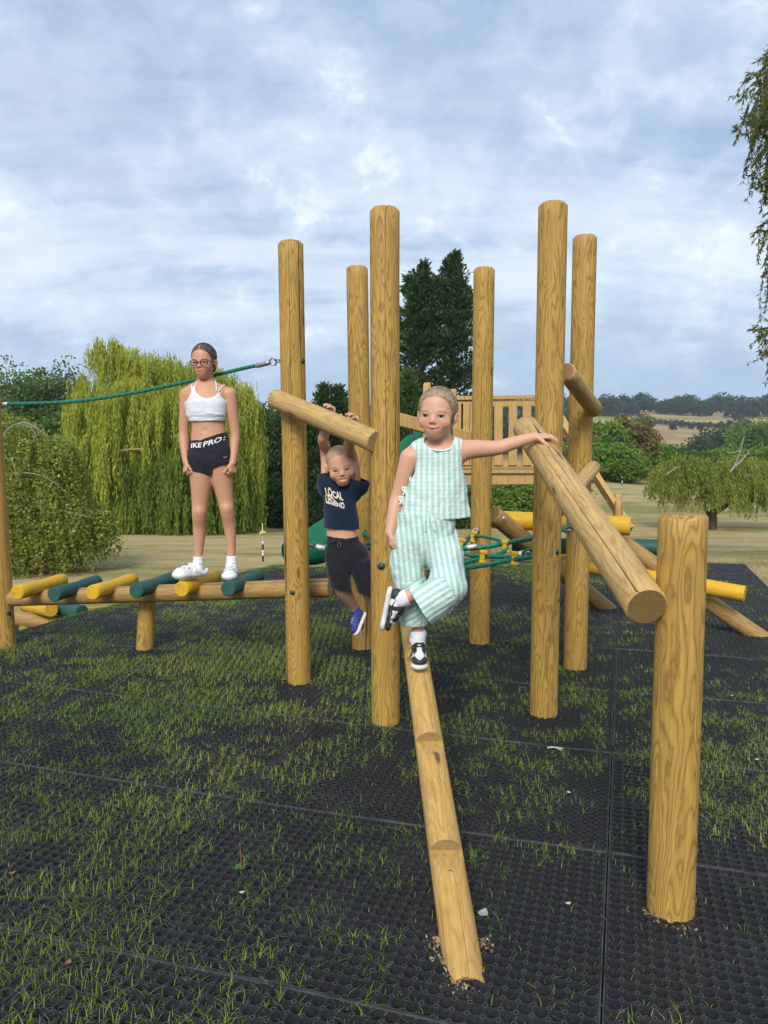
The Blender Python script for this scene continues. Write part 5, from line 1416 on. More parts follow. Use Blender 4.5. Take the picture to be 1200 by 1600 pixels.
# ---------------------------------------------------------------- parts of a figure
def skin_mat(name, base, rosy):
    t = NT(name); co = t.objco(False); vc = t.n('Attribute', attribute_name='tone').outputs['Color']
    n = t.noise(co, 38, 4, .6); f = t.noise(co, 420, 2, .6)
    c = t.mix(t.mapr(n, .35, .7, 0, .16), vc, t.mix(.5, vc, rosy))
    t.bsdf(c, .50, f, .10, .0008, Specular_IOR_Level=.40, Subsurface_Weight=.12, Subsurface_Radius=(.9, .35, .2), Subsurface_Scale=.006); return t.m
def cloth_mat(name, c1, c2, scale=250, rough=.85, bstr=.25, wr=14):
    t = NT(name); co = t.objco(False)
    w = t.noise(co, scale, 2, .5); n = t.noise(co, wr, 5, .65)
    h = t.math('ADD', t.math('MULTIPLY', w, .12), n)
    t.bsdf(t.mix(t.mapr(n, .3, .7), c1, c2), rough, h, bstr, .010, Specular_IOR_Level=.25, Sheen_Weight=.15); return t.m
def hair_mat(name, c1, c2, vec):
    t = NT(name); co = t.vmul(t.objco(False), vec)
    n = t.noise(co, 1.0, 4, .65); m = t.noise(t.objco(False), 30, 3, .6)
    c = t.mix(t.mapr(n, .32, .68), c1, c2)
    at = t.n('Attribute', attribute_name='part').outputs['Fac']
    c = t.mix(at, c, (.45, .26, .17))
    t.bsdf(c, .42, n, .55, .004, Specular_IOR_Level=.4); return t.m
def head_frame(yaw, pitch, roll):
    """columns: right (picture right), forward (towards the viewer), up"""
    cy, sy = math.cos(yaw), math.sin(yaw); cp, sp = math.cos(pitch), math.sin(pitch); cr, sr = math.cos(roll), math.sin(roll)
    r, f, u = A3(1, 0, 0), A3(0, -1, 0), A3(0, 0, 1)
    rot = lambda v, k, c, s: v * c + np.cross(k, v) * s + k * k.dot(v) * (1 - c)
    r, f = rot(r, u, cy, sy), rot(f, u, cy, sy)
    f, u = rot(f, r, cp, sp), rot(u, r, cp, sp)
    r, u = rot(r, f, cr, sr), rot(u, f, cr, sr)
    return np.stack([r, f, u], 1)
class Head:
    def __init__(s, c, R, H, wide=1.0):
        s.c, s.R, s.H, s.w = np.asarray(c, float), R, H, wide
    def at(s, x, f, z): return s.c + s.R @ (A3(x * s.w, f, z) * s.H)
    def loc(s, V): return ((V - s.c) @ s.R) / s.H / A3(s.w, 1, 1)
    def E(s, B, x, f, z, rx, rf, rz, k, sub=False): B.ell(s.at(x, f, z), s.R.T, A3(rx * s.w, rf, rz) * s.H, k * s.H, sub)
    def Cn(s, B, a, b, ra, rb, k, sub=False): B.cone(s.at(*a), s.at(*b), ra * s.H, rb * s.H, k * s.H, None, sub)
    def build(s, B, smile=.02, open_=0.0, full=1.0, mw=.12):
        s.smile, s.open, s.mw = smile, open_, mw
        s.E(B, 0, -.07, .135, .335, .425, .355, .05)                      # skull
        s.E(B, 0, .14, -.02, .29, .28, .35, .10)                          # face
        s.E(B, 0, .17, .20, .26, .20, .20, .08)                           # forehead
        for q in (-1, 1):
            s.E(B, q * .155, .25, -.165, .135 * full, .12, .12, .08)        # cheek
            s.Cn(B, (q * .195, .00, -.22), (q * .085, .21, -.40), .078, .070, .09)   # jaw
        s.E(B, 0, .235, -.405, .10, .09, .078, .07)                       # chin
        s.E(B, 0, .275, -.28, .16, .13, .14, .08)                          # muzzle
        for q in (-1, 1): s.E(B, q * .150, .455, -.040, .090, .052, .046, .05, True)   # eye sockets
        s.Cn(B, (-.19, .330, .055), (-.05, .360, .045), .010, .010, .07); s.Cn(B, (.19, .330, .055), (.05, .360, .045), .010, .010, .07)
        s.Cn(B, (0, .355, -.03), (0, .436, -.140), .016, .032, .07)         # nose
        for q in (-1, 1): s.E(B, q * .038, .400, -.160, .027, .032, .024, .035)
        sm = smile
        for q in (-1, 1):
            s.Cn(B, (0, .398, -.268 + open_ * .3), (q * mw, .320, -.275 + sm), .015 if open_ < .01 else .009, .008 if open_ < .01 else .006, .015)
            s.Cn(B, (0, .386, -.308 - open_ * 1.1), (q * mw * .92, .325, -.288 + sm - open_ * .4), .018 if open_ < .01 else .010, .009 if open_ < .01 else .006, .015)
        s.E(B, 0, .41, -.289 + sm * .25 - open_ * .5, mw * .82, .05, .006 + open_ * .75, .010, True)
        for q in (-1, 1):
            s.E(B, q * .350, -.03, -.055, .028, .070, .110, .03); s.E(B, q * .385, -.055, -.04, .022, .060, .085, .02)
            s.E(B, q * .395, -.015, -.05, .018, .030, .055, .012, True)
    def tone(s, V, base, rosy, lip, brow):
        """skin colour with lips, cheeks and brows of its own"""
        p = s.loc(V); C = np.tile(np.asarray(base, float), (len(V), 1))
        inh = (p[:, 1] > -.2) & (np.abs(p[:, 0]) < .5) & (np.abs(p[:, 2]) < .62)
        def mixc(C, w, c): return C * (1 - w[:, None]) + np.asarray(c) * w[:, None]
        g = lambda x, z, rx, rz: np.exp(-(((np.abs(p[:, 0]) - x) / rx) ** 2 + ((p[:, 2] - z) / rz) ** 2)) * inh
        C = mixc(C, .42 * g(.18, -.16, .10, .08), rosy); C = mixc(C, .40 * g(0, -.155, .06, .05) , rosy)
        C = mixc(C, .50 * np.exp(-(((np.abs(p[:, 0]) - .38) / .06) ** 2 + ((p[:, 2] + .05) / .12) ** 2)) * (np.abs(p[:, 0]) > .33), rosy)
        zl = -.288 + s.smile * np.clip(np.abs(p[:, 0]) / s.mw, 0, 1.2) ** 2 - s.open * .5
        w = np.exp(-(((p[:, 2] - zl) / (.030 + s.open * .6)) ** 4)) * (np.abs(p[:, 0]) < s.mw * 1.03) * (p[:, 1] > .2) * inh
        C = mixc(C, (.72 if s.open < .01 else .45) * w, lip)
        zb = .050 - .10 * np.abs(np.abs(p[:, 0]) - .135)
        w = np.exp(-(((p[:, 2] - zb) / .0095) ** 2)) * (np.abs(np.abs(p[:, 0]) - .150) < .075) * (p[:, 1] > .2) * inh
        C = mixc(C, .80 * w, brow)
        C = mixc(C, .14 * g(.148, -.03, .085, .045), (.30, .14, .09))  # shade of the eye sockets painted into the skin colour
        return C
    def face_parts(s, body, tree, iris, openness=.6, teeth=False, lash=(.02, .012, .008)):
        """eyes with lids' dark edge, and the line or teeth of the mouth, each set on the face"""
        def on(x, z, lift=.0):
            p = s.at(x, .75, z); d = -(s.R[:, 1]); h = tree.ray_cast(Vector(p), Vector(d))
            q = np.array(h[0]) if h[0] is not None else s.at(x, .40, z); return q + s.R[:, 1] * lift * s.H
        for q in (-1, 1):
            xc = q * .152; zc = -.045; hw = .070; V = []; F = []; T = []
            n, m = 20, 9
            for i in range(n + 1):
                t = i / n * 2 - 1; up = (1 - t * t) ** .75 * .033 * openness; dn = (1 - t * t) ** .9 * .026 * openness
                for j in range(m):
                    v = j / (m - 1); z = zc + up - (up + dn) * v
                    bulge = .016 * (1 - t * t) * math.sin(math.pi * (.08 + .84 * v))
                    V.append(on(xc + t * hw, z, .006 + bulge)); r = math.hypot(t * hw - q * .0 , (z - zc + .002)); T.append(r)
            for i in range(n):
                for j in range(m - 1): F.append((i * m + j, (i + 1) * m + j, (i + 1) * m + j + 1, i * m + j + 1))
            T = np.array(T); col = np.where((T < .0135)[:, None], (.008, .007, .007), np.where((T < .031)[:, None], iris, (.62, .58, .55)))
            me = mesh_np('eye', np.array(V), np.array(F), mats=[M['eye']], smooth=True, attrs={'tone': col}); e = link('eye', me, body)
            arc = np.array([on(xc + t * hw * 1.08, zc + (1 - t * t) ** .75 * .036 * openness + .002, .018) for t in np.linspace(-1, 1, 11)])
            MB().tube(arc, np.array([.003, .006, .008, .0095, .0105, .011, .0105, .0095, .008, .006, .003]) * s.H, 6).build('eyelash', lashm(lash), body, True)
        sm = s.smile
        if teeth:
            V = []; F = []; n = 14
            for i in range(n + 1):
                t = i / n * 2 - 1; zt = -.274 + sm * t * t * .9; zb_ = zt - (.010 + s.open * .85) * (1 - t * t) ** .6 - .004
                for z in (zt, (zt + zb_) / 2, zb_): V.append(s.at(t * s.mw * .85, .372 - .06 * t * t, z))
            for i in range(n):
                for j in range(2): F.append((i * 3 + j, (i + 1) * 3 + j, (i + 1) * 3 + j + 1, i * 3 + j + 1))
            MB().add(np.array(V), F).build('teeth', M['teeth'], body, True)
        else:
            arc = np.array([on(t * s.mw * .98, -.288 + sm * t * t * 1.0, -.001) for t in np.linspace(-1, 1, 13)])
            MB().tube(arc, (.0035 + .0045 * (1 - np.linspace(-1, 1, 13) ** 2)) * s.H, 6).build('mouth', lashm((.16, .035, .03)), body, True)
LM = {}
def lashm(c):
    if c not in LM: LM[c] = noise_mat('fine_hair' if c[0] < .1 and c[1] < .03 else 'lip_line', c, tuple(x * 1.3 for x in c), 40, .6)
    return LM[c]
def eye_mat():
    t = NT('eye_mat'); t.bsdf(t.n('Attribute', attribute_name='tone').outputs['Color'], .12, Specular_IOR_Level=.5); return t.m
M['eye'] = eye_mat(); M['teeth'] = noise_mat('tooth_enamel', (.68, .62, .52), (.6, .54, .45), 30, .3)
def hand(B, wrist, d, n, s_, size=1.0, curl=(.3, .4, .3), spread=.10, thumb=(.62, .62, .25), tcurl=.35, rw=.021, lens=None, kn=None):
    """palm from the wrist along d, palm facing n, thumb on the s_ side; five separate bent fingers"""
    d = unit(d); n = unit(n - d * np.dot(n, d)); s_ = unit(s_ - d * np.dot(s_, d) - n * np.dot(s_, n)); z = size
    fl = (n, .58)
    kn_c = wrist + d * .060 * z
    for off, r in ((-.022, .0125), (-.007, .0135), (.008, .0135), (.021, .0130)):
        B.cone(wrist + s_ * off * .55 * z + d * .010 * z, wrist + d * (.060 - abs(off) * .12) * z + s_ * off * z, rw * .62 * z, r * z, .012 * z, fl)
    L = lens or (.058, .066, .062, .048)
    offs = (.0225, .0075, -.0080, -.0225); rad = (.0078, .0080, .0076, .0068)
    for i in range(4):
        p = wrist + d * (.058 - (.004 if i in (0,) else .009 if i == 3 else 0)) * z + s_ * offs[i] * z
        dd = unit(d + s_ * (1.5 - i) * spread); l = L[i] * z; segs = (.45, .31, .24); r = rad[i] * z; a = 0
        cc = curl[i] if isinstance(curl[0], (tuple, list)) else curl
        for k in range(3):
            a += cc[k]; v = dd * math.cos(a) + n * math.sin(a); q = p + v * l * segs[k]
            B.cone(p, q, r * (1.03 - .06 * k), r * (.97 - .09 * k), .0035 * z); p = q
    p = wrist + d * .014 * z + s_ * .020 * z; v = unit(d * thumb[0] + s_ * thumb[1] + n * thumb[2])
    B.cone(wrist + d * .012 * z + s_ * .008 * z, p + v * .022 * z, .013 * z, .0115 * z, .012 * z); p = p + v * .022 * z
    for k, l in enumerate((.024, .021)):
        v = unit(v * math.cos(tcurl) + unit(d * .5 - s_ * .6 + n * .5) * math.sin(tcurl)); q = p + v * l * z
        B.cone(p, q, (.0098 - .0008 * k) * z, (.0088 - .0012 * k) * z, .004 * z); p = q
# ================================================================= the three children
X_, Y_, Z_ = A3(1, 0, 0), A3(0, 1, 0), A3(0, 0, 1)
SK = skin_mat('skin', None, (.62, .25, .17))
def person(label, body, V, Q):
    return tag(body, label, 'person')
def place_body(B, foot, head, label, base, rosy, lip, brow, h=.0055, hands=(), cols=None):
    lo, hi = B.bounds()
    fx = [(head.c[0] - .62 * head.H, head.c[0] + .62 * head.H)] + [(q[0] - .06, q[0] + .06) for q in hands]
    fy = [(head.c[1] - .62 * head.H, head.c[1] + .62 * head.H)] + [(q[1] - .06, q[1] + .06) for q in hands]
    fz = [(head.c[2] - .60 * head.H, head.c[2] + .58 * head.H)] + [(q[2] - .075, q[2] + .075) for q in hands]
    ax = (axis(lo[0], hi[0], h, fx, .0022), axis(lo[1], hi[1], h, fy, .0022), axis(lo[2], hi[2], h, fz, .0022))
    F = B.field(ax)
    def tone(V):
        C = head.tone(V, base, rosy, lip, brow)
        return cols(V, C) if cols else C
    V, Q = skin(F, ax); V = relax(V, Q, 1)
    foot = np.asarray(foot, float)
    me = mesh_np('person', V - foot, Q, mats=[SK], smooth=True, attrs={'tone': tone(V)})
    o = bpy.data.objects.new('person', me); COL.objects.link(o); o.location = foot; ORG[o.name] = tuple(foot)
    tag(o, label, 'person')
    return o, bvh(V, Q)
def fit(B, name, mat, parent, grow=0.0, h=.004, amp=0.0, freq=(1, 1, 1), cuts=(), shell=None, seed=1, it=2, attrs=None, where=None, ops=None, octv=2, minus=None):
    """garment from blended solids: folds, optional hollow shell, then straight cuts"""
    lo, hi = B.bounds(.02 + abs(grow)); ax = (axis(lo[0], hi[0], h), axis(lo[1], hi[1], h), axis(lo[2], hi[2], h))
    F = B.field(ax, grow)
    if amp: F = ripple(F, ax, amp, freq, seed, octv=octv, where=where)
    if shell: F = np.maximum(F, -(F + np.float32(shell)))
    if minus is not None: F = np.maximum(F, -minus.field(ax))
    for n, p in cuts: F = half(F, ax, n, p)
    return make(name, F, ax, mat, parent, it, attrs)
def hair_cap(hd, name, parent, mat, thick=.03, plane=(.80, -.60, .095), low=-.36, extra=None, part=None, amp=.0, sides=None):
    B = Solid()
    t = thick
    hd.E(B, 0, -.07, .135, .335 + t, .425 + t, .355 + t, .05); hd.E(B, 0, .17, .20, .26 + t * .8, .20 + t * .8, .20 + t * .8, .08)
    hd.E(B, 0, -.22, -.10, .27 + t, .24 + t, .26 + t, .08)
    if extra: extra(B)
    lo, hi = B.bounds(.01); h = .0026; ax = (axis(lo[0], hi[0], h), axis(lo[1], hi[1], h), axis(lo[2], hi[2], h))
    F = B.field(ax)
    r, f, u = hd.R[:, 0], hd.R[:, 1], hd.R[:, 2]
    C = Solid(); 
    g = [a for a in ax]; Xg = g[0][:, None, None] - hd.c[0]; Yg = g[1][None, :, None] - hd.c[1]; Zg = g[2][None, None, :] - hd.c[2]
    lx = (Xg * r[0] + Yg * r[1] + Zg * r[2]) / hd.H / hd.w; lf = (Xg * f[0] + Yg * f[1] + Zg * f[2]) / hd.H; lz = (Xg * u[0] + Yg * u[1] + Zg * u[2]) / hd.H
    d = plane[0] * lf + plane[1] * lz - plane[2] + (sides or 0.0) * lx ** 2
    d2 = np.maximum(d, low - lz) * hd.H
    ear = (np.sqrt(((np.abs(lx) - .37) / 1.0) ** 2 + ((lf + .02) / 1.0) ** 2 + ((lz + .07) / 1.35) ** 2) - .105) * hd.H
    d2 = np.maximum(d2, -ear)
    if extra: pass
    k = np.float32(.010 * hd.H / .22); a, b = F, d2.astype(np.float32); hh = np.clip(.5 - .5 * (a - b) / k, 0, 1)
    F = (a * (1 - hh) + b * hh + k * hh * (1 - hh)).astype(np.float32)
    if amp: F = ripple(F, ax, amp, (60, 14, 60), 5, .02)
    at = (lambda V: part(hd.loc(V))) if part else (lambda V: np.zeros(len(V)))
    return make(name, F, ax, mat, parent, 2, {'part': at}, hd.c, hd.R * A3(1, -1, 1))
def strands(hd, parent, mat, n, t, end, spread=.05, zfront=.30, seed=0):
    """combed-back hairs lying just over the hair's surface"""
    r = np.random.default_rng(seed); mb = MB(); c = A3(0, -.07, .135); rad = A3(.335 + t, .425 + t, .355 + t)
    for i in range(n):
        q = r.random() * 2 - 1; x = q * .335; z = zfront - .30 * abs(q) ** 1.8 + r.normal(0, .03); u0 = A3(x / rad[0] * .96, 0, (z - c[2]) / rad[2]); f2 = max(1 - u0[0] ** 2 - u0[2] ** 2, .02); u0[1] = math.sqrt(f2)
        u1 = unit(A3(*end) + r.normal(0, spread, 3)); pts = []; t0 = r.random() * .35; t1 = t0 + .35 + .3 * r.random(); lift = 1.012 + .03 * r.random()
        mid = unit(A3(u0[0] * 1.1 + r.normal(0, .04), -.1, .75 - .75 * abs(q)))
        for v in np.linspace(t0, min(t1, 1), 8):
            u = unit(u0 * (1 - v) ** 2 + mid * 2 * v * (1 - v) + u1 * v * v); p = c + u * rad * lift; pts.append(hd.at(*p))
        mb.tube(np.array(pts), np.array([.2, .8, 1, 1, 1, 1, .8, .2]) * .0009, 4, caps=False)
    o = mb.build('hair_strands', mat, None, True); o.parent = parent
    o.matrix_parent_inverse = (Matrix.Translation(parent.location) @ parent.rotation_quaternion.to_matrix().to_4x4()).inverted()
def shoe(root, heel, toe, up, L, name, m_up, m_sole, cols=None, width=.36, sole_t=.10, high=.36, toe_h=.19, label=None):
    """trainer: shaped sole with an upper that rises to the ankle opening"""
    d = unit(toe - heel); up = unit(up - d * np.dot(up, d)); sd = np.cross(d, up)
    at = lambda l, s_, u: heel + d * l * L + sd * s_ * L + up * u * L
    U = Solid(); fl = (up, .62)
    U.cone(at(.14, 0, sole_t + .10), at(.42, 0, sole_t + .12), width * .36 * L, width * .40 * L, .03 * L)
    U.cone(at(.42, 0, sole_t + .12), at(.80, .0, sole_t + .06), width * .40 * L, width * .42 * L, .05 * L, (up, .50))
    U.cone(at(.13, 0, sole_t + .1), at(.16, 0, high), width * .34 * L, width * .30 * L, .05 * L); U.cone(at(.16, 0, high), at(.34, 0, high * .93), width * .30 * L, width * .28 * L, .05 * L)
    U.cone(at(.34, 0, high * .88), at(.66, 0, sole_t + toe_h * .75), width * .28 * L, width * .30 * L, .06 * L)
    lo, hi = U.bounds(.01); h = .0026; ax = (axis(lo[0], hi[0], h), axis(lo[1], hi[1], h), axis(lo[2], hi[2], h)); F = U.field(ax)
    F = half(F, ax, -up, at(0, 0, sole_t * .6)); F = half(F, ax, up, at(.2, 0, high + .055))
    Rm = np.stack([sd, d, up], 1)
    def lc(V): return ((V - heel) @ Rm) / L
    o, V, Q = make('shoe', F, ax, m_up, root, 1, {'tone': (lambda V: cols(lc(V)))} if cols else None)
    if label: o['label'] = label
    Sd = Solid()
    Sd.cone(at(.13, 0, sole_t * .5), at(.45, .0, sole_t * .48), width * .42 * L, width * .37 * L, .04 * L, (up, .5)); Sd.cone(at(.45, 0, sole_t * .48), at(.80, .0, sole_t * .55), width * .37 * L, width * .47 * L, .04 * L, (up, .5))
    lo, hi = Sd.bounds(.01); ax = (axis(lo[0], hi[0], h), axis(lo[1], hi[1], h), axis(lo[2], hi[2], h)); F = Sd.field(ax)
    F = half(F, ax, up, at(0, 0, sole_t * .95)); F = half(F, ax, -up, at(0, 0, 0))
    so_, V2, Q2 = make('sole', F, ax, m_sole, None, 1); so_.parent = o
    return o, bvh(V, Q), at
def swoosh(fn, n=10):
    """curved tick outline from a mapping (u,v) -> point"""
    top = [(t, .10 + .62 * t ** 1.5 + .02) for t in np.linspace(.12, 1.0, n)]
    lo_, V, F = [], [], []
    for i, t in enumerate(np.linspace(0, 1, n)):
        x = t; y0 = .34 - .9 * t * (1 - t) * 1.1 + .46 * t * t - .0; w = .24 * (1 - t) ** .75 * min(1, .5 + t * 5) + .01
        V += [fn(x, y0), fn(x, y0 + w)]
    for i in range(n - 1): F.append((2 * i, 2 * i + 2, 2 * i + 3, 2 * i + 1))
    return np.array(V), F
def vcol_mat(name, rough=.55, bump=60, wr=.2):
    t = NT(name); co = t.objco(False); n = t.noise(co, bump, 4, .6)
    c = t.n('Attribute', attribute_name='tone').outputs['Color']
    t.bsdf(t.mix(t.mapr(n, .3, .75, 0, .12), c, (.3, .3, .3)), rough, n, wr, .002, Specular_IOR_Level=.4); return t.m
M['sockw'] = cloth_mat('white_sock', (.80, .80, .82), (.70, .70, .74), 300, .9)
M['solew'] = noise_mat('white_rubber', (.74, .73, .70), (.62, .61, .57), 40, .5)
M['shoe'] = vcol_mat('trainer_leather')
M['ink'] = noise_mat('white_print', (.78, .78, .80), (.70, .70, .73), 80, .7)
M['inkb'] = noise_mat('black_print', (.012, .012, .013), (.02, .02, .02), 80, .6)
# ----------------------------------------------------------------- girl in black shorts on the walkway
def girl_walkway():
    D = 5.13; m = D / FPX; p = lambda x, y, d=0.0: P(x, y, D + d)
    base, rosy, lip, brow = (.56, .290, .175), (.60, .21, .14), (.46, .16, .13), (.13, .07, .04)
    B = Solid(); fy = (Y_, .68)
    # torso
    B.chain([(p(321, 624), 31 * m), (p(323, 643), 27.5 * m), (p(325, 664), 25.2 * m), (p(327, 690), 28.5 * m), (p(329, 712), 31.5 * m)], 8 * m, fy)
    B.cone(p(300, 615, .0), p(346, 614.5, .0), 12 * m, 12 * m, 8 * m)
    B.cone(p(312, 632, -.035), p(312, 640, -.035), 13 * m, 12 * m, 14 * m); B.cone(p(335, 632, -.035), p(335, 640, -.035), 13 * m, 12 * m, 14 * m)
    B.ball(p(320, 672, -.083), 2.2 * m, 4 * m, True)
    # neck
    B.cone(p(322, 588, .015), p(322.5, 612, .015), 10.5 * m, 12 * m, 9 * m)
    B.cone(p(322, 607, .01), p(300, 613, .01), 8 * m, 7.5 * m, 7 * m); B.cone(p(323, 607, .01), p(347, 612, .01), 8 * m, 7.5 * m, 7 * m)
    # arms
    B.chain([(p(291.5, 617), 10.8 * m), (p(289.5, 640, .0), 9.0 * m), (p(287.5, 672, .01), 7.6 * m), (p(287.5, 690, 0), 7.6 * m), (p(291, 722, -.04), 5.4 * m)], 3.2 * m)
    B.chain([(p(358.5, 616), 10.8 * m), (p(362, 640), 9.0 * m), (p(367, 674, .01), 7.6 * m), (p(366.5, 692, 0), 7.6 * m), (p(363.5, 723, -.045), 5.4 * m)], 3.2 * m)
    w1, w2 = p(291, 722, -.04), p(363.5, 723, -.045)
    hand(B, w1, A3(-.10, -.25, -1), A3(.75, .5, 0), A3(.35, -1, 0), .98, (.75, .95, .7), .03, (.75, .45, .45), .25)
    hand(B, w2, A3(.05, -.25, -1), A3(-.8, .5, 0), A3(-.35, -1, 0), .98, (.75, .95, .7), .03, (.75, .45, .45), .25)
    # legs
    B.chain([(p(314, 718), 20 * m), (p(315, 750), 17.8 * m), (p(313, 785), 13.2 * m), (p(311.5, 803, -.01), 11.6 * m), (p(312, 822, .02), 10.4 * m), (p(311, 845, .025), 8.6 * m), (p(310, 868, .02), 6.6 * m), (p(309, 886, .01), 7 * m)], 3.5 * m)
    B.chain([(p(343, 714), 19 * m), (p(346, 745), 16.5 * m), (p(352, 780), 12.4 * m), (p(355, 798, -.01), 11.2 * m), (p(358.5, 818, .02), 10.2 * m), (p(360.5, 842, .025), 8.2 * m), (p(361.5, 866, .02), 6.4 * m), (p(361.5, 886, .01), 6.8 * m)], 3.5 * m)
    B.ball(p(311.5, 799, -.030), 6 * m, 5 * m); B.ball(p(355, 795, -.030), 6 * m, 5 * m)
    B.cone(p(309, 889, .01), p(292, 899, -.07), 5 * m, 3.5 * m, 3 * m); B.cone(p(361.5, 889, .01), p(360.5, 901, -.07), 5 * m, 3.5 * m, 3 * m)
    H = .232
    hd = Head(p(318.5, 565, -.02), head_frame(-.10, .06, .03), H, .93)
    hd.build(B, .048, 0, .92, .128)
    foot = p(336, 905)
    o, tree = place_body(B, foot, hd, 'girl in white crop top, black shorts and glasses standing on the cross logs', base, rosy, lip, brow, hands=(w1 + A3(0, 0, -.05), w2 + A3(0, 0, -.05)))
    hd.face_parts(o, tree, (.05, .03, .02), .62)
    # hair pulled flat with a centre parting, tied behind
    def part(q): return np.exp(-((q[:, 0] - .0) / .016) ** 2) * (q[:, 1] > -.05) * (q[:, 2] > .15) * .85
    hm = hair_mat('brown_hair', (.040, .020, .011), (.13, .078, .045), (170, 12, 40))
    def bun(Bh): hd.Cn(Bh, (0, -.46, .02), (.02, -.52, -.25), .10, .07, .08)
    hc = hair_cap(hd, 'hair', o, hm, .030, (.83, -.50, .135), -.30, bun, part)[0]
    strands(hd, hc, noise_mat('brown_hair_strand', (.035, .018, .010), (.16, .10, .06), 90, .4), 150, .030, (0, -1, -.1), .06, .33, 1)
    # glasses
    gm = noise_mat('dark_glasses_frame', (.030, .010, .012), (.05, .018, .018), 40, .3)
    gl = bpy.data.objects.new('glasses', None)
    mb = MB()
    for q in (-1, 1):
        c = [(q * .158 + .112 * math.cos(a) * (1 if abs(math.cos(a)) < 2 else 1), .455 - .03 * abs(math.cos(a)) * (1 if q * math.cos(a) > 0 else .2), -.045 + .080 * math.sin(a)) for a in np.linspace(0, 2 * np.pi, 29)]
        mb.tube(np.array([hd.at(*v) for v in c]), .0125 * H, 8, caps=False)
        mb.tube(np.array([hd.at(q * .270, .435, -.015), hd.at(q * .345, .33, -.01), hd.at(q * .375, .10, -.01), hd.at(q * .375, -.02, -.02)]), .011 * H, 6)
    mb.tube(np.array([hd.at(-.048, .462, -.035), hd.at(0, .475, -.022), hd.at(.048, .462, -.035)]), .012 * H, 6)
    mb.build('glasses', gm, o, True)
    lens = NT('lens_glass'); tb = lens.n('BsdfTransparent'); gb = lens.n('BsdfGlossy', {'Roughness': .03}); mx_ = lens.n('MixShader', {0: .03}); lens.t.links.new(tb.outputs[0], mx_.inputs[1]); lens.t.links.new(gb.outputs[0], mx_.inputs[2]); lens.t.links.new(mx_.outputs[0], lens.out.inputs[0])
    for q in (-1, 1):
        V = [hd.at(q * .158, .452, -.045)] + [hd.at(q * .158 + .11 * math.cos(a), .450, -.045 + .078 * math.sin(a)) for a in np.linspace(0, 2 * np.pi, 25)[:-1]]
        MB().add(np.array(V), [(0, 1 + i, 1 + (i + 1) % 24) for i in range(24)]).build('lens', lens.m, o)
    # crop top
    wm = cloth_mat('pale_grey_jersey', (.80, .81, .84), (.72, .73, .77), 260, .85, .5, 30)
    T = Solid()
    T.cone(p(303, 614, 0), p(343, 614, 0), 12.5 * m, 12.5 * m, 8 * m)
    T.chain([(p(321, 620), 31.5 * m), (p(323, 643), 28.8 * m), (p(324.5, 661), 26.8 * m)], 20 * m, fy)
    T.cone(p(312, 632, -.035), p(312, 641, -.035), 13.2 * m, 12.6 * m, 14 * m); T.cone(p(335, 632, -.035), p(335, 641, -.035), 13.2 * m, 12.6 * m, 14 * m)
    N_ = Solid(); N_.ell(p(322.5, 603, -.12), np.eye(3), A3(19.5 * m, .14, 18.5 * m), .01); N_.ell(p(283, 603, -.05), np.eye(3), A3(19 * m, .3, 26 * m), .01); N_.ell(p(362.5, 603, -.05), np.eye(3), A3(20 * m, .3, 26 * m), .01)
    to, TV, TQ = fit(T, 'crop_top', wm, o, .004, .0036, .0028, (9, 9, 48), [(A3(.02, 0, -1), p(324, 658.5)), (Z_, p(322, 606))], minus=N_, seed=3, where=lambda q: 1.0 * (q[:, 2] < p(0, 644)[2]) + .25)
    MB().tube(np.array([v for v in [p(325, 657) + A3(math.cos(a) * 26.5 * m, math.sin(a) * 26.5 * m * .685, 0) for a in np.linspace(0, 2 * np.pi, 41)]]), .0045, 8, caps=False).build('hem_band', wm, o, True)
    tb_ = tree
    for q in (((302.5, 612), (303.5, 608), (306, 602), (309, 598.5)), ((300.5, 612), (300, 608), (300, 604), (300.5, 602.5)), ((338, 611), (338, 605), (337.5, 600), (336.5, 595)), ((341, 612), (344, 608), (347.5, 604), (350.5, 602.5))):
        pts = []
        for x, y in q:
            h, nn = cam_hit(tb_, x, y); pts.append(h + nn * .003 if h is not None else p(x, y, 0))
        MB().tube(spline(pts, 5), .0042, 8).build('strap', wm, to, True)
    # shorts
    bm_ = cloth_mat('black_jersey', (.011, .011, .013), (.020, .020, .024), 260, .8, .4, 24)
    Sh = Solid()
    Sh.chain([(p(326, 672), 27.5 * m), (p(327, 690), 29.8 * m), (p(329, 712), 33 * m)], 20 * m, fy)
    Sh.chain([(p(314, 718), 20.8 * m), (p(315, 750), 18.8 * m)], 10 * m); Sh.chain([(p(343, 714), 20 * m), (p(346, 745), 17.6 * m)], 10 * m)
    lo, hi = Sh.bounds(.02); h = .0036; ax = (axis(lo[0], hi[0], h), axis(lo[1], hi[1], h), axis(lo[2], hi[2], h)); F = Sh.field(ax, .0035); F = ripple(F, ax, .002, (20, 20, 40), 8)
    Xg = ax[0][:, None, None]; Zg = ax[2][None, None, :]
    wz = np.interp(ax[0], [p(x, 700)[0] for x in (290, 300, 313, 318, 324, 340, 351, 368)], [p(300, y)[2] for y in (690, 688.5, 687.5, 688.5, 685.5, 680, 676, 673)])[:, None, None]
    hz = np.interp(ax[0], [p(x, 740)[0] for x in (290, 299, 318, 331, 333, 336, 350, 364, 372)], [p(300, y)[2] for y in (733, 735, 738, 742, 742, 731, 726, 724, 723)])[:, None, None]
    F = np.maximum(np.maximum(F, Zg - wz), hz - Zg).astype(np.float32)
    so_, SV, SQ = make('shorts', F, ax, bm_, o, 1)
    st = bvh(SV, SQ)
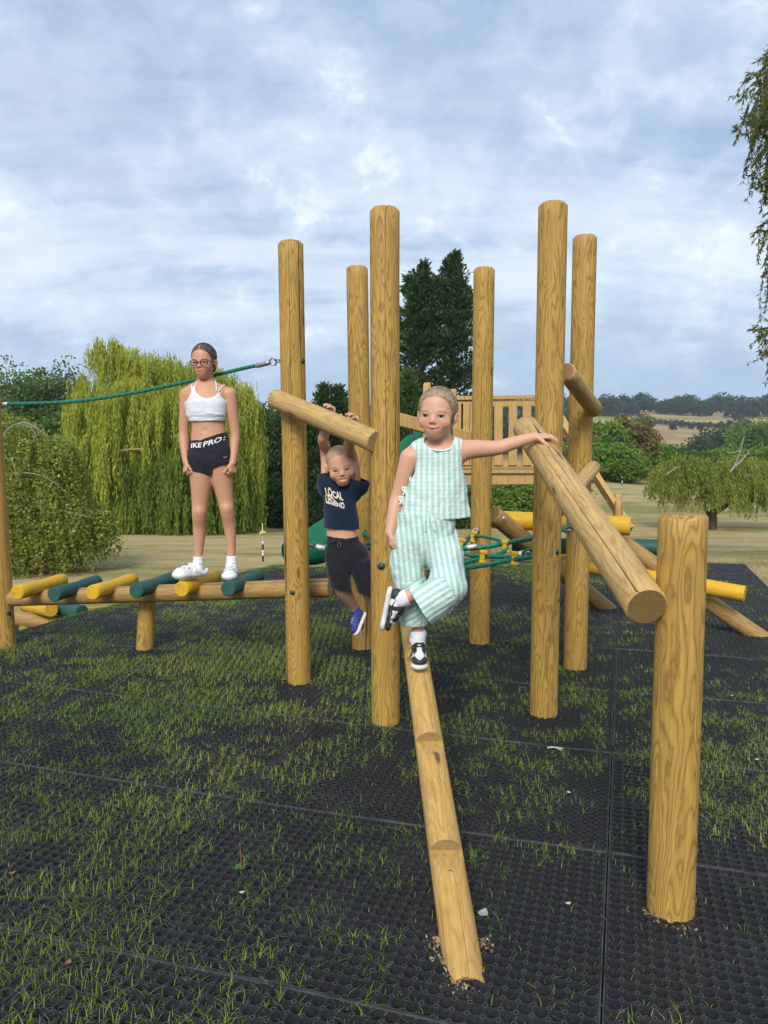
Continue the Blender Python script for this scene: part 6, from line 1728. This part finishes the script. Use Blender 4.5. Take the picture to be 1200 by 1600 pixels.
    # lettering of the waistband
    def band_text(s, x0, x1, ylo, yhi, italic=.2):
        V, Fc = text_outline(s, 1.0, .022); w = V[:, 0].max() - V[:, 0].min(); u = (V[:, 0] - V[:, 0].min()) / w; v = V[:, 1] / .70
        PX = x0 + (x1 - x0) * u + v * italic * 2; return [(x, float(np.interp(x, [299, 316, 336, 356], ylo)) + (float(np.interp(x, [299, 316, 336, 356], yhi)) - float(np.interp(x, [299, 316, 336, 356], ylo))) * vv) for x, vv in zip(PX, v)], Fc
    for s, x0, x1 in (('IKE', 298.4, 314.2), ('PRO', 317.4, 346.0), (':', 348.6, 351.6)):
        P2, Fc = band_text(s, x0, x1, [699.5, 698.8, 692.8, 685.5], [692.3, 691.2, 685.2, 678.2], .6); project('waistband_lettering', P2, Fc, st, M['ink'], so_)
    V, Fc = swoosh(lambda u, v: (349 + u * 7.5, 715.6 - v * 3.4 - u * .5)); project('tick_mark', V, Fc, st, M['ink'], so_)
    # socks
    for pts in (((310, 869, .02), (309.5, 879, .015), (308, 893, -.005)), ((361.5, 868, .02), (361.7, 878, .015), (361.5, 893, -.005))):
        k = Solid(); k.chain([(p(*pts[0]), 7.6 * m), (p(*pts[1]), 7.9 * m), (p(*pts[2]), 9.4 * m)], 4 * m)
        ko, KV, KQ = fit(k, 'sock', M['sockw'], o, .001, .003, .0015, (10, 10, 60), [(Z_, p(pts[0][0], pts[0][1] + 1))]); kt = bvh(KV, KQ)
        V, Fc = swoosh(lambda u, v: (pts[1][0] + 1.5 + u * 5.2, pts[1][1] + 3.5 - v * 3.4)); project('tick_mark', V, Fc, kt, M['inkb'], ko)
    # clogs
    cm = noise_mat('white_foam_clog', (.80, .79, .76), (.72, .71, .68), 60, .5)
    def clog(heel, toe, w_, lab):
        d = unit(toe - heel); up = unit(A3(0, 0, 1) - d * d[2]); sd = np.cross(d, up); L = np.linalg.norm(toe - heel); at = lambda l, s_, u: heel + d * l * L + sd * s_ * L + up * u * L
        k = Solid()
        k.cone(at(.16, 0, .10), at(.45, 0, .09), .185 * L, .17 * L, .04 * L, (up, .55)); k.cone(at(.45, 0, .09), at(.76, 0, .10), .17 * L, .225 * L, .05 * L, (up, .55))
        k.cone(at(.50, 0, .17), at(.76, 0, .12), .150 * L, .18 * L, .06 * L); k.cone(at(.44, 0, .20), at(.60, 0, .17), .14 * L, .15 * L, .06 * L)
        k.cone(at(.02, -.05, .16), at(.02, .05, .16), .06 * L, .06 * L, .04 * L)
        for q in (-1, 1): k.cone(at(.14, q * .155, .12), at(.44, q * .14, .19), .045 * L, .06 * L, .04 * L)
        k.cone(at(.20, 0, .30), at(.30, 0, .34), .115 * L, .10 * L, .02 * L, None, True)
        lo, hi = k.bounds(.01); ax = tuple(axis(a, b, .0028) for a, b in zip(lo, hi)); F = k.field(ax); F = half(F, ax, -up, at(0, 0, .005))
        c, CV, CQ = make('clog', F, ax, cm, o, 1); ct = bvh(CV, CQ)
        st_ = np.array([at(.40, q * .172, .20) + 0 * up for q in (1,)] + [at(.46, .10, .335), at(.50, 0, .36), at(.46, -.10, .335), at(.40, -.172, .20)])
        MB().tube(spline(st_, 5), .020 * L, 8).build('strap', cm, c, True)
        for (l, s_) in ((.62, .10), (.62, -.02), (.62, -.13), (.73, .14), (.74, .03), (.73, -.09), (.82, .09), (.83, -.03)):
            q = at(l, s_, .6); hh = ct.ray_cast(Vector(q), Vector(-up))
            if hh[0] is not None:
                c0 = np.array(hh[0]) + np.array(hh[1]) * .0008; n0 = np.array(hh[1]); u0 = unit(np.cross(n0, A3(.2, .1, .9))); v0 = np.cross(n0, u0)
                MB().add(np.array([c0 + (u0 * math.cos(a) + v0 * math.sin(a)) * .021 * L for a in np.linspace(0, 2 * np.pi, 13)[:-1]]), [tuple(range(12))]).build('vent_hole', M['hole'], c)
        return c
    clog(p(321.5, 900, .06), p(270, 905.5, -.14), 1, 'clog'); clog(p(363, 899, .08), p(357, 907.5, -.15), 1, 'clog')
girl_walkway()
# ----------------------------------------------------------------- boy hanging from the bar
def boy_hanging():
    D = 4.46; m = D / FPX; p = lambda x, y, d=0.0: P(x, y, D + d)
    base, rosy, lip, brow = (.62, .345, .22), (.68, .25, .17), (.55, .20, .16), (.32, .20, .10)
    bax = unit(bar1[1] - bar1[0])
    def on_bar(px):
        best = min(np.linspace(0, 1, 400), key=lambda t: abs((lambda q: q[0] / ((q[1]) * FW[1] + (q[2] - CAM_H) * FW[2]) * FPX + 600)(bar1[0] + (bar1[1] - bar1[0]) * t) - px)); return bar1[0] + (bar1[1] - bar1[0]) * best
    c1, c2 = on_bar(501), on_bar(537)
    prp = unit(np.cross(bax, A3(0, -1, 0))); prp = prp if prp[2] > 0 else -prp            # up across the bar
    bk = unit(np.cross(bax, prp)); bk = bk if bk[1] > 0 else -bk                            # away from the viewer
    w1 = c1 + bk * .072 + prp * .026; w2 = c2 + bk * .072 + prp * .026
    B = Solid(); fy = (Y_, .70)
    B.chain([(p(531, 768, .01), 24 * m), (p(532, 795), 22.5 * m), (p(533, 828), 23 * m), (p(536, 850), 24 * m), (p(541, 868, .0), 25 * m)], 8 * m, fy)
    B.cone(p(512, 757, .02), p(551, 760, .02), 13 * m, 13 * m, 14 * m)
    B.cone(p(532, 742, .03), p(532, 764, .02), 12.5 * m, 13 * m, 8 * m)
    B.chain([(p(514, 756, .02), 13 * m), (p(511, 726, .06), 9.6 * m), (p(508, 700, .05), 8.6 * m), (p(505, 684, (w1[1] - D) * .85), 8.0 * m), (w1 - prp * .01, 6.0 * m)], 4 * m)
    B.chain([(p(550, 762, .01), 13.5 * m), (p(552.5, 735, -.04), 10.6 * m), (p(549.5, 714, -.06), 9.4 * m), (p(545, 696, (w2[1] - D) * .8), 8.6 * m), (w2 - prp * .01, 6.2 * m)], 4 * m)
    for w_ in (w1, w2):
        hand(B, w_, prp * 1.0 - bk * .50, -bk, bax if w_ is w1 else -bax, .95, (.75, .55, .40), .02, (.10, .85, -.25), .3)
    # legs swinging back to the right
    B.chain([(p(527, 870, 0), 15.5 * m), (p(529, 898, -.01), 13.8 * m), (p(534, 918, .0), 12.5 * m), (p(541, 930, .04), 11.2 * m), (p(551, 946, .11), 8.5 * m), (p(556, 957, .14), 6.8 * m)], 4 * m)
    B.chain([(p(556, 866, 0), 15.5 * m), (p(566, 895, -.01), 13.8 * m), (p(570, 912, .0), 12.2 * m), (p(575, 925, .04), 11 * m), (p(583, 945, .12), 8.2 * m), (p(588, 958, .16), 6.8 * m)], 4 * m)
    B.cone(p(556, 957, .14), p(563, 978, .12), 7 * m, 7 * m, 6 * m); B.cone(p(588, 958, .16), p(594, 976, .14), 7 * m, 7 * m, 6 * m)
    H = .226
    hd = Head(p(532, 727.5, -.055), head_frame(.10, .16, .15), H, 1.0)
    hd.build(B, .070, .036, 1.10, .165)
    foot = p(548, 1000)
    o, tree = place_body(B, foot, hd, 'small fair boy in a navy T-shirt hanging by both hands from the slanted bar', base, rosy, lip, brow, hands=(c1 + prp * .05, c2 + prp * .05))
    hd.face_parts(o, tree, (.06, .05, .045), .42, True)
    hm = hair_mat('short_fair_hair', (.36, .235, .125), (.50, .35, .21), (90, 60, 60))
    hair_cap(hd, 'hair', o, hm, .018, (.80, -.60, .085), -.26, None, None, .0012)
    # T-shirt
    nm = cloth_mat('navy_cotton', (.006, .014, .034), (.010, .022, .050), 240, .9, .55, 16)
    T = Solid()
    T.chain([(p(531, 762, .01), 25 * m), (p(532, 790), 25.5 * m), (p(532.5, 834), 29 * m)], 16 * m, fy)
    T.cone(p(512, 757, .02), p(551, 760, .02), 15 * m, 15 * m, 14 * m)
    T.chain([(p(515, 758, .02), 16 * m), (p(510.5, 741, .04), 14.5 * m)], 10 * m); T.chain([(p(550, 764, .01), 17 * m), (p(560, 752, -.035), 17.5 * m)], 10 * m)
    T.cone(p(554, 766, .0), p(563, 764, -.02), 14 * m, 8 * m, 8 * m)
    N_ = Solid(); N_.ell(p(531, 742, -.02), np.eye(3), A3(15 * m, .085, 11 * m), .01)
    to, TV, TQ = fit(T, 'tshirt', nm, o, .003, .0038, .007, (20, 10, 7), [(unit(A3(-.06, 0, -1)), p(534, 825)), (unit(A3(-.2, 0, 1)), p(511, 738)), (unit(A3(.30, -.1, 1)), p(560, 747))], shell=.009, minus=N_, seed=12)
    tt = bvh(TV, TQ)
    lm_ = noise_mat('cream_print', (.80, .70, .58), (.66, .52, .40), 40, .8)
    for s, x0, x1, yl, yh, sh in (('LOCAL', 509.5, 536.5, 779, 764, 6), ('LEGEND', 509.5, 539, 790, 780, 8), ):
        V, Fc = text_outline(s, 1.0, .045); w = V[:, 0].max() - V[:, 0].min(); u = (V[:, 0] - V[:, 0].min()) / w; v = V[:, 1] / .70
        if s == 'LEGEND':
            P2 = [(x0 + (x1 - x0) * a - (b) * 1.5, (785 + 10 * a) - (11.5 - 3 * a + 3 * math.sin(a * 7)) * (b)) for a, b in zip(u, v)]
        else:
            P2 = [(x0 + (x1 - x0) * a - b * 2.0, (773 + 9 * a) - (13.0 - 5 * abs(a - .4) * 1.4 + 2 * math.sin(a * 9)) * b) for a, b in zip(u, v)]
        project('shirt_lettering', P2, Fc, tt, lm_, to, .002)
    V, Fc = text_outline('END', 1.0, .045)
    # shorts
    sm_ = cloth_mat('black_cargo_cotton', (.009, .009, .012), (.017, .017, .021), 240, .9, .55, 14)
    Sh = Solid()
    Sh.chain([(p(535, 838), 23.6 * m), (p(537, 855), 26.5 * m), (p(541, 870), 27.5 * m)], 14 * m, fy)
    Sh.chain([(p(526, 868, 0), 17.5 * m), (p(529, 900, -.02), 16.5 * m), (p(534, 932, -.01), 15.5 * m)], 3 * m); Sh.chain([(p(557, 864, .0), 18.5 * m), (p(567, 892, -.01), 17.5 * m), (p(577, 926, -.0), 16.5 * m)], 3 * m)
    Sh.cone(p(573, 880, -.055), p(578, 898, -.045), 9 * m, 9 * m, 3 * m)
    so_, SV, SQ = fit(Sh, 'cargo_shorts', sm_, o, .002, .0038, .006, (16, 12, 9), [(unit(A3(.13, 0, 1)), p(535, 839)), (unit(A3(-.22, 0, -1)), p(536, 920))], shell=.010, seed=15)
    # right leg hem sits higher
    sb = bvh(SV, SQ)
    mb = MB(); mb.tube(np.array([p(535, 843.5) + A3(math.cos(a) * 23.4 * m, math.sin(a) * 23.4 * m * .70, math.cos(a) * 3 * m) for a in np.linspace(0, 2 * np.pi, 37)]), 3.0 * m, 8, caps=False); mb.build('waistband', sm_, so_, True)
    fl = []
    for x, y in ((563, 876), (577, 868), (582, 882), (568, 888)):
        h, nn = cam_hit(sb, x, y); fl.append((h if h is not None else p(x, y, -.08)) + A3(0, -1, 0) * .006)
    MB().add(np.array(fl + [q + A3(0, .008, 0) for q in fl]), [(0, 1, 2, 3), (0, 4, 5, 1), (1, 5, 6, 2), (2, 6, 7, 3), (3, 7, 4, 0)]).build('pocket_flap', sm_, so_)
    cd = noise_mat('grey_cord', (.10, .10, .11), (.16, .16, .17), 60)
    for q in (((529, 846), (527.5, 851), (529, 856)), ((530, 846), (533, 850), (531.5, 855))):
        pts = [];
        for x, y in q:
            h, nn = cam_hit(sb, x, y); pts.append((h if h is not None else p(x, y, -.08)) + A3(0, -.006, 0))
        MB().tube(spline(pts, 4), .0022, 6).build('drawstring', cd, so_, True)
    # socks and trainers
    nk = cloth_mat('navy_sock', (.008, .010, .022), (.016, .018, .034), 300)
    for a, b in (((553, 950, .13), (559, 962, .135)), ((585, 952, .15), (591, 964, .155))):
        k = Solid(); k.chain([(p(*a), 8.2 * m), (p(*b), 8.6 * m)], 4 * m); fit(k, 'sock', nk, o, .001, .003, 0, cuts=[(unit(p(*a) - p(*b)), p(*a))])
    def blue(q):
        C = np.tile(A3(.010, .030, .20), (len(q), 1)); n_ = vnoise(q * A3(40, 60, 60), 4)
        C *= (.75 + .5 * n_)[:, None]; tip = (q[:, 1] > .82) & (q[:, 2] < .22); C[tip] *= .55
        lace = (np.abs(q[:, 0]) < .07) & (q[:, 1] > .42) & (q[:, 1] < .68) & (np.sin(q[:, 1] * 70) > .55); C[lace] = (.45, .48, .60); return C
    for hx, tx in (((572, 960, .13), (558.5, 994, .02)), ((604, 960, .15), (592, 993, .04))):
        heel, toe = p(*hx), p(*tx)
        shoe(o, heel, toe, A3(-1.0, -.75, .10), np.linalg.norm(toe - heel) * 1.04, 'trainer', M['shoe'], M['solew'], blue, .40, .16, .40, .20)
boy_hanging()
# ----------------------------------------------------------------- girl in green on the stepped log
def girl_green():
    D = 3.46; m = D / FPX; p = lambda x, y, d=0.0: P(x, y, D + d)
    base, rosy, lip, brow = (.63, .345, .225), (.70, .24, .18), (.55, .18, .17), (.24, .14, .075)
    a_, ax_, up_, r_, notch, side = STEP
    B = Solid(); fy = (Y_, .68)
    B.chain([(p(686, 722), 34 * m), (p(685, 752), 32 * m), (p(680, 785), 33 * m), (p(668, 820), 36 * m), (p(664, 838), 36 * m)], 8 * m, fy)
    B.cone(p(651, 711, .02), p(712, 707, .02), 17 * m, 17 * m, 16 * m)
    B.cone(p(687, 672, .02), p(686, 706, .015), 17 * m, 18.5 * m, 12 * m)
    B.cone(p(686, 697, .02), p(652, 706, .02), 12 * m, 11 * m, 12 * m); B.cone(p(687, 697, .02), p(716, 702, .02), 12 * m, 11 * m, 12 * m)
    # right arm hanging, left arm reaching out to the beam
    B.chain([(p(641, 716, .01), 16.5 * m), (p(634, 735, .01), 13.6 * m), (p(623, 772, .02), 11.4 * m), (p(618, 790, .01), 11.2 * m), (p(609, 832, -.03), 7.6 * m)], 4 * m)
    w1 = p(609, 833, -.03)
    hand(B, w1, A3(.06, -.10, -1), A3(1, .25, 0), A3(.45, -1, 0), .86, (.55, .75, .55), .03, (.85, .35, .30), .2)
    bt = lambda px, py, d: P(px, py, d)
    def beam_at(px):
        ts = np.linspace(0, 1, 500); q = bmA + (bmB - bmA) * ts[:, None]; dp = q[:, 1] * FW[1] + (q[:, 2] - CAM_H) * FW[2]; xx = q[:, 0] / dp * FPX + 600
        return q[np.argmin(abs(xx - px))]
    cb = beam_at(851); bdir = unit(bmB - bmA); lat = unit(np.cross(bdir, Z_)); lat = lat if lat[0] > 0 else -lat; nup = unit(np.cross(lat, bdir)); nup = nup if nup[2] > 0 else -nup
    wr = cb + nup * .085 - lat * .050 + bdir * .012
    wd_ = wr[1] - D
    sh = p(718, 705, .01); 
    el = (sh * .50 + wr * .50) + A3(0, .01, -.018)
    B.chain([(sh, 17 * m), (sh * .62 + el * .38 + A3(0, 0, .004), 14.6 * m), (el, 11.6 * m), (el * .6 + wr * .4, 10.4 * m), (wr, 7.4 * m)], 5 * m)
    hand(B, wr, lat * 1.0 + bdir * .18 + nup * .02, -nup, -bdir, .94, ((.22, .36, .25), (.20, .34, .25), (.18, .32, .25), (.2, .35, .25)), .14, (.25, .92, .30), .28)
    # legs (mostly hidden by the trousers)
    hipL, kneeL, ankL = p(690, 838), p(708, 912, -.10), p(636, 932, -.125)
    B.chain([(p(645, 838), 24 * m), (p(648, 895), 18 * m), (p(652, 945, .01), 13 * m), (p(653, 985, .02), 9 * m), (p(653, 1008, .02), 9.5 * m)], 4 * m)
    B.chain([(hipL, 24 * m), (kneeL, 13 * m), (kneeL * .4 + ankL * .6, 11.0 * m), (ankL, 9.2 * m), (p(624, 937, -.108), 8.6 * m)], 4 * m)
    B.cone(p(653, 1008, .02), p(654, 1030, -.07), 9 * m, 9 * m, 8 * m); B.cone(p(622, 938, -.106), p(609, 955, -.10), 7 * m, 5 * m, 4 * m)
    H = .232
    hd = Head(p(683.5, 647, -.03), head_frame(-.27, .02, -.06), H, 1.0)
    hd.build(B, .050, 0, 1.06, .130)
    foot = p(655, 1042)
    hw1 = w1 + A3(0, -.01, -.06); hw2 = wr + lat * .06
    o, tree = place_body(B, foot, hd, 'girl in mint striped top and trousers balancing on the stepped log', base, rosy, lip, brow, hands=(hw1, hw2))
    hd.face_parts(o, tree, (.03, .02, .015), .62)
    hm = hair_mat('fair_hair', (.17, .105, .055), (.44, .315, .19), (170, 12, 40))
    def knot(Bh): hd.Cn(Bh, (0, -.44, .10), (.0, -.52, -.02), .10, .09, .08)
    hc = hair_cap(hd, 'hair', o, hm, .030, (.83, -.52, .125), -.28, knot, None, .0016)[0]
    strands(hd, hc, noise_mat('fair_hair_strand', (.20, .125, .065), (.58, .43, .28), 90, .4), 220, .031, (0, -1, .0), .08, .30, 2)
    # braid behind the neck
    br = spline([hd.at(.04, -.50, .0), hd.at(.16, -.40, -.25), hd.at(.20, -.22, -.42), hd.at(.17, -.14, -.62), hd.at(.16, -.14, -.80)], 8)
    mb = MB()
    for ph in (0, 2.1, 4.2):
        t = np.arange(len(br)); q = br + np.stack([np.cos(t * .9 + ph), np.zeros(len(br)), np.sin(t * .9 + ph) * .5], -1) * .011
        mb.tube(q, np.linspace(.012, .007, len(br)), 8)
    me_ = mb.build('braid', hair_mat('braid_hair', (.16, .10, .055), (.30, .20, .12), (60, 60, 60)), o, True)
    # striped mint cloth -----------------------------------------------------------
    def mint(name, k, cross):
        t = NT(name); sc = t.n('Attribute', attribute_name='stripe').outputs['Fac']; co = t.objco(False)
        n = t.noise(co, 22, 6, .7); f = t.noise(co, 420, 2, .6)
        s_ = t.math('SINE', t.math('ADD', t.math('MULTIPLY', sc, 2 * math.pi / k), t.math('MULTIPLY', n, 1.3)))
        b = t.mapr(s_, -.35, .35); z = t.n('SeparateXYZ'); t.set(z, 0, co)
        cz = t.mapr(t.math('SINE', t.math('MULTIPLY', z.outputs[2], 2 * math.pi / (k * .75))), -.5, .5, 0, cross)
        c = t.mix(b, (.66, .77, .715), (.33, .575, .475)); c = t.mix(cz, c, (.63, .765, .705))
        c = t.mix(t.mapr(f, .3, .7, 0, .18), c, (.74, .84, .80))
        puck = t.math('MULTIPLY', s_, t.noise(co, 90, 3, .6))
        h = t.math('ADD', t.math('ADD', n, t.math('MULTIPLY', puck, .18)), t.math('MULTIPLY', f, .06))
        t.bsdf(c, .85, h, .75, .014, Specular_IOR_Level=.2, Sheen_Weight=.1); return t.m
    mt, ml = mint('mint_seersucker_top', .0235, .45), mint('mint_seersucker_trousers', .0235, .2)
    T = Solid()
    T.chain([(p(686, 712), 37 * m), (p(685, 742), 40 * m), (p(683, 772), 46 * m), (p(677, 824), 56 * m)], 14 * m, (Y_, .62))
    T.cone(p(655, 706, .02), p(713, 703, .02), 17 * m, 17 * m, 10 * m)
    N_ = Solid(); N_.ell(p(687, 688, -.06), np.eye(3), A3(24 * m, .12, 14 * m), .01)
    N_.ell(p(634, 722, .0), np.eye(3), A3(15.5 * m, .2, 31 * m), .01); N_.ell(p(736, 720, .0), np.eye(3), A3(16 * m, .2, 30 * m), .01)
    to, TV, TQ = fit(T, 'striped_top', mt, o, .003, .0036, .0062, (15, 10, 11), [(unit(A3(.045, 0, -1)), p(677, 810)), (Z_, p(686, 683))], shell=.010, minus=N_, seed=21, octv=3, attrs={'stripe': lambda V: V[:, 0] + .10 * (V[:, 0] - p(682, 700)[0]) * (p(682, 700)[2] - V[:, 2]) * -2.2}, where=lambda q: np.clip((p(0, 700)[2] - q[:, 2]) * 6, .15, 1))
    ttree = bvh(TV, TQ)
    rib = cloth_mat('white_binding', (.74, .80, .77), (.66, .74, .70), 260)
    for pts in ([(664, 688), (668, 697), (678, 703), (690, 704.5), (702, 702), (708, 695), (710, 687)], [(649, 694), (649.5, 705), (649, 720), (645, 738), (640, 752)], [(720, 690), (722, 702), (723.5, 718), (725, 738), (727, 750)]):
        q = []
        for x, y in pts:
            h, nn = cam_hit(ttree, x, y)
            if h is not None: q.append(h + nn * .001)
        if len(q) > 3: MB().tube(spline(q, 4), .0038, 6).build('binding', rib, to, True)
    def bow(px, py, d, s_):
        c = p(px, py, d); mb = MB()
        for a in (0, 1):
            e = c + A3((-1 if a else 1) * .012 * s_ - .003, 0, .008); mb.tube(spline([c, c + (e - c) * .6 + A3(0, -.004, .010), e, c + (e - c) * .6 + A3(0, -.002, -.008), c], 4), .0045, 6)
            mb.tube(spline([c, c + A3(-.005 + .009 * a, -.003, -.012), c + A3(-.010 + .014 * a, 0, -.022)], 4), .0042, 6)
        mb.build('tie_bow', rib, to, True)
    for q in ((633, 766, -.02, .8), (628, 781, -.02, .8), (727, 772, .02, .6), (730, 793, .02, .6)): bow(*q)
    # trousers
    hem2 = p(656.5, 948, -.118); shin0, shin1 = p(701, 918, -.105), p(640, 956.5, -.123); dsh = unit(shin1 - shin0)
    K = Solid(); K2 = Solid()
    for k_ in (K, K2): k_.chain([(p(666, 812), 47 * m), (p(663, 838), 48 * m)], 18 * m, (Y_, .74))
    K.chain([(p(641, 842), 27.5 * m), (p(637, 880, -.005), 27 * m), (p(643, 925, .0), 24.5 * m), (p(649, 990, .02), 19 * m)], 10 * m)
    K2.chain([(p(690, 842), 28 * m), (p(698, 875, -.05), 27 * m), (p(703, 914, -.10), 24.5 * m)], 10 * m)
    K2.chain([(shin0, 25 * m), (hem2, 32.5 * m), (shin1, 38 * m)], 12 * m)
    lo = np.minimum(K.bounds(.03)[0], K2.bounds(.03)[0]); hi = np.maximum(K.bounds(.03)[1], K2.bounds(.03)[1]); h = .0038; ax = tuple(axis(a, b, h) for a, b in zip(lo, hi))
    Xg, Yg, Zg = ax[0][:, None, None], ax[1][None, :, None], ax[2][None, None, :]
    dn = unit(A3(dsh[0], dsh[1] * .3, dsh[2])); cdist = (Xg - hem2[0]) * dn[0] + (Yg - hem2[1]) * dn[1] + (Zg - hem2[2]) * dn[2]
    FA = ripple(K.field(ax, .002), ax, .0085, (13, 11, 10), 33, octv=3); FA = np.maximum(FA, -(FA + np.float32(.010))); FA = np.maximum(FA, p(650, 977)[2] - Zg)
    FB = ripple(K2.field(ax, .002), ax, .0085, (13, 11, 10), 35, octv=3); FB = np.maximum(FB, -(FB + np.float32(.010)))
    FB = np.maximum(FB, np.where(Zg > p(0, 895)[2], -1, cdist))
    F = np.minimum(FA, FB).astype(np.float32)
    F = half(F, ax, Z_, p(660, 800))
    sside = unit(np.cross(dsh, A3(0, -1, 0)))
    def stripe(V):
        d1 = np.linalg.norm(V - (p(643, 925) + p(637, 860)) / 2, axis=1); a = V[:, 0]
        thd = unit(p(703, 914, -.09) - p(690, 842)); tsd = unit(np.cross(thd, A3(0, -1, 0)))
        s1 = V[:, 0] + .10 * (V[:, 2] - p(0, 900)[2]); s2 = (V - shin0) @ sside; s3 = -((V - p(690, 842)) @ tsd)
        t = ((V - shin0) @ dsh); lat_ = np.linalg.norm(V - shin0 - np.outer(t, dsh), axis=1)
        inshin = (lat_ < .118) & (t > -.0) & (V[:, 1] < p(0, 0, .0)[1] - .035) & (V[:, 2] < p(0, 902)[2] + .25 * (V[:, 0] - p(650, 0)[0]))
        xm = p(664, 860)[0]
        return np.where(inshin, s2, np.where(V[:, 0] > xm, s3, s1))
    ko, KV, KQ = make('striped_trousers', F, ax, ml, o, 2, {'stripe': stripe})
    kt = bvh(KV, KQ)
    for q in (((664, 811), (663.5, 820), (665, 831)), ((674, 812), (675.5, 820), (679, 830))):
        pts = []
        for x, y in q:
            h_, nn = cam_hit(kt, x, y); pts.append((h_ if h_ is not None else p(x, y, -.09)) + A3(0, -.006, 0))
        MB().tube(spline(pts, 4), .0035, 6).build('drawstring', rib, ko, True)
    for px, py in ((690, 966), (695, 961), (701, 956), (705, 951)):
        c = p(px, py, -.08); dome_bolt('tassel', c, A3(.4, -.6, -.5), .009, rib, ko, 1.2)
    # socks: folded white cuffs
    for pts, cut in (([(653, 985, .02), (653, 992, .02), (653, 1006, .015)], Z_), ([(637, 932.5, -.12), (631, 935, -.115), (622, 938.5, -.105)], unit(p(640, 931) - p(616, 941)))):
        k = Solid(); k.chain([(p(*pts[0]), 10.8 * m), (p(*pts[1]), 12.2 * m), (p(*pts[2]), 11 * m)], 4 * m)
        fit(k, 'sock', M['sockw'], o, .002, .003, .003, (40, 40, 60), [(cut, p(*pts[0]))], seed=40)
    def bw(q):
        W_, K_ = A3(.74, .74, .73), A3(.016, .016, .018); C = np.tile(W_, (len(q), 1)); x, l, u = np.abs(q[:, 0]), q[:, 1], q[:, 2]
        tipb = (l > .74) & (u < .235 + .3 * (x - .05)) & (l > .80 - .6 * x + .0) ; heelb = (l < .22) & (u < .40); col_ = (u > .30) & (l < .40)
        eye_ = (x < .125) & (x > .055) & (l > .38) & (l < .72); foxing = (l > .56) & (l < .86) & (u < .21) & (x > .10); tong = (x < .055) & (l > .38) & (l < .60)
        sad = (l > .36) & (l < .46) & (u > .12)
        for k_ in (tipb, heelb, col_, eye_, foxing, sad): C[k_] = K_
        C[tong & (np.sin(l * 60) > -.2)] = K_; return C
    def tie(at, tree_, root_):
        mb = MB(); c = at(.46, 0, .40)
        d = lambda l, s_, u: at(l, s_, u)
        for s_ in (-1, 1):
            mb.tube(spline([c, d(.50, s_ * .10, .44), d(.56, s_ * .17, .38), d(.52, s_ * .12, .34), c], 5), .0036, 6); mb.tube(spline([c, d(.54, s_ * .06, .40), d(.62, s_ * .16, .30), d(.66, s_ * .19, .22)], 5), .0034, 6)
        for i in range(4):
            l = .44 + i * .065; u = .37 - i * .042; mb.tube(spline([d(l, -.11, u - .03), d(l + .01, 0, u + .015), d(l, .11, u - .03)], 4), .0036, 6)
        mb.build('laces', M['inkb'], root_, True)
    def tick(at, sgn, tree_, root_):
        V = []; F = []
        pts, F = swoosh(lambda u, v: (u, v)); out = []
        for u, v in pts:
            q0 = at(.16 + .42 * (1 - u) if sgn > 0 else .16 + .42 * (1 - u), sgn * .6, .13 + .20 * v); dirv = at(0, 0, 0) - at(0, sgn * 1.0, 0)
            hh = tree_.ray_cast(Vector(q0), Vector(unit(dirv))); out.append(np.array(hh[0]) - unit(dirv) * .0016 if hh[0] is not None else q0)
        MB().add(np.array(out), F).build('tick_mark', M['inkb'], root_)
    # standing foot points at the viewer down the log
    st_h, st_t = p(653.5, 1027, .065), p(655, 1044.5, -.105)
    q0 = p(655, 1041, -.02)
    s0, t0_, a0 = shoe(o, st_h, st_t, A3(.02, -.12, 1), .205, 'trainer', M['shoe'], M['solew'], bw, .40, .11, .40, .2)
    tie(a0, t0_, s0); tick(a0, 1, t0_, s0); tick(a0, -1, t0_, s0)
    heel, toe = p(606, 917, -.10), p(592.5, 986, -.105)
    s1, t1, a1 = shoe(o, heel, toe, A3(1, -.10, .16), np.linalg.norm(toe - heel), 'trainer', M['shoe'], M['solew'], bw, .38, .12, .40, .2)
    tie(a1, t1, s1); tick(a1, 1, t1, s1); tick(a1, -1, t1, s1)
girl_green()
# ---------------------------------------------------------------- the air over the valley
hz = NT('valley_haze')
pv = hz.n('ShaderNodeVolumePrincipled'.replace('ShaderNode', ''), {'Density': .00030, 'Anisotropy': .2}); pv.inputs['Color'].default_value = (.80, .88, 1.0, 1)
hz.t.links.new(pv.outputs[0], hz.out.inputs['Volume'])
mb = MB(); mb.box((0, 470, 31), (1500, 1080, 96)); ho = mb.build('haze', hz.m); tag(ho, kind='stuff')
